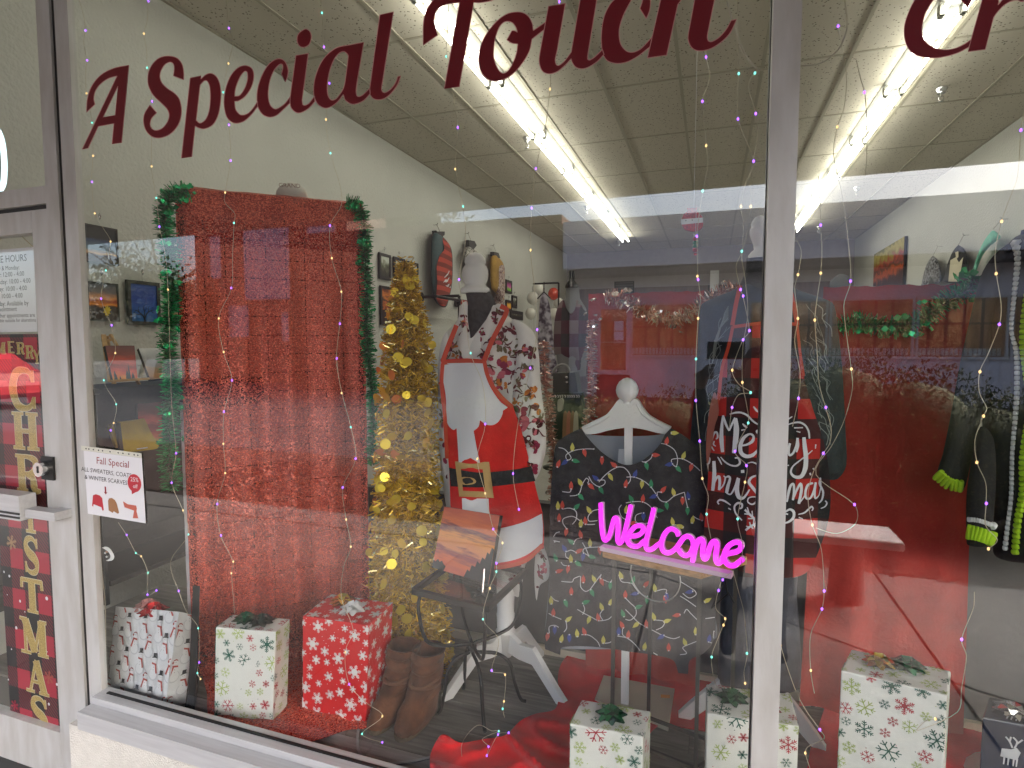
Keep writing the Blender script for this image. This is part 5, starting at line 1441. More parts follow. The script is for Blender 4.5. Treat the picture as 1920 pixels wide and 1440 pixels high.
# ================================================================== mannequin in the plaid apron, behind the mullion
YB2 = .66
m2 = thing('mannequin', 'charcoal dress form with a white knob behind the mullion', 'mannequin', (.16, YB2, FZ))
t = MB(); lathe_px(t, [(404,1),(407,10),(413,15),(420,18),(426,16.5),(428,19),(432,20),(440,19.5),(450,16),(460,12),(468,11),(472,16),(478,21),(484,22)], YB2, 1425, n=24); t.build('neck_finial', m_white, m2)
t = MB(); rg = []
for py, xl, xr in ((483,1400,1450),(510,1397,1452),(530,1388,1470),(560,1360,1500),(700,1350,1510),(850,1355,1505),(1000,1350,1515),(1060,1355,1510)):
    c = at((xl+xr)/2, py, Y=YB2); r = abs(at(xr, py, Y=YB2).x-at(xl, py, Y=YB2).x)/2
    rg.append([V3((c.x+r*math.cos(q*PI/8), YB2+r*.6*math.sin(q*PI/8), c.z)) for q in range(16)])
t.loft(rg); t.build('torso', m_form, m2)
t = MB(); lathe_px(t, [(1040,9),(1080,11),(1090,13),(1110,13),(1120,10),(1200,11),(1270,13)], YB2, 1414, n=16); t.build('pole', m_white, m2)
hub2 = at(1414, 1262, Y=YB2)
for fx, fy in ((-.06, .64), (.36, .62), (.15, .90)):
    f = V3((fx, fy, FZ)); d = V3((f.x-hub2.x, f.y-hub2.y, 0)); l = d.length; d.normalize(); s_ = V3((-d.y, d.x, 0))*.011
    prof = [(.01, hub2.z+.02, hub2.z-.05), (l*.35, hub2.z+.0, hub2.z-.045), (l*.7, FZ+.12, FZ+.05), (l*.95, FZ+.06, FZ+.0), (l*1.1, FZ+.02, FZ+.0)]
    vs = []
    for r, zt, zb in prof:
        p = V3((hub2.x, hub2.y, 0))+d*r; vs += [p-s_+U*zt, p+s_+U*zt, p+s_+U*zb, p-s_+U*zb]
    t = MB(); t.add(vs, [(4*i+a, 4*i+(a+1) % 4, 4*i+4+(a+1) % 4, 4*i+4+a) for i in range(4) for a in range(4)]+[(0, 1, 2, 3), (19, 18, 17, 16)], 0); t.build('leg', m_white, m2)
m_teal = mat('jacket_teal', (.012, .022, .028), .8, var=.35, vscale=25, bump=.2, bscale=120)
jk = thing('printed_blouse', 'dark teal blouse with fine branching line print on the mullion mannequin', 'blouse', (.15, YB2, 1.2))
JK = sm([(1398,532),(1372,545),(1330,562),(1314,574),(1308,640),(1304,720),(1296,800),(1293,870),(1300,900),(1318,905),(1330,850),(1345,900),(1350,1000),(1500,1005),(1510,905),(1530,860),(1545,895),(1570,898),(1587,872),(1585,800),(1580,700),(1572,620),(1564,572),(1545,560),(1500,545),(1470,532),(1440,545)], 4)
t = MB(); fj = pillow(t, JK, YB2-.01, .10, 12, lambda x, y: .008*noise.noise((x*.04, y*.012, 1))); t.build('top_cloth', m_teal, jk)
t = MB()
rr = random.Random(5)
def jl(P_, w_=1.1):
    q = sm(P_, 5, False)
    if all(inside(a, b, JK) for a, b in q): ribbon(t, q, w_, lambda x, y: fj(x, y, .003), 0, smooth=False)
for sx in (0, 1):
    ox, sg = (1338, 1) if sx == 0 else (1548, -1)
    for k in range(34):
        y0 = 640+(k % 17)*17-(60 if sx else 0); x0 = ox+rr.uniform(-18, 14)
        jl([(x0, y0), (x0+sg*rr.uniform(-4, 12), y0-18), (x0+sg*rr.uniform(2, 20), y0-34), (x0+sg*rr.uniform(8, 26), y0-44)], rr.choice((.8, 1.1, 1.4)))
for k in range(7):
    jl([(1336, 680), (1338+k*1.5, 650-k*3), (1345+k*2, 625-k*5), (1358, 606-k*3), (1366, 598-k*4)])
t.build('line_print', mat('jacket_lines', (.22, .26, .25), .8), jk)['kind'] = 'stuff'
t = MB()
def skirt():
    SK = sm([(1358,1040),(1352,1100),(1348,1200),(1350,1290),(1400,1300),(1450,1300),(1498,1290),(1500,1200),(1494,1120),(1484,1050)], 4)
    return pillow(t, SK, YB2, .10, 12, lambda x, y: .01*math.sin(x*.12))
fsk = skirt(); tag(t.build('slate_skirt', m_denim), 'dark slate skirt hanging below the plaid apron', 'skirt')

# plaid apron with lettering
def plaid_mat(name, red, mid, blk, sx, sy):
    m = mat(name, red, .85)
    t = m.node_tree; N = t.nodes.new; L = t.links.new
    b = t.nodes['Principled BSDF']
    g = N('ShaderNodeTexCoord'); s_ = N('ShaderNodeSeparateXYZ'); L(g.outputs['Object'], s_.inputs[0])
    def sq(sock, f, ph):
        a = N('ShaderNodeMath'); a.operation = 'MULTIPLY_ADD'; a.inputs[1].default_value = f; a.inputs[2].default_value = ph; L(sock, a.inputs[0])
        c = N('ShaderNodeMath'); c.operation = 'FRACT'; L(a.outputs[0], c.inputs[0])
        d = N('ShaderNodeMath'); d.operation = 'GREATER_THAN'; d.inputs[1].default_value = .5; L(c.outputs[0], d.inputs[0]); return d.outputs[0]
    u = sq(s_.outputs['X'], sx, .15); v = sq(s_.outputs['Z'], sy, .3)
    ad = N('ShaderNodeMath'); ad.operation = 'ADD'; L(u, ad.inputs[0]); L(v, ad.inputs[1])
    dv = N('ShaderNodeMath'); dv.operation = 'MULTIPLY'; dv.inputs[1].default_value = .5; L(ad.outputs[0], dv.inputs[0])
    r = N('ShaderNodeValToRGB'); r.color_ramp.interpolation = 'CONSTANT'; e = r.color_ramp.elements
    e[0].position, e[0].color = 0, (*red, 1); e[1].position, e[1].color = .75, (*blk, 1); x = e.new(.25); x.color = (*mid, 1)
    L(dv.outputs[0], r.inputs[0]); L(r.outputs[0], b.inputs['Base Color'])
    return m
m_plaid = plaid_mat('buffalo_plaid', (.42, .016, .012), (.045, .006, .007), (.010, .010, .012), 7.4, 8.2)
pa_ = thing('plaid_apron', 'red and black plaid apron with white Merry Christmas script', 'apron', (.15, YB2-.14, .95))
def pf(px, py, eps=0):
    return at(px, py, Y=YB2-.125-.045*max(0, 1-((px-1430)/105)**2)+.012*noise.noise((px*.02, py*.012, 6))-eps)
PA = sm([(1372,612,1),(1400,606),(1432,603),(1470,603),(1494,608,1),(1498,650),(1506,700),(1522,760),(1545,830),(1556,900),(1556,960),(1540,1020),(1510,1075),(1450,1084),(1380,1080),(1322,1068),(1320,1000),(1326,920),(1330,850),(1334,790),(1344,730),(1356,670)], 5)
t = MB(); panel(t, PA, pf, step=13, th=(0, .003, 0)); t.build('apron_cloth', m_plaid, pa_)
t = MB()
for P_, w_ in (([(1388,535),(1380,570),(1373,610)], 8), ([(1374,612),(1366,650),(1354,690),(1348,740),(1340,790)], 6), ([(1374,613),(1410,608),(1440,605),(1494,608)], 6), ([(1480,535),(1488,570),(1495,610)], 8), ([(1495,610),(1500,660),(1507,705)], 5)):
    ribbon(t, P_, w_, lambda x, y: pf(x, y, .010 if y > 600 else .012))
t.build('binding', m_orange, pa_)
zm = zc(1290, 700, 320/1440)
MC = [([(292,665),(282,560),(285,450),(296,355)],[20,28,20,10]), ([(296,355),(320,430),(347,485)],[12,16,10]), ([(347,485),(375,420),(398,375)],[10,14,14]), ([(400,378),(408,470),(400,580),(385,675)],[22,36,34,22]),
 ([(440,612),(500,600),(545,570),(552,530),(520,512),(470,545),(442,610),(448,670),(490,700),(545,690),(590,645),(608,600)],[10,14,20,14,12,22,26,26,24,22,14,8]),
 ([(352,345),(400,332),(450,332),(500,355),(545,400),(580,425),(612,438)],[6,12,12,12,12,10,8]), ([(552,280),(575,310),(592,328)],[8,14,6]), ([(460,425),(480,445),(500,458)],[6,14,6]), ([(450,480),(480,474)],[10,6]),
 ([(612,470),(580,490),(600,520)],[8,14,8]), ([(200,595),(208,540),(225,500),(245,500),(250,540),(235,555)],[6,10,14,12,12,6]), ([(222,570),(215,600),(235,615)],[8,10,6]), ([(190,600),(205,630),(222,655)],[5,9,5]),
 ([(275,705),(310,745),(360,775),(410,780),(438,755),(425,715),(395,715)],[6,10,10,12,14,14,8]), ([(250,705),(268,735),(285,770)],[6,10,6]), ([(500,760),(540,750),(580,765),(600,790),(585,800)],[5,8,10,12,6]),
 ([(170,700),(185,720),(178,760),(165,760),(168,720)],[5,8,8,8,5]), ([(218,740),(222,850),(208,990)],[20,26,20]), ([(208,960),(240,885),(262,872),(268,920),(262,985)],[8,14,18,18,16]), ([(262,985),(300,940),(315,880),(300,865)],[6,10,10,6]),
 ([(315,880),(340,870),(355,885),(335,960),(325,1010)],[6,14,14,22,20]), ([(325,1010),(360,1020),(395,960),(420,880)],[8,10,12,12]), ([(425,885),(412,980),(430,1045),(470,1050),(520,980)],[22,30,26,16,8]), ([(460,815),(462,840)],[22,22]),
 ([(585,860),(535,880),(515,920),(550,970),(585,1020),(585,1070),(545,1105),(505,1085),(515,1050),(565,1042),(600,1060)],[10,14,18,20,18,14,10,8,8,8,6]),
 ([(860,590),(850,640),(855,690),(885,675),(915,610),(925,545)],[16,16,14,14,16,16]), ([(925,545),(930,610),(915,665)],[10,14,10]), ([(978,540),(985,620),(995,700),(990,800),(955,870),(900,872),(868,835),(885,785),(945,735),(1010,685),(1050,650)],[22,28,30,30,24,18,14,10,9,8,6]),
 ([(838,435),(890,418),(945,415),(990,440),(1018,490),(1025,550)],[6,10,12,12,12,10]), ([(895,460),(970,458)],[8,8]), ([(915,488),(948,498)],[6,8]), ([(842,388),(880,365)],[10,6]), ([(1078,600),(1075,635)],[10,6]), ([(840,775),(852,778)],[8,6]),
 ([(835,1085),(850,1000),(868,945),(890,935),(895,1000),(885,1070)],[10,18,16,14,16,14]), ([(885,1070),(920,980),(950,930),(958,980),(935,1100)],[8,14,16,18,18]), ([(935,1100),(980,1040),(1000,980)],[8,8,6]), ([(1055,925),(1010,945),(990,1010),(1000,1055),(1035,1050),(1065,980),(1078,920)],[12,16,16,14,12,14,14]), ([(1078,920),(1068,1000),(1075,1055),(1105,1030)],[14,16,12,6]), ([(1105,1030),(1120,960),(1118,880)],[6,8,8]), ([(1118,880),(1110,930),(1140,1000),(1130,1065),(1105,1095)],[10,14,14,12,8]),
 ([(262,1105),(250,1085),(270,1068),(310,1078),(360,1112)],[8,10,12,12,6]), ([(340,1138),(362,1150)],[8,6]), ([(430,1140),(452,1135),(455,1105),(420,1095),(392,1125),(400,1175),(430,1215),(455,1240)],[8,12,14,14,12,10,10,8]), ([(820,1170),(860,1148),(892,1170),(890,1215),(855,1250),(812,1265)],[10,14,18,18,14,8]), ([(825,1185),(845,1190)],[12,8]), ([(930,1190),(985,1175),(1040,1125),(1055,1140),(1045,1160)],[6,10,12,10,6]), ([(935,1215),(968,1228)],[8,6]), ([(1120,1140),(1155,1125),(1172,1095),(1158,1075)],[6,8,10,8]), ([(1030,840),(1035,860)],[12,10]), ([(1055,800),(1062,812)],[10,8]),
 ([(480,1150),(520,1190),(580,1245)],[14,14,14]), ([(500,1130),(515,1180)],[8,8]), ([(540,1160),(545,1210)],[8,8]), ([(475,1185),(520,1190)],[8,8]), ([(505,1225),(560,1225)],[8,8]), ([(485,1325),(530,1290),(580,1270)],[14,14,14]), ([(520,1255),(530,1290),(550,1310)],[8,8,8]), ([(555,1230),(555,1278),(575,1300)],[8,8,8]), ([(490,1290),(520,1300)],[8,8])]
t = MB()
for k, (P_, w_) in enumerate(MC):
    ribbon(t, zm(P_), [a*.222*1.3 for a in w_], lambda x, y: pf(x, y, .005+.0003*(k % 4)), n=5)
t.build('script_print', mat('print_white', (.66, .68, .72), .7), pa_)['kind'] = 'stuff'
t = MB(); q = sm([(1330,770),(1340,735),(1348,770),(1340,800),(1334,840),(1326,870),(1324,830)], 4)
panel(t, q, lambda x, y: pf(x, y, .016), step=12, th=(0, .004, 0)); t.build('apron_tie', mat('tie_brown', (.30, .10, .07), .8), pa_)

# ================================================================== mannequin with the black and neon green cardigan
YC = .62
m3 = thing('mannequin', 'dress form under the black and neon green cardigan at the right edge', 'mannequin', (1.25, YC, FZ))
t = MB(); rg = []
for py, xl, xr in ((430,1915,1975),(470,1905,2000),(520,1880,2040),(700,1880,2040),(900,1900,2030),(1030,1895,2040)):
    c = at((xl+xr)/2, py, Y=YC); r = abs(at(xr, py, Y=YC).x-at(xl, py, Y=YC).x)/2
    rg.append([V3((c.x+r*math.cos(q*PI/8), YC+r*.6*math.sin(q*PI/8), c.z)) for q in range(16)])
t.loft(rg); t.build('torso', mat('form_indigo', (.03, .03, .12), .8), m3)
t = MB(); p = at(1965, 1040, Y=YC); t.tube([(p.x, YC, FZ), (p.x, YC, p.z+.05)], .02, 12); t.lathe([(.16, 0), (.16, .015), (.03, .03)], (p.x, YC, FZ), 20); t.build('stand', m_white, m3)
m_knitb = mat('knit_black', (.007, .007, .009), .9, bump=.15, bscale=90)
m_knitg = mat('knit_lime', (.36, .60, .012), .85, bump=.4, bscale=90)
m_knitw = mat('knit_white', (.60, .62, .62), .85, bump=.4, bscale=90)
cg = thing('knit_cardigan', 'black knit cardigan with neon green and white stripes at the right edge', 'cardigan', (1.2, YC, 1.0))
BD = sm([(1912,440),(1885,462),(1862,482),(1850,520),(1842,600),(1838,700),(1842,800),(1850,900),(1855,960),(1862,1010),(1864,1040),(1890,1052),(1925,1056),(2000,1070),(2070,1075),(2085,960),(2090,800),(2085,600),(2060,500),(2010,455),(1960,440)], 4)
t = MB(); fc = pillow(t, BD, YC, .11, 14, lambda x, y: .006*math.sin(x*.1)); t.build('body', m_knitb, cg)
S1 = sm([(1895,458),(1862,480),(1838,520),(1818,600),(1800,680),(1786,760),(1768,850),(1756,895),(1778,915),(1806,920),(1822,860),(1840,780),(1852,700),(1862,600),(1880,520)], 4)
t = MB(); fs1 = pillow(t, S1, YC-.06, .05, 11); t.build('sleeve', m_knitb, cg)
S2 = sm([(1838,800),(1822,860),(1812,930),(1812,1010),(1815,1022),(1840,1026),(1858,1020),(1864,960),(1868,880),(1862,820)], 4)
t = MB(); fs2 = pillow(t, S2, YC-.10, .05, 10); t.build('sleeve', m_knitb, cg)
# cuffs and stripes: raised ribs
def ribs(px_path, w_, n, fn, m, name, e=.005):
    t = MB(); q = sm(px_path, 8, False)
    seg = []
    tot = sum(math.hypot(q[i+1][0]-q[i][0], q[i+1][1]-q[i][1]) for i in range(len(q)-1)); step = tot/n; acc = 0; i = 0
    pts = [q[0]]
    for k in range(1, n+1):
        d = k*step
        a = 0; j = 0
        while j < len(q)-1:
            l = math.hypot(q[j+1][0]-q[j][0], q[j+1][1]-q[j][1])
            if a+l >= d-1e-6: break
            a += l; j += 1
        j = min(j, len(q)-2); l = math.hypot(q[j+1][0]-q[j][0], q[j+1][1]-q[j][1]) or 1
        f = (d-a)/l; pts.append((q[j][0]+(q[j+1][0]-q[j][0])*f, q[j][1]+(q[j+1][1]-q[j][1])*f))
    for k in range(n):
        (xa, ya), (xb, yb) = pts[k], pts[k+1]; dx, dy = xb-xa, yb-ya; l = math.hypot(dx, dy) or 1; nx_, ny_ = -dy/l*w_/2, dx/l*w_/2
        A_, B_ = fn((xa+xb)/2-nx_, (ya+yb)/2-ny_, e), fn((xa+xb)/2+nx_, (ya+yb)/2+ny_, e)
        r = (fn(xb, yb, e)-fn(xa, ya, e)).length*.85
        t.tube([A_, A_.lerp(B_, .15), A_.lerp(B_, .5), A_.lerp(B_, .85), B_], [r*.5, r*.6, r*.62, r*.6, r*.5], 6)
    return t.build(name, m, cg)
ribs([(1905,452),(1908,490),(1901,560),(1896,620),(1906,660),(1906,750),(1898,850),(1896,930),(1890,980),(1884,1032)], 8, 62, fc, m_knitw, 'white_stripe')
ribs([(1940,470),(1925,560),(1918,640),(1924,700),(1930,760),(1918,860),(1918,920),(1908,980),(1903,1040)], 11, 58, fc, m_knitg, 'green_stripe')
ribs([(1757,894),(1768,905),(1780,914),(1792,916),(1805,918)], 20, 7, lambda x, y, e: fs1(x, y-6, e), m_knitg, 'cuff')
ribs([(1813,1000),(1830,1003),(1846,1008),(1861,1014)], 26, 7, lambda x, y, e: fs2(x, y-3, e), m_knitg, 'cuff')
ribs([(1814,974),(1830,975),(1848,980),(1864,987)], 8, 10, lambda x, y, e: fs2(x, y, e), m_knitw, 'cuff_stripe')

# ================================================================== hanging bauble ornament
YO = .25
th = thing('bauble_ornament', 'red glitter bauble with a white band hanging from the ceiling', 'ornament', at(1297, 410, Y=YO))
m_glit = mat('red_glitter', (.42, .03, .03), .35, .4, var=.5, vscale=220, bump=.6, bscale=260)
t = MB(); panel(t, sm([(1288,390,1),(1307,389,1),(1307,396),(1316,405),(1318,414),(1317,425),(1308,432),(1296,433),(1284,430),(1279,422),(1278,412),(1282,402),(1288,396)], 4), lambda x, y: at(x, y, Y=YO), step=6, th=(0, .012, 0)); t.build('bauble', m_glit, th)
t = MB(); panel(t, [(1276.5,411),(1318,408),(1318,417),(1277,421)], lambda x, y: at(x, y, Y=YO-.002), th=(0, .0015, 0))
t.build('band', m_whitegloss, th)
t = MB()
for x, y in ((1286,413.5),(1298,412.5),(1310,412)): panel(t, ell(x, y, 1.1, 1.1, 0, 6), lambda a, b: at(a, b, Y=YO-.0035), th=(0, .001, 0))
t.build('dots', m_ink, th)
t = MB(); a = at(1301, 389, Y=YO+.006); t.tube([a, V3((a.x, a.y, ZC))], .0008, 4); t.build('thread', m_white, th)
c = at(1304, 458, Y=YO)
th = thing('elf_charm', 'small striped red and green charm hanging under the red bauble', 'ornament', c)
t = MB()
for k, (dy, r, m_) in enumerate(((.014, .009, 0), (.004, .0085, 1), (-.005, .0085, 1), (-.015, .009, 0), (-.026, .005, 0))): t.ball(c+U*dy, r, 10, 6, m_, (.9, .8, .75))
t.build('charm_body', [m_glit, m_green2], th)
t = MB(); t.tube([c+U*.018, c+V3((-.006, 0, .028))], .002, 5); t.tube([c+U*.018, c+V3((.006, 0, .028))], .002, 5); t.tube([c+U*.02, c+U*.085], .0006, 4); t.build('ears', m_white, th)

# ================================================================== fairy lights
m_wire = mat('fairy_wire', (.55, .50, .38), .35, .6)
LED = {'b': emat('led_violet', (.30, .10, 1.0), .5), 'g': emat('led_cyan', (.25, 1.0, .80), .22), 'w': emat('led_amber', (1.0, .62, .26), .24)}
bulbs = {}
def fairy(label, pts, y=.055):
    P = [at(p[0], p[1], Y=y) for p in pts]
    th = thing('fairy_light_string', label, 'fairy lights', P[0], 'fairy light strings behind the glass')
    q = []
    px = sm([(p[0], p[1]) for p in pts], 5, False)
    t = MB(); t.tube([at(a, b, Y=y+.004*noise.noise((a*.1, b*.03, 1))) for a, b in px], .00085, 4); t.build('wire', m_wire, th)
    for p in pts:
        if len(p) < 3: continue
        mw = Matrix.Translation(at(p[0]+rnd.uniform(-.5, .5), p[1], Y=y-.002))
        if p[2] in bulbs: inst(bulbs[p[2]], 'led_bulb', mw, th)
        else:
            l = MB(); l.ball((0, 0, 0), .0027, 8, 6, 0, (1, 1, 1.35)); bulbs[p[2]] = l.build('led_bulb', LED[p[2]], th); bulbs[p[2]].matrix_world = mw
fairy('fairy light string down the left edge of the window, crossing the letter A', [(146,-8),(157,30),(160,57,'b'),(157,80),(163,113,'b'),(161,130),(162,175,'w'),(173,230,'g'),(174,292,'w'),(172,341,'b'),(178,400,'w'),(195,430),(207,453,'w'),(198,507,'g'),(190,560,'b'),(205,600),(209,610,'b'),(216,662,'w'),(195,713,'g'),(218,758,'g'),(213,793,'w'),(207,807,'b')])
fairy('fairy light string from the letter S down along the left green garland', [(278,-8),(278,2,'b'),(276,40),(270,63,'w'),(275,95),(276,127,'g'),(285,190,'b'),(284,312,'w'),(293,371,'g'),(299,425,'b'),(310,480),(315,543,'w'),(318,640),(322,760),(330,850,'b'),(322,905,'b'),(343,957,'w'),(353,1002,'g'),(320,1053),(335,1108,'b'),(350,1147),(372,1178,'g'),(373,1242,'b'),(370,1262,'g'),(376,1273,'w')])
fairy('short fairy light string hanging below the Fall Special sheet', [(222,980),(237,1003,'b'),(255,1037,'g'),(265,1043,'w'),(277,1074,'g'),(277,1115,'b'),(293,1107,'b')])
fairy('fairy light string over the left half of the red curtain', [(424,-8),(429,53,'b'),(437,80),(428,119,'w'),(419,173,'g'),(429,234,'b'),(432,301,'b'),(422,361,'w'),(422,380),(440,400),(439,418,'g'),(436,480),(434,540,'b'),(410,597,'w'),(419,660,'w'),(435,713,'b'),(420,772,'b'),(419,832,'w'),(422,887,'w'),(407,945,'b'),(414,1004,'b'),(437,1053,'w'),(434,1075,'w'),(440,1150)])
fairy('fairy light string over the right half of the red curtain and the red gift', [(600,-8),(604,24,'g'),(607,88,'b'),(618,156,'b'),(611,224,'w'),(620,287,'g'),(638,350),(640,385),(619,423,'b'),(622,484,'w'),(640,547,'w'),(637,607,'b'),(631,672,'b'),(641,737,'w'),(658,801,'g'),(667,860,'b'),(643,914,'b'),(649,974,'w'),(658,1025,'w'),(645,1060),(640,1120),(662,1180),(647,1223,'w'),(655,1283,'b'),(690,1320),(717,1343,'w'),(679,1376,'g'),(717,1392,'b')])
fairy('fairy light string from the letter T down over the Santa apron', [(842,-8),(840,40),(837,106,'g'),(850,180),(858,239,'b'),(854,317,'w'),(868,387,'g'),(873,450),(861,524,'b'),(872,590),(882,662,'g'),(905,720),(910,795,'b'),(895,860,'w'),(910,925,'w'),(925,992,'b'),(942,1018,'w'),(931,1056,'b'),(931,1072,'g'),(918,1103,'w'),(906,1161,'g'),(935,1200),(922,1257,'b'),(947,1265,'w'),(945,1315,'w'),(943,1329,'g'),(946,1345)])
fairy('fairy light string from the letter o down past the kimono sleeve', [(1049,-6),(1049,3,'b'),(1036,90),(1031,167,'w'),(1022,240),(1005,316,'b'),(997,390,'b'),(995,469,'w'),(1002,540),(1007,618,'b'),(994,690,'b'),(972,790),(962,888,'b'),(973,955,'b')])
fairy('fairy light string passing the red bauble and the centre red drape', [(1322,-8),(1324,107,'b'),(1331,145),(1317,190,'b'),(1324,273,'w'),(1327,310),(1318,358,'g'),(1310,410),(1307,443,'b'),(1308,485),(1308,518,'w'),(1309,524,'b'),(1313,560),(1309,597,'w'),(1305,673,'g'),(1305,751,'b'),(1312,827,'b'),(1317,897,'w'),(1328,930),(1325,964,'g'),(1333,1010)])
fairy('fairy light string twisting down just left of the mullion', [(1382,-8),(1383,60),(1385,138,'g'),(1384,223,'b'),(1413,302,'b'),(1396,350),(1389,387,'w'),(1394,420),(1391,471,'g'),(1380,500),(1389,543,'b'),(1393,555,'b'),(1405,620,'b'),(1393,637,'b'),(1373,694,'w'),(1385,720),(1408,736,'g'),(1385,740),(1373,764,'b'),(1368,800)])
fairy('second fairy light string left of the mullion, over the plaid apron', [(1440,127),(1415,137,'g'),(1403,165),(1417,213,'b'),(1420,260),(1408,330),(1408,387,'w'),(1400,440),(1391,480),(1398,530),(1402,590),(1393,650),(1392,717,'w'),(1400,760),(1403,793,'g'),(1378,846,'b'),(1400,873,'b'),(1397,904,'w'),(1383,973,'g'),(1392,1020),(1390,1060)])
fairy('fairy light string trailing from the neon sign to the mullion gift', [(1375,1070),(1355,1087,'b'),(1347,1107,'b'),(1342,1140),(1360,1160,'w'),(1356,1172,'w'),(1345,1200),(1334,1232,'g'),(1338,1270),(1345,1290)])
fairy('fairy light string from the neon sign toward the mullion foot', [(1375,1072),(1385,1110),(1395,1150),(1401,1225,'g'),(1395,1260),(1397,1281,'w')])
fairy('fairy light string just right of the mullion at eye level', [(1487,440),(1502,470),(1496,515,'w'),(1490,540),(1496,597,'w'),(1490,640),(1500,700),(1497,747,'b'),(1486,800)])
fairy('fairy light string crossing the plaid apron right of the mullion', [(1535,330),(1539,422,'b'),(1541,470),(1539,512,'w'),(1532,560),(1528,600,'w'),(1532,660),(1536,720),(1548,764,'b'),(1558,800),(1556,830),(1544,850,'b'),(1525,885),(1515,930),(1523,984,'w'),(1540,1030),(1545,1108,'b'),(1541,1142,'b'),(1520,1190),(1520,1257,'w'),(1527,1300)])
fairy('fairy light string down the middle of the right pane', [(1583,-8),(1588,50),(1571,49,'b'),(1578,83),(1587,140),(1583,200),(1570,238,'w'),(1563,290),(1580,370),(1590,450),(1595,527,'b'),(1582,575),(1596,692,'w'),(1598,730),(1582,790),(1560,835),(1530,890),(1602,946,'b'),(1605,980),(1570,1000),(1530,990)])
fairy('thin fairy light string left of the Cr lettering', [(1606,113),(1613,145),(1621,173,'b'),(1625,220),(1625,300),(1622,330)])
fairy('fairy light string beside the black and green cardigan', [(1922,200),(1914,244,'b'),(1908,330),(1890,380),(1878,415,'w'),(1866,470),(1868,513,'w'),(1877,570),(1874,608,'b'),(1852,665),(1837,697,'w'),(1836,735),(1850,765),(1844,780,'w'),(1828,825),(1832,867,'w'),(1848,905),(1849,944,'b'),(1848,985),(1870,1012),(1853,1029,'w')])
fairy('fairy light string over the tall right hand gift', [(1827,1110),(1825,1140),(1803,1199,'b'),(1812,1230),(1803,1290),(1795,1335),(1720,1370),(1735,1352),(1753,1348,'w')])
fairy('fairy light bundle at the foot of the mullion, right side', [(1464,1170),(1464,1210,'w'),(1490,1290),(1510,1330),(1537,1368,'b'),(1545,1385),(1515,1400),(1510,1412,'w'),(1522,1450)])
fairy('fairy light string lying on the red fleece', [(870,1440),(866,1395),(895,1360,),(921,1370),(935,1371,'g'),(905,1385),(916,1400,'b'),(913,1417,'b'),(934,1377,'b'),(954,1374,'b')], .16)
t = MB(); t.tube([at(x, y, Y=.075) for x, y in sm([(1361,-8),(1375,45),(1393,95),(1408,118),(1425,130),(1445,128)], 6, False)], .0022, 6)
tag(t.build('lead_cable', mat('clear_cable', (.52, .48, .38), .4)), 'thick clear cable hanging beside the letter h', 'cable')
t = MB(); t.tube([at(x, y, Y=.075) for x, y in sm([(1583,-8),(1588,50),(1578,83),(1560,105),(1535,120),(1500,124)], 6, False)], .0018, 6)
tag(t.build('lead_cable', MATS['clear_cable']), 'thick clear cable hanging right of the mullion top', 'cable')
t = MB(); t.tube([at(x, y, Y=.03) for x, y in sm([(147,390),(150,480),(153,600),(158,760),(178,830),(186,960),(190,1060),(197,1130),(198,1220),(200,1285)], 6, False)], .0018, 6)
tag(t.build('lead_cable', MATS['clear_cable']), 'thin clear cable running down the left window jamb', 'cable')
# ================================================================== pictures on the left wall
def frame_pic(label, px4, m_art, X=XL+.012, fm=None, fw=.016, extra=None, cat='picture', name='framed_picture', uv=True, d=.02):
    TL, TR, BR, BL = [at(x, y, X=X+d) for x, y in px4]
    zt = (TL.z+TR.z)/2; zb = (BL.z+BR.z)/2; ya = (TL.y+BL.y)/2; yb = (TR.y+BR.y)/2
    th = thing(name, label, cat, (X, (ya+yb)/2, zb))
    t = MB()
    for (y0, y1, z0_, z1_) in ((ya, yb, zt-fw, zt), (ya, yb, zb, zb+fw), (ya, ya+fw, zb+fw, zt-fw), (yb-fw, yb, zb+fw, zt-fw)):
        t.box(X, X+d, y0, y1, z0_, z1_)
    t.build('frame', fm or m_blackwood, th)
    t = MB(); t.box(X+.002, X+d-.006, ya+fw, yb-fw, zb+fw, zt-fw)
    o = t.build('artwork', m_art, th); cuv(o, (X+d, ya, zb), (X+d, yb, zb), (X+d, ya, zt))
    if extra:
        t = MB(); extra(t, lambda u, v: V3((X+d-.0045, ya+fw+(yb-ya-2*fw)*u, zb+fw+(zt-zb-2*fw)*v))); t.build('print', extra.mats, th)
    t = MB(); ym = (ya+yb)/2; t.tube([(X+.012, ym, zt+.07), (X+.02, ym, zt+.055), (X+.012, ym, zt+.04), (X+.004, ym, zt+.055)], .004, 6, closed=True); t.tube([(X+.006, ym, zt+.04), (X+.006, ym, zt)], .0012, 4)
    t.build('hook', m_chrome, th)
    return th
P_dusk = painted('dusk_painting', dict(ramp=[(0, (60, 45, 50)), (.22, (70, 50, 55)), (.26, (225, 175, 110)), (.36, (110, 130, 140)), (.6, (50, 70, 105)), (.66, (22, 24, 30)), (1, (25, 25, 30))], amp=.12))
P_sun2 = painted('orange_painting', dict(ramp=[(0, (55, 40, 38)), (.36, (60, 42, 40)), (.42, (245, 150, 40)), (.52, (160, 70, 40)), (.58, (225, 150, 90)), (.75, (120, 110, 110)), (1, (75, 80, 90))], amp=.2, stretch=(2, 6, 1)))
P_blue = painted('blue_painting', dict(ramp=[(0, (25, 95, 150)), (.3, (30, 85, 165)), (.6, (25, 60, 150)), (1, (45, 75, 150))], amp=.5, stretch=(4, 4, 1)))
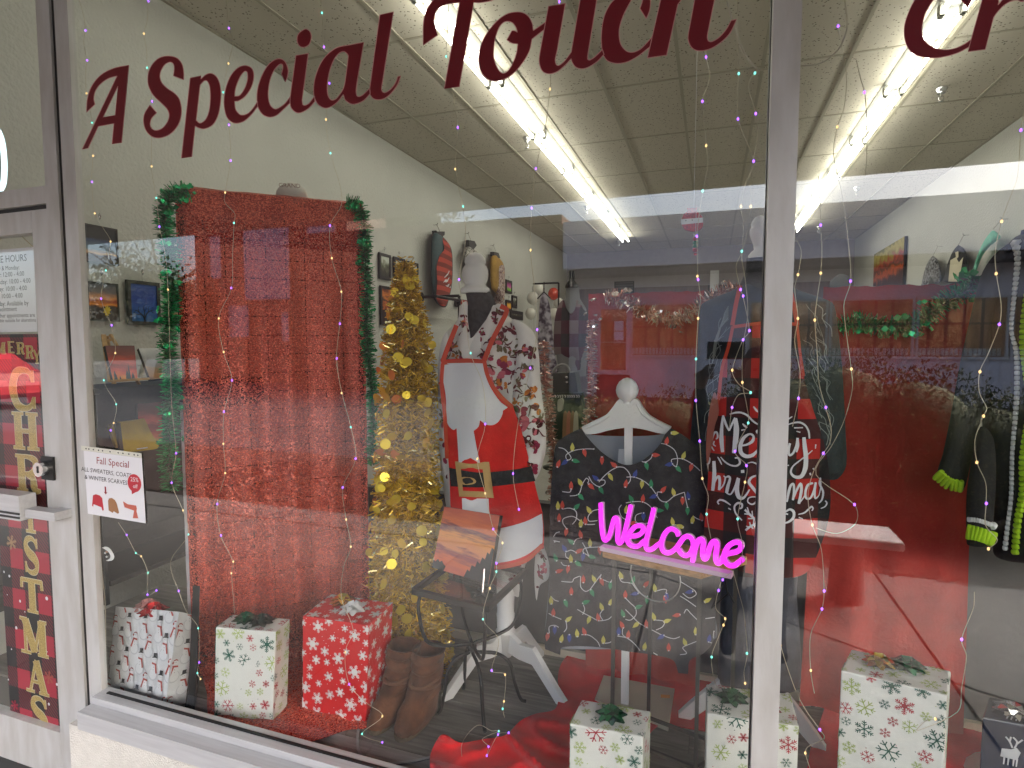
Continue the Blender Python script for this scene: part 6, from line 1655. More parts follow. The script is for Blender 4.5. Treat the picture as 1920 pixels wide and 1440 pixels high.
P_bw = painted('woodland_photo', dict(ramp=[(0, (25, 25, 22)), (.35, (60, 60, 50)), (.6, (110, 115, 90)), (.72, (190, 195, 185)), (1, (205, 208, 200))], amp=1.0, stretch=(9, 3, 1)))
P_fire = painted('ember_painting', dict(ramp=[(0, (60, 25, 12)), (.3, (25, 15, 12)), (.45, (190, 95, 25)), (.6, (40, 25, 20)), (.75, (215, 120, 30)), (1, (120, 55, 20))], amp=1.1, stretch=(4, 4, 1)))
def leaf_x(t, f):
    # yellow maple leaf
    o = [(.5,.04),(.52,.13),(.60,.10),(.58,.16),(.70,.17),(.64,.23),(.74,.31),(.66,.32),(.68,.38),(.60,.36),(.57,.46),(.52,.38),(.46,.42),(.46,.33),(.36,.34),(.40,.27),(.34,.20),(.44,.18),(.43,.11),(.49,.13)]
    flat(t, [(u*.75+.22, v*.9+.02) for u, v in o], f)
leaf_x.mats = mat('leaf_yellow', (.70, .50, .03), .6)
def tree_x(t, f):
    for P_, w_ in (([(.50,-.0),(.48,.08),(.42,.16),(.30,.24),(.16,.30)], [.07,.05,.035,.015]), ([(.48,.05),(.55,.18),(.66,.27),(.84,.33)], [.06,.04,.025,.012]), ([(.46,.12),(.50,.25),(.46,.36),(.50,.44)], [.04,.03,.02,.008]), ([(.30,.24),(.26,.33),(.30,.41)], [.03,.015,.008]), ([(.66,.27),(.64,.36),(.70,.43)], [.03,.015,.008]), ([(.16,.30),(.12,.24),(.08,.2)], [.015,.01,.006]), ([(.5,.28),(.58,.36),(.56,.42)], [.02,.012,.006]), ([(.36,.2),(.2,.18),(.08,.24)], [.025,.015,.008]), ([(.74,.3),(.86,.24),(.93,.28)], [.02,.012,.006])):
        ribbon(t, P_, w_, f)
tree_x.mats = mat('tree_ink', (.006, .012, .03), .6)
frame_pic('dark dusk landscape picture, topmost by the left jamb', [(157,417),(222,431),(222,500),(160,488)], P_dusk, fw=.006)
frame_pic('orange sunset picture with a yellow maple leaf', [(163,527),(223,532),(224,602),(166,602)], P_sun2, fw=.008, extra=leaf_x)
frame_pic('blue picture of a bare tree in a black frame', [(240,525),(301,530),(301,609),(241,609)], P_blue, fw=.02, extra=tree_x)
frame_pic('dark framed picture mostly behind the left green garland', [(318,528),(338,530),(338,612),(318,612)], P_dusk, fw=.015)
frame_pic('framed woodland photo right of the curtain, nearest the window', [(712,474),(734,478),(733,525),(712,523)], P_bw, fw=.03, fm=m_black)
frame_pic('framed photo half hidden behind the gold tree top', [(739,481),(760,486),(760,532),(740,530)], P_bw, fw=.03, fm=m_black)
frame_pic('framed misty tree photo just right of the gold tree top', [(766,490),(786,494),(784,536),(766,533)], P_bw, fw=.03, fm=m_black)
frame_pic('large orange and black picture behind the gold tree', [(714,537),(786,546),(786,606),(715,617)], P_fire, fw=.03, fm=m_black)
P_tul = painted('tulip_photo', dict(ramp=[(0, (60, 140, 40)), (.3, (120, 190, 60)), (.5, (215, 90, 170)), (.8, (120, 40, 90)), (1, (60, 30, 50))], amp=.3, stretch=(2, 2, 1)))
P_org = painted('amber_photo', dict(ramp=[(0, (50, 30, 15)), (.3, (230, 150, 30)), (.6, (240, 180, 50)), (.8, (60, 30, 20)), (1, (30, 20, 18))], amp=.3, stretch=(2, 2, 1)))
frame_pic('small framed pink and green flower photo on the far left wall', [(949,524),(961,527),(960,552),(950,547)], P_tul, fw=.04, fm=m_black)
frame_pic('small framed amber photo below the flower photo', [(949,561),(960,565),(960,584),(950,583)], P_org, fw=.04, fm=m_black)
frame_pic('small framed pale photo beside the amber photo', [(961,553),(970,556),(970,579),(961,576)], P_bw, fw=.04, fm=m_black)
frame_pic('wide black framed print low on the far left wall', [(957,583),(981,583),(981,600),(958,599)], P_bw, fw=.06, fm=m_black)

# garments hanging on the left wall
def wall_garment(label, px_o, X, depth, m_, name, hookpx, form=None, cat='garment', decs=()):
    P_ = [at(x, y, X=X) for x, y in px_o]
    zs = [p.z for p in P_]
    th = thing(name, label, cat, (XL if X < 0 else XR, sum(p.y for p in P_)/len(P_), min(zs)), 'garments hung on the walls')
    sg = 1 if X < 0 else -1
    def bulge(x, y):
        xs_ = []
        n = len(px_o)
        for i in range(n):
            (xa, ya), (xb, yb) = px_o[i], px_o[(i+1) % n]
            if (ya > y) != (yb > y): xs_.append(xa+(xb-xa)*(y-ya)/(yb-ya))
        if len(xs_) < 2: return 0
        a, b = min(xs_), max(xs_)
        tt = (x-a)/(b-a+1e-6); return math.sqrt(max(0, 1-(2*tt-1)**2))
    def fn(x, y, e=0):
        p = at(x, y, X=X)
        return at(x, y, X=X+sg*(depth*bulge(x, y)+.02*math.sin(x*.9)*.3+e))
    t = MB(); vs, fs = cdt(px_o, (), 5)
    t.add([fn(x, y) for x, y in vs], fs, 0, True)
    t.add([at(x, y, X=X-sg*.03) for x, y in vs], [f[::-1] for f in fs], 0, True)
    n = len(px_o); 
    t.add([fn(x, y) for x, y in px_o]+[at(x, y, X=X-sg*.03) for x, y in px_o], [((i+1) % n, i, i+n, (i+1) % n+n) for i in range(n)], 0, True)
    t.build('cloth', m_, th)
    for nm, o, mm in decs:
        t = MB(); panel(t, o, lambda x, y: fn(x, y, .012), step=6); t.build(nm, mm, th)
    hx, hy = hookpx
    h = at(hx, hy, X=X); w_ = V3(((XL if X < 0 else XR), h.y, h.z+.02))
    t = MB(); t.tube([w_, w_+V3((sg*.05, 0, 0)), w_+V3((sg*.06, 0, .02))], .006, 6); t.tube([w_+V3((sg*.05, 0, 0)), at(hx, hy+14, X=X)], .004, 6); t.build('hook', m_chrome, th)
    if form:
        t = MB(); panel(t, form, lambda x, y: at(x, y, X=X+sg*.02), th=(-sg*.06, 0, 0), smooth=False); t.build('hanging_form', m_form, th)
    return th
m_plaidw = plaid_mat('wall_plaid', (.50, .06, .035), (.20, .03, .02), (.02, .02, .02), 6, 9)
MATS['wall_plaid'].node_tree
wall_garment('plaid apron with a white tree over a teal shirt, hung on the left wall', sm([(815,436),(826,440),(836,450),(846,465),(849,490),(848,530),(842,560),(836,576),(822,572),(812,556),(808,520),(808,470),(809,446)], 3), XL+.10, .10, mat('shirt_teal', (.06, .10, .11), .85, bump=.2), 'hung_shirt', (826, 424), [(818,432),(820,434),(834,434),(834,440),(828,446),(820,442)], 'garment',
  [('apron_cloth', sm([(830,446),(838,452),(846,468),(848,495),(847,530),(841,560),(835,574),(823,570),(818,556),(820,530),(819,500),(825,478),(833,468)], 3), plaid_mat('wall_plaid2', (.46, .06, .035), (.20, .03, .02), (.03, .025, .022), 1.2, 9)), ('tree_print', [(843,505),(845,540),(843,541),(829,533),(836,522),(833,520),(840,512)], m_paper)])
wall_garment('black and white patterned scarf on a hanging form on the left wall', sm([(872,466),(880,462),(890,468),(900,480),(906,500),(905,520),(898,524),(886,520),(874,500),(870,480)], 3), XL+.10, .07, mat('zebra_cloth', (.62, .60, .55), .85, col2=(.03, .03, .03), vscale=45, detail=1), 'hung_scarf', (884, 440), [(879,450),(890,452),(894,460),(888,468),(880,463)])
wall_garment('mustard cardigan over a floral top, hung on the left wall', sm([(920,483),(928,478),(936,484),(944,495),(947,520),(946,560),(938,562),(928,548),(921,540),(919,510)], 3), XL+.10, .09, mat('mustard_cloth', (.40, .23, .045), .85, bump=.2, var=.15), 'hung_cardigan', (931, 462), [(926,472),(935,474),(938,484),(931,484),(926,478)], 'garment',
  [('floral_panel', sm([(936,500),(945,498),(947,520),(946,562),(940,590),(930,588),(927,560),(935,535)], 3), mat('floral_dark', (.60, .50, .44), .85, col2=(.10, .02, .025), vscale=30, detail=1))])
# pipe rails on the left wall
for k, (y, z, lab) in enumerate(((5.05, 2.10, 'black iron pipe rail on the left wall, nearer one'), (6.2, 2.0, 'black iron pipe rail on the left wall, farther one'))):
    a = at((788, 855)[k], (557, 568)[k], X=XL+.02)
    th = thing('pipe_rail', lab, 'clothes rail', a, 'pipe rails')
    t = MB(); t.tube([a, a+V3((.02, 0, 0))], .06, 14); t.build('flange', m_black, th)
    t = MB(); b = a+V3((.5, .0, 0)); t.tube([a, b], .018, 8); t.tube([b+V3((0, -.6, -.05)), b+V3((0, .7, -.05))], .018, 8); t.tube([b, b+V3((0, 0, -.45))], .018, 8); t.build('pipe', m_black, th)
    t = MB(); t.bar(b+V3((.02, .02, -.07)), b+V3((.02, .62, -.07)), .03, .05); t.build('rail_sleeve', mat('rail_red', (.42, .05, .03), .5), th)

# ---------------- black shelving with small paintings by the left jamb
sh = thing('black_shelf', 'black open shelf with paintings standing behind the left of the window', 'shelf', (-3.05, 1.1, .4))
zs1 = at(240, 722, X=-3.0).z; zs2 = at(260, 858, X=-2.95).z
for z in (zs1, zs2, .45):
    t = MB(); t.box(-3.235, -2.86, .62, 1.75, z-.025, z); t.build('shelf_board', m_blackwood, sh)
for y in (.62, 1.73):
    t = MB(); t.box(-3.23, -2.87, y-.02, y-.001, .33, zs1-.026); t.build('side_panel', m_blackwood, sh)
t = MB(); t.box(-3.244, -3.236, .6, 1.75, .45, zs1-.026); t.build('back_panel', m_blackwood, sh)
P_red = painted('red_sky_painting', dict(ramp=[(0, (240, 190, 70)), (.14, (235, 120, 60)), (.3, (215, 75, 50)), (.45, (150, 55, 45)), (.55, (210, 80, 60)), (.8, (130, 60, 55)), (1, (110, 60, 60))], amp=.3, stretch=(1.5, 7, 1)))
P_win = painted('winter_painting', dict(ramp=[(0, (120, 90, 60)), (.12, (165, 120, 75)), (.38, (150, 125, 95)), (.45, (135, 135, 135)), (.62, (150, 155, 160)), (1, (195, 198, 200))], amp=.18, stretch=(4, 3, 1)))
def lean_canvas(label, px4, Xb, Xt, m_, prints=None, name='canvas_painting', par=None):
    TL, TR, BR, BL = px4
    tl, tr = at(*TL, X=Xt), at(*TR, X=Xt); bl, br = at(*BL, X=Xb), at(*BR, X=Xb)
    th = par or thing(name, label, 'painting', (bl+br)/2, 'small canvases on the shelf')
    t = MB(); n_ = canvas(t, tl, tr, br, bl, .018); o = t.build('canvas', [m_, m_black], th); cuv(o, bl, br, tl)
    if prints:
        t = MB(); f = onq(tl, tr, br, bl, n_, .0012); prints(t, f); t.build('tree_print', m_treeblk, th)
def pines(t, f):
    for x, h, w_ in ((.12, .28, .16), (.30, .12, .08), (.60, .30, .18), (.68, .48, .1), (.82, .2, .16)):
        flat(t, [(x-w_/2, 0), (x-w_*.3, h*.4), (x-w_*.4, h*.4), (x-w_*.15, h*.75), (x, h), (x+w_*.15, h*.7), (x+w_*.4, h*.35), (x+w_*.3, h*.35), (x+w_/2, 0)], f)
lean_canvas('red sunset canvas with pine silhouettes on a wooden easel', [(197,648),(252,648),(258,710),(212,713)], -2.97, -3.05, P_red, pines)
ez = thing('table_easel', 'small pale wooden easel holding the red sunset canvas', 'easel', at(235, 720, X=-2.98))
t = MB()
e1, e2 = at(199, 630, X=-3.09), at(211, 715, X=-3.0)
t.bar(at(194,628,X=-3.1), at(207,716,X=-2.99), .022, .012); t.bar(at(207,627,X=-3.1), at(262,722,X=-2.99), .02, .012); t.build('easel_leg', m_woodlight, ez)
t = MB(); t.bar(at(210,714.5,X=-2.955), at(278,710,X=-2.955), .02, .012); t.build('ledge', m_woodlight, ez)
t = MB(); t.bar(at(200,630,X=-3.11), at(214,720,X=-3.16), .02, .012); t.bar(at(193,640,X=-3.095), at(212,636,X=-3.095), .02, .012); t.build('back_leg', m_woodlight, ez)
lean_canvas('winter field canvas leaning on the shelf behind the garland', [(260,653),(318,652),(324,708),(282,712)], -2.97, -3.08, P_win)
lean_canvas('red sky canvas on the lower shelf behind the yellow pouch', [(258,757),(303,754),(305,826),(260,828)], -3.05, -3.10, P_red)
pz_ = thing('yellow_pouch', 'mustard yellow pouch with a dark strap on the lower shelf', 'pouch', at(260, 848, X=-2.93))
t = MB(); panel(t, sm([(224,792,1),(262,787),(271,785,1),(284,812),(299,838,1),(292,842),(260,846),(233,848,1),(228,820)], 4), lambda x, y: at(x, y, X=-2.95-.0011*(848-y)), step=10, th=(-.03, .01, 0)); t.build('pouch_body', mat('pouch_yellow', (.55, .36, .02), .75, bump=.3, bscale=60, var=.12), pz_)
t = MB(); panel(t, [(217,795),(226,793),(232,846),(226,846)], lambda x, y: at(x, y, X=-2.945-.0011*(848-y)), th=(-.02, 0, 0)); t.build('strap', mat('strap_brown', (.035, .02, .012), .7), pz_)
t = MB(); panel(t, sm([(206,800),(216,796),(224,840),(219,838),(210,815)], 3), lambda x, y: at(x, y, X=-2.96-.0011*(848-y)), th=(-.02, 0, 0)); t.build('gusset', MATS['pouch_yellow'], pz_)
t = MB(); panel(t, [(256,841),(277,838),(277,840),(257,843)], lambda x, y: at(x, y, X=-2.943-.0011*(848-y))); t.build('zip_pull', m_paper, pz_)

# ================================================================== back of the shop, seen past the display
def balloon(c, r, m_, lab):
    th = thing('balloon', lab, 'balloon', c, 'balloon bunch')
    t = MB(); t.ball(c, r, 18, 12, 0, (1, 1, 1.12)); t.lathe([(.012, -r*1.16), (.003, -r*1.1)], c, 8); t.build('skin', m_, th)
    t = MB(); t.tube([c-U*r*1.14, V3((-2.9, 7.9, .4))], .003, 4); t.build('ribbon', m_white, th)
m_bw, m_br = mat('balloon_white', (.66, .64, .58), .25), mat('balloon_red', (.62, .06, .03), .25)
for px, py, r, m_, lab in ((1008,542,10.5,m_bw,'white balloon, topmost of the bunch by the back wall'), (999,559,11,m_bw,'white balloon left of centre in the bunch by the back wall'), (995,588,10,m_bw,'white balloon, lowest left of the bunch by the back wall'), (1038,551,10.5,m_br,'red balloon in the bunch by the back wall'), (1047,568,9.5,m_bw,'white balloon below the red one'), (1039,588,10,m_bw,'white balloon, lowest right of the bunch')):
    c = at(px, py, X=-2.95); balloon(c, (at(px, py-r, Y=c.y)-c).z, m_, lab)
# plaid poncho form
YP = 5.4
pm = thing('mannequin', 'black capped dress form in a plaid poncho at the back of the shop', 'mannequin', at(1075, 900, Y=YP))
t = MB(); lathe_px(t, [(508,5),(510,6),(526,5),(530,9),(536,12),(540,12)], YP, 1072, n=16); t.build('cap', mat('cap_black', (.02, .02, .022), .2), pm)
t = MB(); lathe_px(t, [(539,12),(560,14),(580,26),(640,32),(700,26),(705,26)], YP, 1073, n=20, sy=.6); t.build('torso', mat('form_grey', (.20, .20, .21), .8), pm)
t = MB(); lathe_px(t, [(700,3),(850,3),(851,14),(855,16)], YP, 1073, n=12); t.build('stand', m_black, pm)
pn = thing('plaid_poncho', 'plum, grey and cream plaid poncho on the back dress form', 'poncho', at(1075, 640, Y=YP))
PO = sm([(1056,562),(1046,575),(1040,600),(1038,640),(1040,664),(1052,668),(1058,690),(1075,706),(1094,700),(1098,668),(1106,640),(1106,600),(1098,580),(1088,566),(1082,560),(1078,580),(1070,588),(1062,578)], 4)
t = MB(); fp = pillow(t, PO, YP, .22, 9, lambda x, y: .02*math.sin(x*.3)); t.build('poncho_cloth', plaid_mat('poncho_plaid', (.17, .12, .125), (.075, .018, .035), (.028, .026, .032), 4.5, 3.2), pn)
# patterned dress
dd = thing('patterned_dress', 'pale lilac dress with dark sprigs hanging at the back', 'dress', at(1025, 700, Y=6))
t = MB(); fd = pillow(t, sm([(1018,548),(1013,560),(1010,600),(1008,650),(1012,700),(1044,702),(1040,660),(1034,600),(1030,570),(1022,548)], 4), 6.0, .12, 8); t.build('dress_cloth', mat('lilac_print', (.46, .43, .50), .85, col2=(.05, .035, .06), vscale=16, detail=1), dd)
t = MB(); a = at(1020, 540, Y=6); t.tube([a, a-U*.05], .008, 6); t.tube([a+V3((-.09, 0, -.14)), a-U*.05, a+V3((.09, 0, -.14))], .01, 6); t.tube([a, V3((a.x, a.y, a.z+.08))], .006, 6); t.build('hanger', m_black, dd)
t = MB(); t.tube([(a.x-.15, 6, a.z+.06), (a.x+.2, 6, a.z+.06)], .012, 8); t.tube([(a.x+.2, 6, a.z+.06), (a.x+.2, 6, 0)], .012, 8); t.lathe([(.2, 0), (.2, .02), (.03, .04)], (a.x+.2, 6, 0), 14)
tag(t.build('garment_rack', m_black), 'black garment rack carrying the lilac dress', 'clothes rail')
# little goods between the kimono and the red drape
hb = thing('handbag', 'dark green handbag with a loop handle behind the low wall', 'handbag', at(1055, 738, Y=1.6))
t = MB(); panel(t, sm([(1037,700,1),(1078,698,1),(1084,738,1),(1036,740,1)], 2), lambda x, y: at(x, y, Y=1.6), step=12, th=(0, .1, 0)); t.build('bag_body', mat('bag_green', (.05, .065, .045), .6, bump=.2), hb)
t = MB(); t.tube([at(x, y, Y=1.63) for x, y in sm([(1036,700),(1042,690),(1052,684),(1062,686),(1067,694),(1066,700)], 5, False)], .008, 8); t.build('handle', mat('bag_grey', (.30, .31, .30), .4), hb)
t = MB(); q = at(1063, 708, Y=1.59); t.ball(q, .009, 8, 6); t.ball(q-U*.025, .008, 8, 6); t.build('clasp', m_chrome, hb)
ts = thing('printed_shirt', 'dark green shirt with white lettering standing behind the low wall', 'shirt', at(1060, 800, Y=1.55))
t = MB(); panel(t, [(1030,738),(1092,736),(1096,830),(1028,832)], lambda x, y: at(x, y, Y=1.55), step=14, th=(0, .05, 0)); t.build('shirt_cloth', mat('shirt_green', (.014, .028, .015), .85, bump=.2), ts)
t = MB()
for k, x in enumerate((1040,1045,1049,1053,1058,1063,1067,1071,1075,1080,1084)): ribbon(t, [(x, 740.5), (x+2.5, 743), (x+1, 745.5)], 1.6, lambda a, b: at(a, b, Y=1.545))
t.build('lettering', m_paper, ts)
cp_ = thing('shoe', 'pale slipper sole propped behind the low wall', 'shoe', at(1050, 770, Y=1.5))
t = MB(); panel(t, sm([(1047,749),(1053,747),(1056,752),(1055,760),(1053,770),(1046,771),(1045,760),(1045,754)], 4), lambda x, y: at(x, y, Y=1.5), step=6, th=(0, .02, 0)); t.build('sole', mat('sole_pale', (.56, .55, .45), .7), cp_)
for k, (x, c_, lab) in enumerate(((1060, (.42, .22, .11), 'tan garment end, leftmost of the row below the shirt lettering'), (1067, (.62, .23, .14), 'coral garment end below the shirt lettering'), (1074, (.36, .20, .10), 'brown garment end below the shirt lettering'), (1080, (.60, .57, .42), 'cream garment end below the shirt lettering'), (1104, (.20, .48, .08), 'lime green garment end beside the hanger'))):
    t = MB(); pillow(t, sm([(x-4,778),(x,770),(x+4,778),(x+4,830),(x-5,830)], 4), 1.5-.005*k, .03, 5)
    tag(t.build('hung_garment', mat('garment_%d' % k, c_, .85, bump=.2)), lab, 'garment', 'small garments behind the low wall')
# far wall: door with notices, dark panel
bd = thing('back_door', 'brown door with pinned notices in the back wall', 'door', (.75, YB-.04, 0))
t = MB(); a, b = at(1333, 500, Y=YB-.06), at(1372, 560, Y=YB-.06); t.box(a.x-.05, b.x+.05, YB-.055, YB-.032, 0, 2.95); t.build('door_frame', m_blackwood, bd)
t = MB(); t.box(a.x+.03, b.x-.03, YB-.07, YB-.0555, 0, 2.88); t.build('door_leaf', m_wall2, bd)
t = MB(); q = at(1337, 520, Y=YB-.08); t.box(q.x-.06, q.x+.12, YB-.075, YB-.0705, q.z-.3, q.z+.15); t.build('notice', m_paper, bd)
vt = thing('wall_vent', 'dark square vent high on the brown back wall', 'vent', at(1171, 545, Y=YB-.05))
a, b = at(1152, 528, Y=YB-.04), at(1189, 552, Y=YB-.04)
t = MB(); t.box(a.x, b.x, YB-.045, YB-.031, b.z, a.z); t.build('vent_frame', m_black, vt)
for k in range(5):
    t = MB(); z = b.z+(a.z-b.z)*(k+.5)/5; t.bar((a.x+.03, YB-.05, z), (b.x-.03, YB-.05, z), .02, .03); t.build('slat', m_steel, vt)
# grey shirt far back, right pane
tt = MB(); pillow(tt, sm([(1562,522),(1575,514),(1588,516),(1592,522),(1592,545),(1558,545),(1556,530)], 4), 8.0, .12, 8)
tag(tt.build('grey_shirt', mat('shirt_grey', (.12, .125, .14), .85)), 'grey shirt on a hanger far back in the right pane', 'shirt')

# right wall: big autumn picture and garments
th = thing('canvas_picture', 'large autumn woodland canvas on the right wall', 'picture', at(1665, 535, X=XR-.06))
TL, TR, BR, BL = at(1639,477,X=XR-.05), at(1696,443,X=XR-.05), at(1692,540,X=XR-.05), at(1637,537,X=XR-.05)
t = MB(); canvas(t, TL, TR, BR, BL, .04)
o = t.build('canvas', [painted('autumn_painting', dict(ramp=[(0, (60, 25, 15)), (.2, (190, 80, 30)), (.35, (70, 50, 25)), (.5, (170, 60, 50)), (.65, (150, 135, 60)), (.85, (185, 170, 95)), (1, (110, 110, 50))], amp=.7, stretch=(7, 3, 1))), m_black], th); cuv(o, BL, BR, TL)
wall_garment('black and white plaid shirt hung on the right wall', sm([(1749,479,1),(1757,486),(1763,500),(1765,528),(1753,531),(1747,518,1),(1739,532),(1727,537,1),(1732,512),(1738,495),(1744,485)], 3), XR-.10, .05, mat('plaid_bw', (.34, .34, .36), .85, col2=(.02, .02, .025), vscale=30, detail=1), 'hung_shirt', (1749, 466))
wall_garment('black jacket with cream panels hung on the right wall', sm([(1797,459,1),(1808,467),(1814,482),(1817,527,1),(1800,532),(1776,530),(1766,526,1),(1776,496),(1785,474),(1791,465)], 3), XR-.10, .05, mat('jacket_black', (.02, .02, .02), .85), 'hung_jacket', (1797, 445), None, 'garment', [('cream_panel', [(1782,488),(1792,482),(1798,492),(1806,482),(1802,505),(1797,528),(1778,528)], mat('cream_cloth', (.60, .55, .40), .85)), ('cream_panel', [(1791,473),(1797,471),(1797,482),(1793,486)], MATS['cream_cloth'])])
wall_garment('mint green and white garment hung on the right wall', sm([(1862,432),(1872,438),(1876,446),(1858,460),(1842,480),(1832,505),(1826,525),(1819,524),(1826,500),(1834,475),(1845,452),(1855,438)], 3), XR-.12, .05, mat('mint_cloth', (.16, .50, .36), .85, var=.2, vscale=8), 'hung_garment', (1862, 416))

# ================================================================== notices: Fall Special sheet, moon sticker, store hours, banner
def sheet_map(TL, TR, BL, Y, Y2):
    a, b, c = at(*TL, Y=Y), at(*TR, Y=Y2), at(*BL, Y=Y)
    return a, (b-a), (c-a)
a, u_, v_ = sheet_map((157,845), (266,859), (165,963), -.0165, -.003)
un, vn = u_.normalized(), (v_ - u_.normalized()*v_.dot(u_.normalized())).normalized()
WU, HV = u_.length, v_.length
fsx = thing('fall_special_sheet', 'white Fall Special notice in a punched sleeve taped over the window edge', 'notice', a)
SP = lambda u, v, e=0: a+u_*u+v_*v+V3((0, -.0006-e, 0))
t = MB(); t.poly([SP(0, 0), SP(1, 0), SP(1, 1), SP(0, 1)], 0, (0, .0008, 0)); t.build('paper', m_paper, fsx)
t = MB(); t.poly([SP(-.04, -.075), SP(1, -.075), SP(1, -.003), SP(-.04, -.003)], 0, (0, .0005, 0)); t.build('punched_strip', mat('sleeve_cream', (.66, .66, .58), .4), fsx)
t = MB()
for q in (.05, .1, .18, .27, .34, .47, .61, .69, .79, .88, .94): flat(t, ell(q, -.038, .013, .012, 0, 10), lambda x, y: SP(x, y, .0006))
t.build('punch_hole', m_ink, fsx)
t = MB()
def ln(s_, size, u, v, m_, al='CENTER'): text_on(t, s_, size, SP(u, v, .0008), un, -vn, m_, al)
ln('Fall Special', .034, .50, .175, 1)
ln('ALL SWEATERS, COATS,', .0215, .385, .325, 0); ln('& WINTER SCARVES', .0215, .36, .445, 0)
flat(t, ell(.855, .40, .115, .14, .15, 20), lambda x, y: SP(x, y, .0009), 2); flat(t, [(.80, .52), (.88, .53), (.80, .58)], lambda x, y: SP(x, y, .0009), 2)
text_on(t, '25%', .021, SP(.86, .375, .0014), un, -vn, 3, 'CENTER'); text_on(t, 'off', .019, SP(.865, .475, .0014), un, -vn, 3, 'CENTER')
flat(t, [(.335, .52), (.36, .522), (.36, .61), (.378, .61), (.346, .645), (.318, .606), (.335, .608)], lambda x, y: SP(x, y, .0009), 1)
flat(t, [(.12, .69), (.17, .665), (.24, .675), (.28, .71), (.295, .90), (.27, .91), (.255, .86), (.12, .83), (.11, .87), (.09, .86)], lambda x, y: SP(x, y, .0009), 2)
flat(t, [(.38, .74), (.40, .70), (.45, .685), (.50, .71), (.53, .76), (.56, .90), (.54, .92), (.51, .91), (.47, .89), (.45, .92), (.38, .89)], lambda x, y: SP(x, y, .0009), 4)
flat(t, [(.64, .71), (.72, .745), (.86, .745), (.87, .79), (.86, .83), (.885, .94), (.79, .95), (.82, .83), (.66, .80)], lambda x, y: SP(x, y, .0009), 5)
t.build('print', [m_ink, mat('print_wine', (.28, .03, .04), .7), mat('print_scarlet', (.50, .035, .05), .7), m_paper, mat('print_tan', (.34, .17, .08), .7), mat('print_check', (.52, .13, .09), .7)], fsx)
mo = thing('moon_sticker', 'small white crescent moon sticker with a star low on the left glass', 'sticker', at(203, 1040, Y=.011))
t = MB(); panel(t, sm([(191,1027,1),(198,1025),(205,1028),(211,1036),(214,1044),(211,1050),(204,1052),(199,1051,1),(205,1048),(207,1043),(204,1036),(198,1031)], 4), lambda x, y: at(x, y, Y=.011), th=(0, .0008, 0)); t.build('moon', m_white, mo)
t = MB(); c_ = (200, 1044); st_ = [(c_[0]+(3 if k % 2 == 0 else 1.2)*math.sin(k*PI/5), c_[1]-(3 if k % 2 == 0 else 1.2)*math.cos(k*PI/5)) for k in range(10)]
flat(t, st_, lambda x, y: at(x, y, Y=.011)); t.build('star', m_white, mo)
t = MB(); flat(t, ell(197, 1037, 2, 1.6), lambda x, y: at(x, y, Y=.0112), 0); flat(t, ell(200, 1035, 2.4, 1.4, .4), lambda x, y: at(x, y, Y=.0111), 1); t.build('dots', [m_paper, mat('dot_tan', (.35, .18, .10), .7)], mo)

YD = .016
hr = thing('store_hours_sheet', 'white Store Hours sheet hung behind the door glass', 'notice', at(10, 540, Y=YD))
HX0 = at(-110, 540, Y=YD).x
a = at(62, 463, Y=YD); b = at(70, 622, Y=YD)
t = MB(); t.poly([V3((HX0, YD, a.z)), V3((a.x, YD, a.z)), V3((b.x, YD, b.z)), V3((HX0, YD, b.z))], 0, (0, .001, 0)); t.build('paper', m_paper, hr)
t = MB(); t.tube([V3(at(62, 463, Y=YD+.005)), at(38, 440, Y=YD+.01)], .0015, 5); t.tube([at(-20, 470, Y=YD+.005), at(9, 440, Y=YD+.01)], .0015, 5); t.build('string', mat('string_tan', (.5, .42, .28), .8), hr)
t = MB()
for s_, xr, py, size in (('STORE HOURS', 51, 489, .036), ('Sunday & Monday:', 37, 505, .023), ('Tuesday: 12:00 - 4:00', 46, 517, .025), ('Wednesday: 10:00 - 4:00', 58, 530, .025), ('Thursday: 10:00 - 4:00', 51, 544, .025), ('Friday: 10:00 - 4:00', 43, 558, .025), ('Saturday: Available by', 54, 572, .025), ('appointment', 32, 583, .024), ('Other appointments are', 66, 594, .022), ('available outside for alterations', 68, 603, .019)):
    q = at(xr, py, Y=YD); text_on(t, s_, size, V3((q.x, YD-.0006, q.z)), V3((1, 0, 0)), U, 0, 'RIGHT')
t.build('print', m_ink, hr)

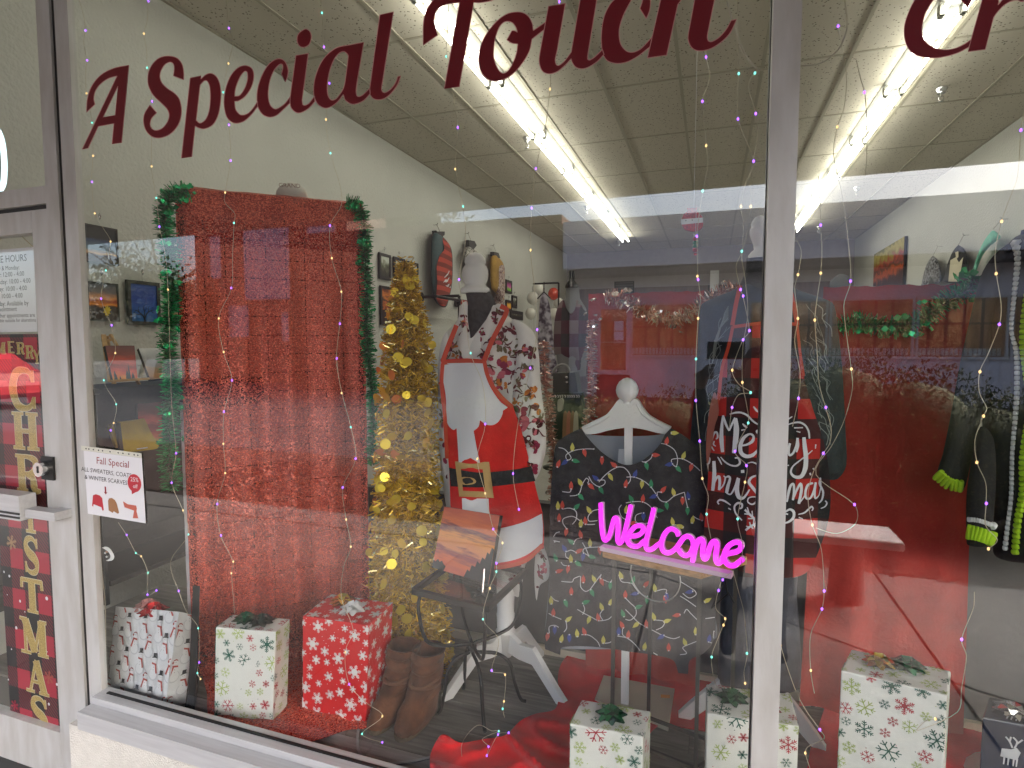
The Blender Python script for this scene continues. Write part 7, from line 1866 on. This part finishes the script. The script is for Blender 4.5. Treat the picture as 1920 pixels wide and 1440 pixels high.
# plaid banner with gold letters
bn = thing('christmas_banner', 'long red and black plaid Merry Christmas banner behind the door glass', 'banner', at(40, 1000, Y=YD))
BR_ = at(71, 626, Y=YD); BB = at(119, 1445, Y=YD); BLx = at(8, 1150, Y=YD).x
BRx = (BR_.x+at(100, 1100, Y=YD).x)/2
def banner_mat():
    m = mat('banner_plaid', (.3, .02, .04), .7); t = m.node_tree; N = t.nodes.new; L = t.links.new
    b = t.nodes['Principled BSDF']; g = N('ShaderNodeTexCoord'); s_ = N('ShaderNodeSeparateXYZ'); L(g.outputs['Object'], s_.inputs[0])
    def sq(f, ph, sock, th=.5):
        a_ = N('ShaderNodeMath'); a_.operation = 'MULTIPLY_ADD'; a_.inputs[1].default_value = f; a_.inputs[2].default_value = ph; L(sock, a_.inputs[0])
        c = N('ShaderNodeMath'); c.operation = 'FRACT'; L(a_.outputs[0], c.inputs[0]); d = N('ShaderNodeMath'); d.operation = 'GREATER_THAN'; d.inputs[1].default_value = th; L(c.outputs[0], d.inputs[0]); return d.outputs[0]
    u = sq(6.8, .3, s_.outputs['X']); v = sq(6.2, .1, s_.outputs['Z'])
    dg = N('ShaderNodeMath'); dg.operation = 'ADD'; L(s_.outputs['X'], dg.inputs[0]); L(s_.outputs['Z'], dg.inputs[1])
    st_ = sq(62, 0, dg.outputs[0])
    ad = N('ShaderNodeMath'); ad.operation = 'ADD'; L(u, ad.inputs[0]); L(v, ad.inputs[1])
    r = N('ShaderNodeValToRGB'); r.color_ramp.interpolation = 'CONSTANT'; e = r.color_ramp.elements
    e[0].position, e[0].color = 0, (.40, .02, .045, 1); e[1].position, e[1].color = .75, (.012, .012, .014, 1); x = e.new(.25); x.color = (.16, .012, .025, 1)
    hf = N('ShaderNodeMath'); hf.operation = 'MULTIPLY'; hf.inputs[1].default_value = .5; L(ad.outputs[0], hf.inputs[0]); L(hf.outputs[0], r.inputs[0])
    one = N('ShaderNodeMath'); one.operation = 'COMPARE'; one.inputs[1].default_value = 1; one.inputs[2].default_value = .1; L(ad.outputs[0], one.inputs[0])
    mm = N('ShaderNodeMath'); mm.operation = 'MULTIPLY'; L(one.outputs[0], mm.inputs[0]); L(st_, mm.inputs[1])
    mx = N('ShaderNodeMixRGB'); mx.inputs[2].default_value = (.025, .012, .016, 1); L(mm.outputs[0], mx.inputs[0]); L(r.outputs[0], mx.inputs[1]); L(mx.outputs[0], b.inputs['Base Color'])
    return m
t = MB(); t.box(BLx, BRx+.012, YD, YD+.002, .06, BR_.z); t.build('cloth', banner_mat(), bn)
m_goldp = mat('banner_gold', (.50, .36, .12), .5, .2, var=.4, vscale=300)
m_cream = mat('banner_cream', (.66, .58, .40), .6)
def glyph(ch):
    """slab letters as strokes (path, width) in a unit box, y downwards"""
    D = {'C': [([(.92,.30),(.80,.08),(.55,.02),(.25,.12),(.10,.5),(.25,.88),(.55,.98),(.80,.92),(.94,.72)], [.10,.12,.14,.24,.30,.24,.14,.12,.10], 1), ([(.93,.02),(.93,.32)], .10, 0), ([(.94,.68),(.94,.98)], .10, 0)],
     'H': [([(.24,.02),(.24,.98)], .26, 0), ([(.76,.02),(.76,.98)], .26, 0), ([(.2,.5),(.8,.5)], .10, 0)]+[([(x-.22,y),(x+.22,y)], .07, 0) for x in (.24,.76) for y in (.035,.965)],
     'R': [([(.26,.02),(.26,.98)], .26, 0), ([(.2,.05),(.55,.05),(.80,.14),(.80,.38),(.58,.50),(.30,.51)], [.08,.10,.20,.22,.12,.08], 1), ([(.45,.52),(.68,.62),(.72,.85),(.80,.95),(.97,.94)], [.10,.20,.24,.16,.06], 1), ([(.04,.035),(.4,.035)], .07, 0), ([(.04,.965),(.48,.965)], .07, 0)],
     'I': [([(.5,.02),(.5,.98)], .40, 0), ([(.08,.035),(.92,.035)], .07, 0), ([(.08,.965),(.92,.965)], .07, 0)],
     'S': [([(.84,.24),(.72,.08),(.5,.03),(.24,.10),(.18,.28),(.38,.45),(.65,.55),(.82,.70),(.76,.90),(.5,.97),(.25,.92),(.12,.75)], [.06,.10,.12,.18,.26,.28,.28,.26,.18,.12,.10,.06], 1), ([(.86,.02),(.86,.30)], .09, 0), ([(.12,.68),(.12,.98)], .09, 0)],
     'T': [([(.5,.02),(.5,.98)], .28, 0), ([(.04,.06),(.96,.06)], .11, 0), ([(.07,.02),(.05,.30)], .10, 0), ([(.93,.02),(.95,.30)], .10, 0), ([(.26,.965),(.74,.965)], .07, 0)],
     'M': [([(.2,.02),(.2,.98)], .09, 0), ([(.80,.02),(.80,.98)], .24, 0), ([(.22,.04),(.52,.92)], .24, 0), ([(.52,.92),(.76,.06)], .08, 0), ([(.02,.035),(.3,.035)], .07, 0), ([(.72,.035),(.98,.035)], .07, 0), ([(.02,.965),(.38,.965)], .07, 0), ([(.62,.965),(1,.965)], .07, 0)],
     'A': [([(.52,.02),(.22,.96)], .09, 0), ([(.52,.03),(.80,.97)], .25, 0), ([(.30,.66),(.68,.66)], .08, 0), ([(.04,.965),(.40,.965)], .07, 0), ([(.58,.965),(1,.965)], .07, 0)], 'E': [([(.26,.02),(.26,.98)], .26, 0), ([(.1,.05),(.9,.05)], .09, 0), ([(.1,.95),(.9,.95)], .09, 0), ([(.2,.5),(.7,.5)], .09, 0)], 'Y': [([(.5,.5),(.5,.98)], .26, 0), ([(.15,.03),(.5,.55)], .22, 0), ([(.88,.03),(.52,.55)], .09, 0), ([(.26,.965),(.74,.965)], .07, 0)]}
    return D[ch]
BLET = [('C',(20,692,66,768)),('H',(23,772,74,845)),('R',(29,851,77,925)),('I',(46,928,68,1000)),('S',(45,1005,74,1078)),('T',(40,1081,82,1153)),('M',(38,1155,90,1234)),('A',(47,1231,91,1306)),('S',(58,1303,91,1373)), ('R',(31,642,47,664)),('R',(48,648,64,672)),('E',(14,640,29,662)),('M',(-12,642,12,664)),('Y',(66,656,80,682))]
for ch, (x0, y0, x1, y1) in BLET:
    a, b = at(x0, y0, Y=YD), at(x1, y1, Y=YD); x0_, x1_ = a.x, b.x
    w_ = (at(x1, y0, Y=YD).x-a.x); z0_, z1_ = b.z, a.z
    xm = (at((x0+x1)/2, (y0+y1)/2, Y=YD)).x
    xm = min(xm, BRx+.006-w_/2)
    t = MB()
    for lay, (g_, e, k_) in enumerate(((.035, .0012, 1), (0, .0020, 0))):
        for i, (P_, wd, smooth) in enumerate(glyph(ch)):
            ws = [q+g_ for q in wd] if isinstance(wd, list) else wd+g_
            ribbon(t, P_, ws, lambda x, y: V3((xm+(x-.5)*w_, YD-e-.00005*i, z1_-(z1_-z0_)*y)), k_, smooth=bool(smooth))
    t.build('letter', [m_goldp, m_cream], bn)
t = MB()
for x, y, r in ((38,1127,3),(88,1122,4),(31,1177,3.5),(22,1217,2),(16,1274,2),(47,1147,1.5),(92,1320,3),(107,1283,3),(99,1375,1.5),(50,1430,5),(89,1222,1.2),(8,1072,2.5),(18,1080,3),(14,1115,1.3)):
    q = at(x, y, Y=YD); flat(t, ell(q.x, q.z, r*.0019, r*.0019, 0, 10), lambda u, v: V3((u, YD-.0008, v)), 0)
def fl2(x, y, r, k_): 
    q = at(x, y, Y=YD); flake(t, lambda u, v: V3((u, YD-.001, v)), q.x, q.z, r*.0019, k_, 1, .3)
fl2(22, 1017, 16, 1); fl2(92, 1270, 15, 2); fl2(43, 1362, 15, 1); fl2(36, 1415, 20, 3); fl2(98, 1425, 20, 1); fl2(28, 1322, 12, 3); fl2(78, 1392, 12, 3)
t.build('snow_print', [m_paper, mat('print_goldflake', (.44, .26, .13), .6), mat('print_rustflake', (.40, .08, .05), .6), mat('print_redflake', (.48, .02, .06), .6)], bn)
# lit ring sign behind the transom at the very left
rg_ = thing('lit_sign_ring', 'glowing pale blue outline of an oval sign at the left edge', 'lit sign', at(-14, 300, Y=.05))
t = MB(); t.tube([at(x, y, Y=.05) for x, y in sm([(-30,236),(-8,240),(3,262),(8,300),(7,340),(0,356),(-14,360),(-36,356),(-40,300),(-38,250)], 6)], .009, 8, closed=True); t.build('light_tube', emat('sign_glow', (.70, .95, 1.0), .3), rg_)
t = MB(); panel(t, sm([(-30,240),(-10,244),(0,264),(4,300),(3,338),(-4,350),(-16,354),(-34,350),(-36,300),(-35,254)], 5), lambda x, y: at(x, y, Y=.056), th=(0, .01, 0)); t.build('sign_plate', mat('sign_plate_grey', (.35, .38, .38), .5), rg_)
# ================================================================== THE STREET BEHIND THE PHOTOGRAPHER (seen reflected in the glass)
# sidewalk slabs
m_conc = mat('concrete', (.165, .158, .15), .85, var=.10, vscale=5, bump=.25, bscale=70)
mb = MB(); mb.box(-14, 12, -3.3, -.09, -.1, -.012)
pav = struct('pavement', mb, mat('pavement_joint', (.06, .055, .05), .9))
def yj(x): return -max(1.2, min(2.9, 2.548-.59*x))
xj = [-14, -10.85, -9.35, -7.85, -6.35, -4.85, -3.35, -1.85, -.35, 1.15, 2.65, 4.15, 5.65, 7.15, 9, 12]
for i in range(len(xj)-1):
    x0, x1 = xj[i]+.010, xj[i+1]-.010
    for a, b in (((lambda x: -3.295), (lambda x: yj(x)-.010)), ((lambda x: yj(x)+.010), (lambda x: -.095))):
        t = MB(); z0, z1 = -.011, rnd.uniform(-.001, .001)
        t.hexa([(x0, a(x0), z0), (x1, a(x1), z0), (x1, b(x1), z0), (x0, b(x0), z0), (x0, a(x0), z1), (x1, a(x1), z1), (x1, b(x1), z1), (x0, b(x0), z1)])
        t.build('paving_slab', m_conc, pav)
# mulch bed
mb = MB(); mb.box(-14, 12, -5.8, -3.3, -.05, -.006, 0)
rr = random.Random(2)
for _ in range(9000):
    p = V3((rr.uniform(-6, 6), rr.uniform(-5.2, -3.28), rr.uniform(-.008, .02))); a = rr.random()*6.28; l = rr.uniform(.015, .05); w_ = rr.uniform(.006, .014)
    d = V3((math.cos(a), math.sin(a), rr.uniform(-.3, .3)))*l; s_ = V3((-math.sin(a), math.cos(a), rr.uniform(-.5, .5)))*w_
    mb.add([p-d-s_, p+d-s_, p+d+s_, p-d+s_], [(0, 1, 2, 3)], rr.randrange(3))
o = mb.build('mulch_bed', [mat('mulch_brown', (.055, .035, .028), .95), mat('mulch_dark', (.03, .02, .018), .95), mat('mulch_grey', (.10, .075, .065), .95)]); o['kind'] = 'stuff'
# hedges
m_h = [mat('hedge_green', (.13, .15, .045), .8), mat('hedge_olive', (.19, .165, .06), .8), mat('hedge_dark', (.07, .085, .03), .85)]
def bush(name, label, cat, blobs, n, seed, ms, leaf=.05, group=None):
    rr = random.Random(seed)
    th = thing(name, label, cat, V3((blobs[0][0][0], blobs[0][0][1], 0)), group)
    t = MB()
    wts = [b[1][0]*b[1][1]*b[1][2] for b in blobs]
    for _ in range(n):
        c, r = rr.choices(blobs, wts)[0]
        v = V3((rr.gauss(0, 1), rr.gauss(0, 1), rr.gauss(0, 1))).normalized()
        k = rr.uniform(.72, 1.0) if cat == 'hedge' else rr.random()**.33
        nz_ = 1+.25*noise.noise((v.x*2.5+c[0], v.y*2.5, v.z*2.5+seed))
        p = V3((c[0]+v.x*r[0]*k*nz_, c[1]+v.y*r[1]*k*nz_, max(.02, c[2]+v.z*r[2]*k*nz_)))
        d = (v*.6+V3((rr.gauss(0, .6), rr.gauss(0, .6), rr.gauss(.5, .5)))).normalized()*leaf*rr.uniform(.6, 1.6)
        s_ = d.cross(V3((rr.gauss(0, 1), rr.gauss(0, 1), rr.gauss(0, 1)))).normalized()*leaf*.28
        t.add([p-s_*.5, p+d*.5-s_, p+d, p+d*.5+s_], [(0, 1, 2, 3)], rr.choices((0, 1, 2), (5, 3, 4))[0])
    o = t.build('foliage', ms, th); o['kind'] = 'stuff'
    t = MB()
    for c, r in blobs: t.ball(c, 1, 10, 7, 0, (r[0]*.78, r[1]*.78, r[2]*.8))
    t.build('inner_growth', ms[2], th)
    t = MB()
    for c, r in blobs[:4]:
        t.tube([(c[0], c[1], 0), (c[0]+.1, c[1], c[2]*.6), (c[0]-.05, c[1]+.1, c[2])], [.05, .035, .012], 6)
    t.build('stem', mat('bark', (.07, .05, .035), .9), th)
    return th
bush('juniper_hedge', 'broad green juniper hedge across the walk, behind the bench', 'hedge', [((.6+.55*k, -4.55-.1*(k % 2), .62), (.75, .66, .78+.12*math.sin(k*1.7)+(.14 if k < 3 else -.05))) for k in range(11)], 60000, 3, m_h, .034)
bush('juniper_hedge', 'lower green juniper hedge across the walk, left of the bench', 'hedge', [((-2.6+.55*k, -4.9, .5), (.7, .55, .66+.06*math.sin(k*2.1))) for k in range(6)], 22000, 4, m_h, .034)
# bench
bnch = thing('street_bench', 'pale concrete slab bench on a round leg in front of the hedge', 'bench', (.85, -2.75, 0))
m_slab = mat('slab_pale', (.62, .61, .60), .7, bump=.15, bscale=60)
t = MB(); t.box(.28, 1.13, -2.92, -2.58, .40, .455); o = t.build('seat_slab', m_slab, bnch); o.modifiers.new('edge', 'BEVEL').width = .008
t = MB(); t.lathe([(.11, 0), (.10, .2), (.09, .398)], (.86, -2.75, 0), 18); t.build('leg', mat('bench_leg', (.16, .15, .145), .8, bump=.2), bnch)
t = MB(); t.lathe([(.11, 0), (.10, .2), (.09, .398)], (.45, -2.75, 0), 18); t.build('leg', MATS['bench_leg'], bnch)
# building opposite
m_op = mat('opposite_wall', (.66, .60, .62), .85, var=.03)
m_opd = mat('opposite_eave', (.10, .075, .07), .8)
m_opin = mat('opposite_interior', (.45, .24, .12), .8, var=.2, vscale=1.5, stretch=(3, 3, .5))
m_opg = glass_mat('opposite_glass', .05, (.95, .95, .95))
YO_ = -17
ob = thing('shop_building', 'long single storey shop across the court with a broad fascia and shop windows', 'building', (2, YO_, 0))
t = MB(); t.box(-4.4, 30, YO_-5.6, YO_+.9, 3.98, 5.42); t.build('fascia', m_op, ob)
t = MB(); t.box(-4.4, 30, YO_-5.6, YO_+.8, 3.78, 3.975); t.build('eave', m_opd, ob)
t = MB(); t.box(-4.3, 30, YO_-5.5, YO_-5.3, 0, 3.775, 0); t.box(-4.3, 30, YO_-5.3, YO_-.05, 3.55, 3.6, 1); t.box(-4.3, -4.1, YO_-5.3, YO_-.1, 0, 3.55, 0); t.box(-4.3, 30, YO_-5.3, YO_-.1, 0, .68, 2); t.build('interior', [m_opin, m_op, m_opd], ob)
t = MB(); t.box(-2.42, -.35, YO_-.1, YO_, 0, 1.26); t.box(1.0, 30, YO_-.1, YO_, 0, 1.26); t.box(-4.4, 30, YO_-.1, YO_, 2.95, 3.775); t.box(-.35, 1.0, YO_-.12, YO_+.02, 0, 2.945); t.box(-4.4, -3.5, YO_-.1, YO_, 0, 2.945); t.build('wall', m_op, ob)
t = MB(); t.box(-2.42, 30, YO_-.13, YO_+.06, 1.265, 1.33); t.build('sill', mat('opposite_sill', (.62, .60, .62), .5), ob)
for x0, x1 in ((-2.42, -.36), (1.01, 3.1), (3.15, 5.2), (5.25, 7.3), (7.35, 9.4), (9.45, 12)):
    t = MB(); t.box(x0, x1, YO_-.06, YO_-.05, 1.34, 2.94); w_ = t.build('window', m_opg, ob)
    t = MB()
    for x in (x0, x1-.05): t.box(x, x+.05, YO_-.08, YO_-.0, 1.335, 2.945)
    t.box(x0+.05, x1-.05, YO_-.08, YO_, 2.89, 2.945); t.build('frame', mat('opposite_frame', (.55, .52, .52), .4, .3), w_)
    t = MB()
    for k in range(1, 5):
        x = x0+(x1-x0)*k/5; t.box(x-.03, x+.03, YO_-.5, YO_-.45, 1.35, 2.9)
    t.box(x0, x1, YO_-.5, YO_-.46, 2.2, 2.26); t.build('shade_frame', mat('shade_frame', (.14, .07, .05), .8), w_)
    n_ = int((x1-x0)/.105)
    t = MB()
    for k in range(n_): t.tube([(x0+.06+k*.105, YO_-.25, 1.36), (x0+.06+k*.105, YO_-.25, 1.56)], .042, 6)
    t.build('white_pots', mat('pots_white', (.70, .68, .68), .5), w_)['kind'] = 'stuff'
dr = t = MB(); t.box(-3.45, -2.5, YO_-.08, YO_+.01, .7, 2.93)
t = MB(); t.box(-3.4, -2.56, YO_-.05, YO_-.04, .8, 2.8); d_ = t.build('door', m_opg, ob)
t = MB(); t.box(-3.5, -3.38, YO_-.09, YO_+.01, .7, 2.94); t.box(-2.56, -2.43, YO_-.09, YO_+.01, .7, 2.94); t.box(-3.38, -2.56, YO_-.09, YO_+.01, .7, .85); t.box(-3.38, -2.56, YO_-.09, YO_+.01, 2.78, 2.94); t.box(-3.38, -2.56, YO_-.06, YO_+.02, 1.72, 1.75); t.build('frame', mat('door_frame_pale', (.60, .55, .56), .4), d_)
t = MB(); t.box(-2.95, -2.65, YO_-.035, YO_-.03, 2.1, 2.4); t.box(-2.95, -2.65, YO_-.035, YO_-.03, 1.8, 2.07); t.build('notice', m_paper, d_)
m_pan = emat('opposite_light', (.85, 1.0, .98), 6)
for k, (x, y) in enumerate(((-2.0, -19), (0.0, -18.6), (2.6, -18.8), (5.2, -18.6), (7.8, -18.8), (-2.0, -20.8), (2.6, -20.8), (7.8, -20.8))):
    t = MB(); t.box(x-.6, x+.6, y-.3, y+.3, 3.52, 3.548); t.build('ceiling_panel', m_pan, ob)
# taller block at the left with windows
tb_ = thing('brick_building', 'taller dark brick building across the court, left of the shop', 'building', (-8, -19, 0))
vx0, vx1 = at(366, 480, Y=19).x, at(650, 430, Y=19).x
m_brk = mat('brick_dark', (.14, .075, .055), .85, var=.2, vscale=6, bump=.3, bscale=40)
t = MB()
zz = [(0, 3.0), (4.6, 7.0), (7.0, 9.5)]
t.box(vx0, vx1, -22, -19, 0, 12); t.box(vx1+.01, -4.45, -22, -16.1, 0, 5.66); t.build('wall', m_brk, tb_)
m_pane = mat('pane_sky_tone', (.34, .33, .40), .5)  # bright sky showing in the panes, put in as a pale colour
def vx(px, py, y=18.95):
    q = at(px, py, Y=y); return q.x, q.z
for ax_, ay_, bx_, by_ in ((392, 444, 416, 522), (455, 430, 545, 560), (428, 573, 468, 632), (527, 585, 543, 640), (575, 425, 632, 530)):
    (xa_, za_), (xb_, zb_) = vx(ax_, ay_), vx(bx_, by_); x, w_, z, h = (xa_+xb_)/2, xb_-xa_, zb_, za_-zb_
    t = MB(); t.box(x-w_/2, x+w_/2, -18.99, -18.95, z, z+h); o = t.build('window', m_pane, tb_)
    t = MB(); t.box(x-w_/2-.06, x-w_/2, -18.998, -18.92, z-.06, z+h+.06); t.box(x+w_/2, x+w_/2+.06, -18.998, -18.92, z-.06, z+h+.06); t.box(x-w_/2, x+w_/2, -18.998, -18.92, z+h, z+h+.06); t.box(x-w_/2, x+w_/2, -18.998, -18.92, z-.06, z); t.build('frame', mat('frame_brown', (.08, .05, .04), .6), o)
# trees
m_leaf = [mat('leaf_olive', (.065, .075, .03), .8), mat('leaf_yellowgreen', (.11, .11, .045), .8), mat('leaf_deep', (.03, .04, .018), .8)]
def tree(label, x, y, h, r, n, seed, bare=False):
    rr = random.Random(seed)
    th = thing('street_tree', label, 'tree', (x, y, 0), 'trees across the court')
    t = MB(); tips = []
    def br(p, d, l, w_, k):
        q = p+d*l; m_ = p.lerp(q, .5)+V3((rr.gauss(0, .06), rr.gauss(0, .06), 0))*l
        t.tube([p, m_, q], [w_, w_*.8, w_*.6], 5)
        if k == 0: tips.append(q); return
        for _ in range(3):
            nd = (d+V3((rr.gauss(0, .55), rr.gauss(0, .55), rr.gauss(.12, .35)))).normalized(); br(q, nd, l*.68, w_*.55, k-1)
    br(V3((x, y, 0)), V3((rr.gauss(0, .05), 0, 1)), h*.36, h*.022, 4 if bare else 3)
    t.build('trunk', MATS['bark'], th)
    if not bare:
        t = MB()
        for _ in range(n):
            c = rr.choice(tips); p = c+V3((rr.gauss(0, 1), rr.gauss(0, 1), rr.gauss(0, .8)))*r*.22
            d = V3((rr.gauss(0, 1), rr.gauss(0, 1), rr.gauss(0, 1))).normalized()*.16; s_ = d.cross(V3((rr.gauss(0, 1), rr.gauss(0, 1), rr.gauss(0, 1)))).normalized()*.07
            t.add([p-d, p-s_, p+d, p+s_], [(0, 1, 2, 3)], rr.choices((0, 1, 2), (4, 3, 3))[0])
        t.build('crown', m_leaf, th)['kind'] = 'stuff'
tree('leafy tree rising over the roof line at the left end of the shop', at(755, 430, Y=23.2).x, -23.2, 9.6, 3.2, 2600, 11)
tree('leafy tree beside the brick building, left of the shop', at(690, 430, Y=24.5).x, -24.5, 9.2, 3.4, 2600, 12)
tree('bare branched tree left of the brick building', at(285, 500, Y=20).x, -20, 8.0, 3, 0, 13, True)
tree('bushy green tree left of the brick building', at(255, 520, Y=20.5).x, -20.5, 5.6, 3.6, 3000, 14)
tree('bushy green tree at the corner of the brick building', at(345, 560, Y=18.2).x, -18.2, 4.4, 3.0, 2600, 15)
# red car
car = thing('parked_car', 'red parked car across the court, seen through the door', 'car', (-18.9, -8.5, 0))
m_car = mat('car_red', (.40, .012, .015), .5)
t = MB()
prof = [(-2.1, .45, .62), (-2.0, .3, .86), (-1.2, .28, .94), (-.6, .28, 1.38), (.5, .28, 1.42), (1.2, .28, .98), (1.9, .28, .92), (2.1, .4, .60)]
rings = []
for u, zb, zt in prof:
    w_ = .86 if abs(u) < 1.9 else .72
    wt = w_*(.78 if zt > 1.2 else .95)
    rings.append([V3((-18.9+u, -8.5-w_, zb)), V3((-18.9+u, -8.5+w_, zb)), V3((-18.9+u, -8.5+w_, min(zt, .85))), V3((-18.9+u, -8.5+wt, zt)), V3((-18.9+u, -8.5-wt, zt)), V3((-18.9+u, -8.5-w_, min(zt, .85)))])
t.loft(rings, smooth=False); t.build('body', m_car, car)
t = MB()
for sy in (-1, 1):
    y = -8.5+sy*.80
    for x0, x1 in ((-.95, -.1), (0, .85)): t.add([(-18.9+x0, y+sy*.055, .93), (-18.9+x1, y+sy*.055, .93), (-18.9+x1-.12*(x1 > .5), y-sy*.06, 1.3), (-18.9+x0+.25*(x0 < -.5), y-sy*.06, 1.3)], [(0, 1, 2, 3)])
t.build('side_glass', mat('car_glass', (.02, .02, .025), .05), car)
for wx in (-1.35, 1.3):
    for sy in (-1, 1):
        t = MB(); c = V3((-18.9+wx, -8.5+sy*.78, .32)); t.tube([c-V3((0, .1, 0)), c+V3((0, .1, 0))], .32, 18, 0); w2 = t.build('wheel', m_black, car)
        t = MB(); t.tube([c+V3((0, sy*.101, 0)), c+V3((0, sy*.108, 0))], .2, 14, 0); t.build('rim', m_chrome, w2)
# ================================================================== the photographer, seen dark in the glass
def skin_chain(name, chains, m_, parent, sub=2, root=0):
    """chains: lists of (pos, radius); one continuous skinned mesh, chains share joints by position"""
    me = bpy.data.meshes.new(name); vs = []; es = []; rad = []
    idx = {}
    for ch in chains:
        prev = None
        for p, r in ch:
            k = tuple(round(c, 4) for c in p)
            if k not in idx: idx[k] = len(vs); vs.append(p); rad.append(r)
            i = idx[k]
            if prev is not None and prev != i: es.append((prev, i))
            prev = i
    me.from_pydata(vs, es, [])
    o = bpy.data.objects.new(name, me); COL.objects.link(o)
    sk = o.modifiers.new('skin', 'SKIN'); sk.use_smooth_shade = True
    for i, r in enumerate(rad):
        me.skin_vertices[0].data[i].radius = r if isinstance(r, tuple) else (r, r)
    me.skin_vertices[0].data[root].use_root = True
    ss = o.modifiers.new('sub', 'SUBSURF'); ss.levels = sub; ss.render_levels = sub
    dg = bpy.context.evaluated_depsgraph_get()
    me2 = bpy.data.meshes.new_from_object(o.evaluated_get(dg))
    bpy.data.objects.remove(o); me2.name = name
    me2.materials.clear(); me2.materials.append(m_)
    for p in me2.polygons: p.use_smooth = True
    o = bpy.data.objects.new(name, me2); COL.objects.link(o)
    o.parent = parent; o.matrix_parent_inverse = parent.matrix_world.inverted()
    return o
px_, py_ = .24, -1.82
pr = thing('person', 'person in a dark jacket holding up a phone, reflected dark in the glass', 'person', (px_, py_, 0))
m_jack = mat('jacket_black_cloth', (.012, .010, .012), .9, bump=.2, bscale=60)
m_skin = mat('skin', (.42, .24, .17), .55)
m_hair = mat('dark_hair', (.02, .012, .009), .6)
def P3(x, y, z): return (px_+x, py_+y, z)
pel = (P3(0, 0, .86), (.15, .11)); ch = (P3(0, 0, 1.22), (.165, .115)); nk = (P3(0, .01, 1.40), (.075, .07))
body = [[pel, (P3(0, 0, 1.02), (.145, .10)), ch, (P3(0, 0, 1.34), (.12, .085)), nk]]
for s_, hand in ((-1, (-.28, .42, 1.52)), (1, (-.10, .40, 1.50))):
    sh_ = P3(.17*s_, 0, 1.32)
    el_ = P3(.27 if s_ > 0 else -.30, .20, 1.16)
    body.append([(P3(0, 0, 1.34), (.12, .085)), (sh_, .062), (el_, .048), (P3(hand[0]*.92+.03*s_, hand[1]*.85, hand[2]-.07), .034)])
    body.append([pel, (P3(.10*s_, 0, .80), .092), (P3(.11*s_, .02, .45), .06), (P3(.12*s_, 0, .10), .042), (P3(.13*s_, .12, .04), .04)])
skin_chain('body', body, m_jack, pr)
t = MB()
hd = []
for z, rx, ry, oy in ((1.36, .05, .055, .01), (1.41, .052, .06, .015), (1.435, .062, .075, .03), (1.47, .072, .088, .025), (1.52, .078, .098, .015), (1.56, .076, .098, .005), (1.60, .062, .082, .0), (1.625, .035, .05, -.005)):
    hd.append([V3(P3(rx*math.cos(q*PI/8), oy+ry*math.sin(q*PI/8), z)) for q in range(16)])
t.loft(hd)
t.tube([P3(0, .105, 1.53), P3(0, .125, 1.49), P3(0, .112, 1.478)], [.009, .014, .008], 8)
for s_ in (-1, 1): t.ball(P3(.080*s_, .0, 1.51), .022, 8, 6, 0, (.4, .7, 1.2))
t.build('head', m_skin, pr)
t = MB()
for s_ in (-1, 1): t.ball(P3(.030*s_, .104, 1.525), .011, 8, 6, 0, (1.2, .5, .7))
t.build('eye', mat('eye_dark', (.03, .02, .02), .2), pr)
t = MB(); t.ball(P3(0, .108, 1.452), .02, 10, 6, 0, (1.1, .35, .3)); t.build('mouth', mat('lips', (.30, .09, .08), .5), pr)
t = MB(); hh = []
for z, rx, ry, oy in ((1.40, .092, .07, -.055), (1.47, .098, .085, -.045), (1.54, .092, .098, -.028), (1.59, .082, .098, -.012), (1.63, .055, .07, -.008), (1.645, .02, .03, -.01)):
    hh.append([V3(P3(rx*math.cos(q*PI/8)*(1+.04*math.sin(q*3)), oy+ry*math.sin(q*PI/8), z)) for q in range(16)])
t.loft(hh); t.build('hair', m_hair, pr)
for s_, hand in ((-1, (-.28, .42, 1.52)), (1, (-.10, .40, 1.50))):
    h = V3(P3(*hand)); sgn = 1 if s_ < 0 else -1
    w0 = P3(hand[0]*.92+.03*s_, hand[1]*.85, hand[2]-.07)
    cs = [[(tuple(w0), .028), (tuple(h-U*.03), (.034, .02)), (tuple(h+U*.01), (.036, .018))]]
    for k in range(4):
        b0 = h+V3((sgn*.0, -.004, -.02+.018*k)); cs.append([(tuple(h+U*.01), (.036, .018)), (tuple(b0+V3((sgn*.03, .01, .0))), .009), (tuple(b0+V3((sgn*.045, .025, .002))), .0085), (tuple(b0+V3((sgn*.055, .02-.003*k, .002))), .0075)])
    cs.append([(tuple(h-U*.03), (.034, .02)), (tuple(h+V3((sgn*.02, -.025, .0))), .011), (tuple(h+V3((sgn*.035, -.03, .025))), .009)])
    skin_chain('hand', cs, m_skin, pr, 1)
ph = thing('phone', 'dark phone held up in both hands by the person', 'phone', (.05, -1.425, 1.55))
t = MB(); t.box(-.02, .145, -1.4295, -1.4205, 1.585, 1.665); o = t.build('phone_body', mat('phone_black', (.015, .015, .017), .25), ph); o.modifiers.new('edge', 'BEVEL').width = .003
t = MB()
for x in (.03, .055): t.tube([(x, -1.4202, 1.648), (x, -1.4185, 1.648)], .008, 12)
t.build('lens', mat('lens_glass', (.01, .01, .015), .05), ph)
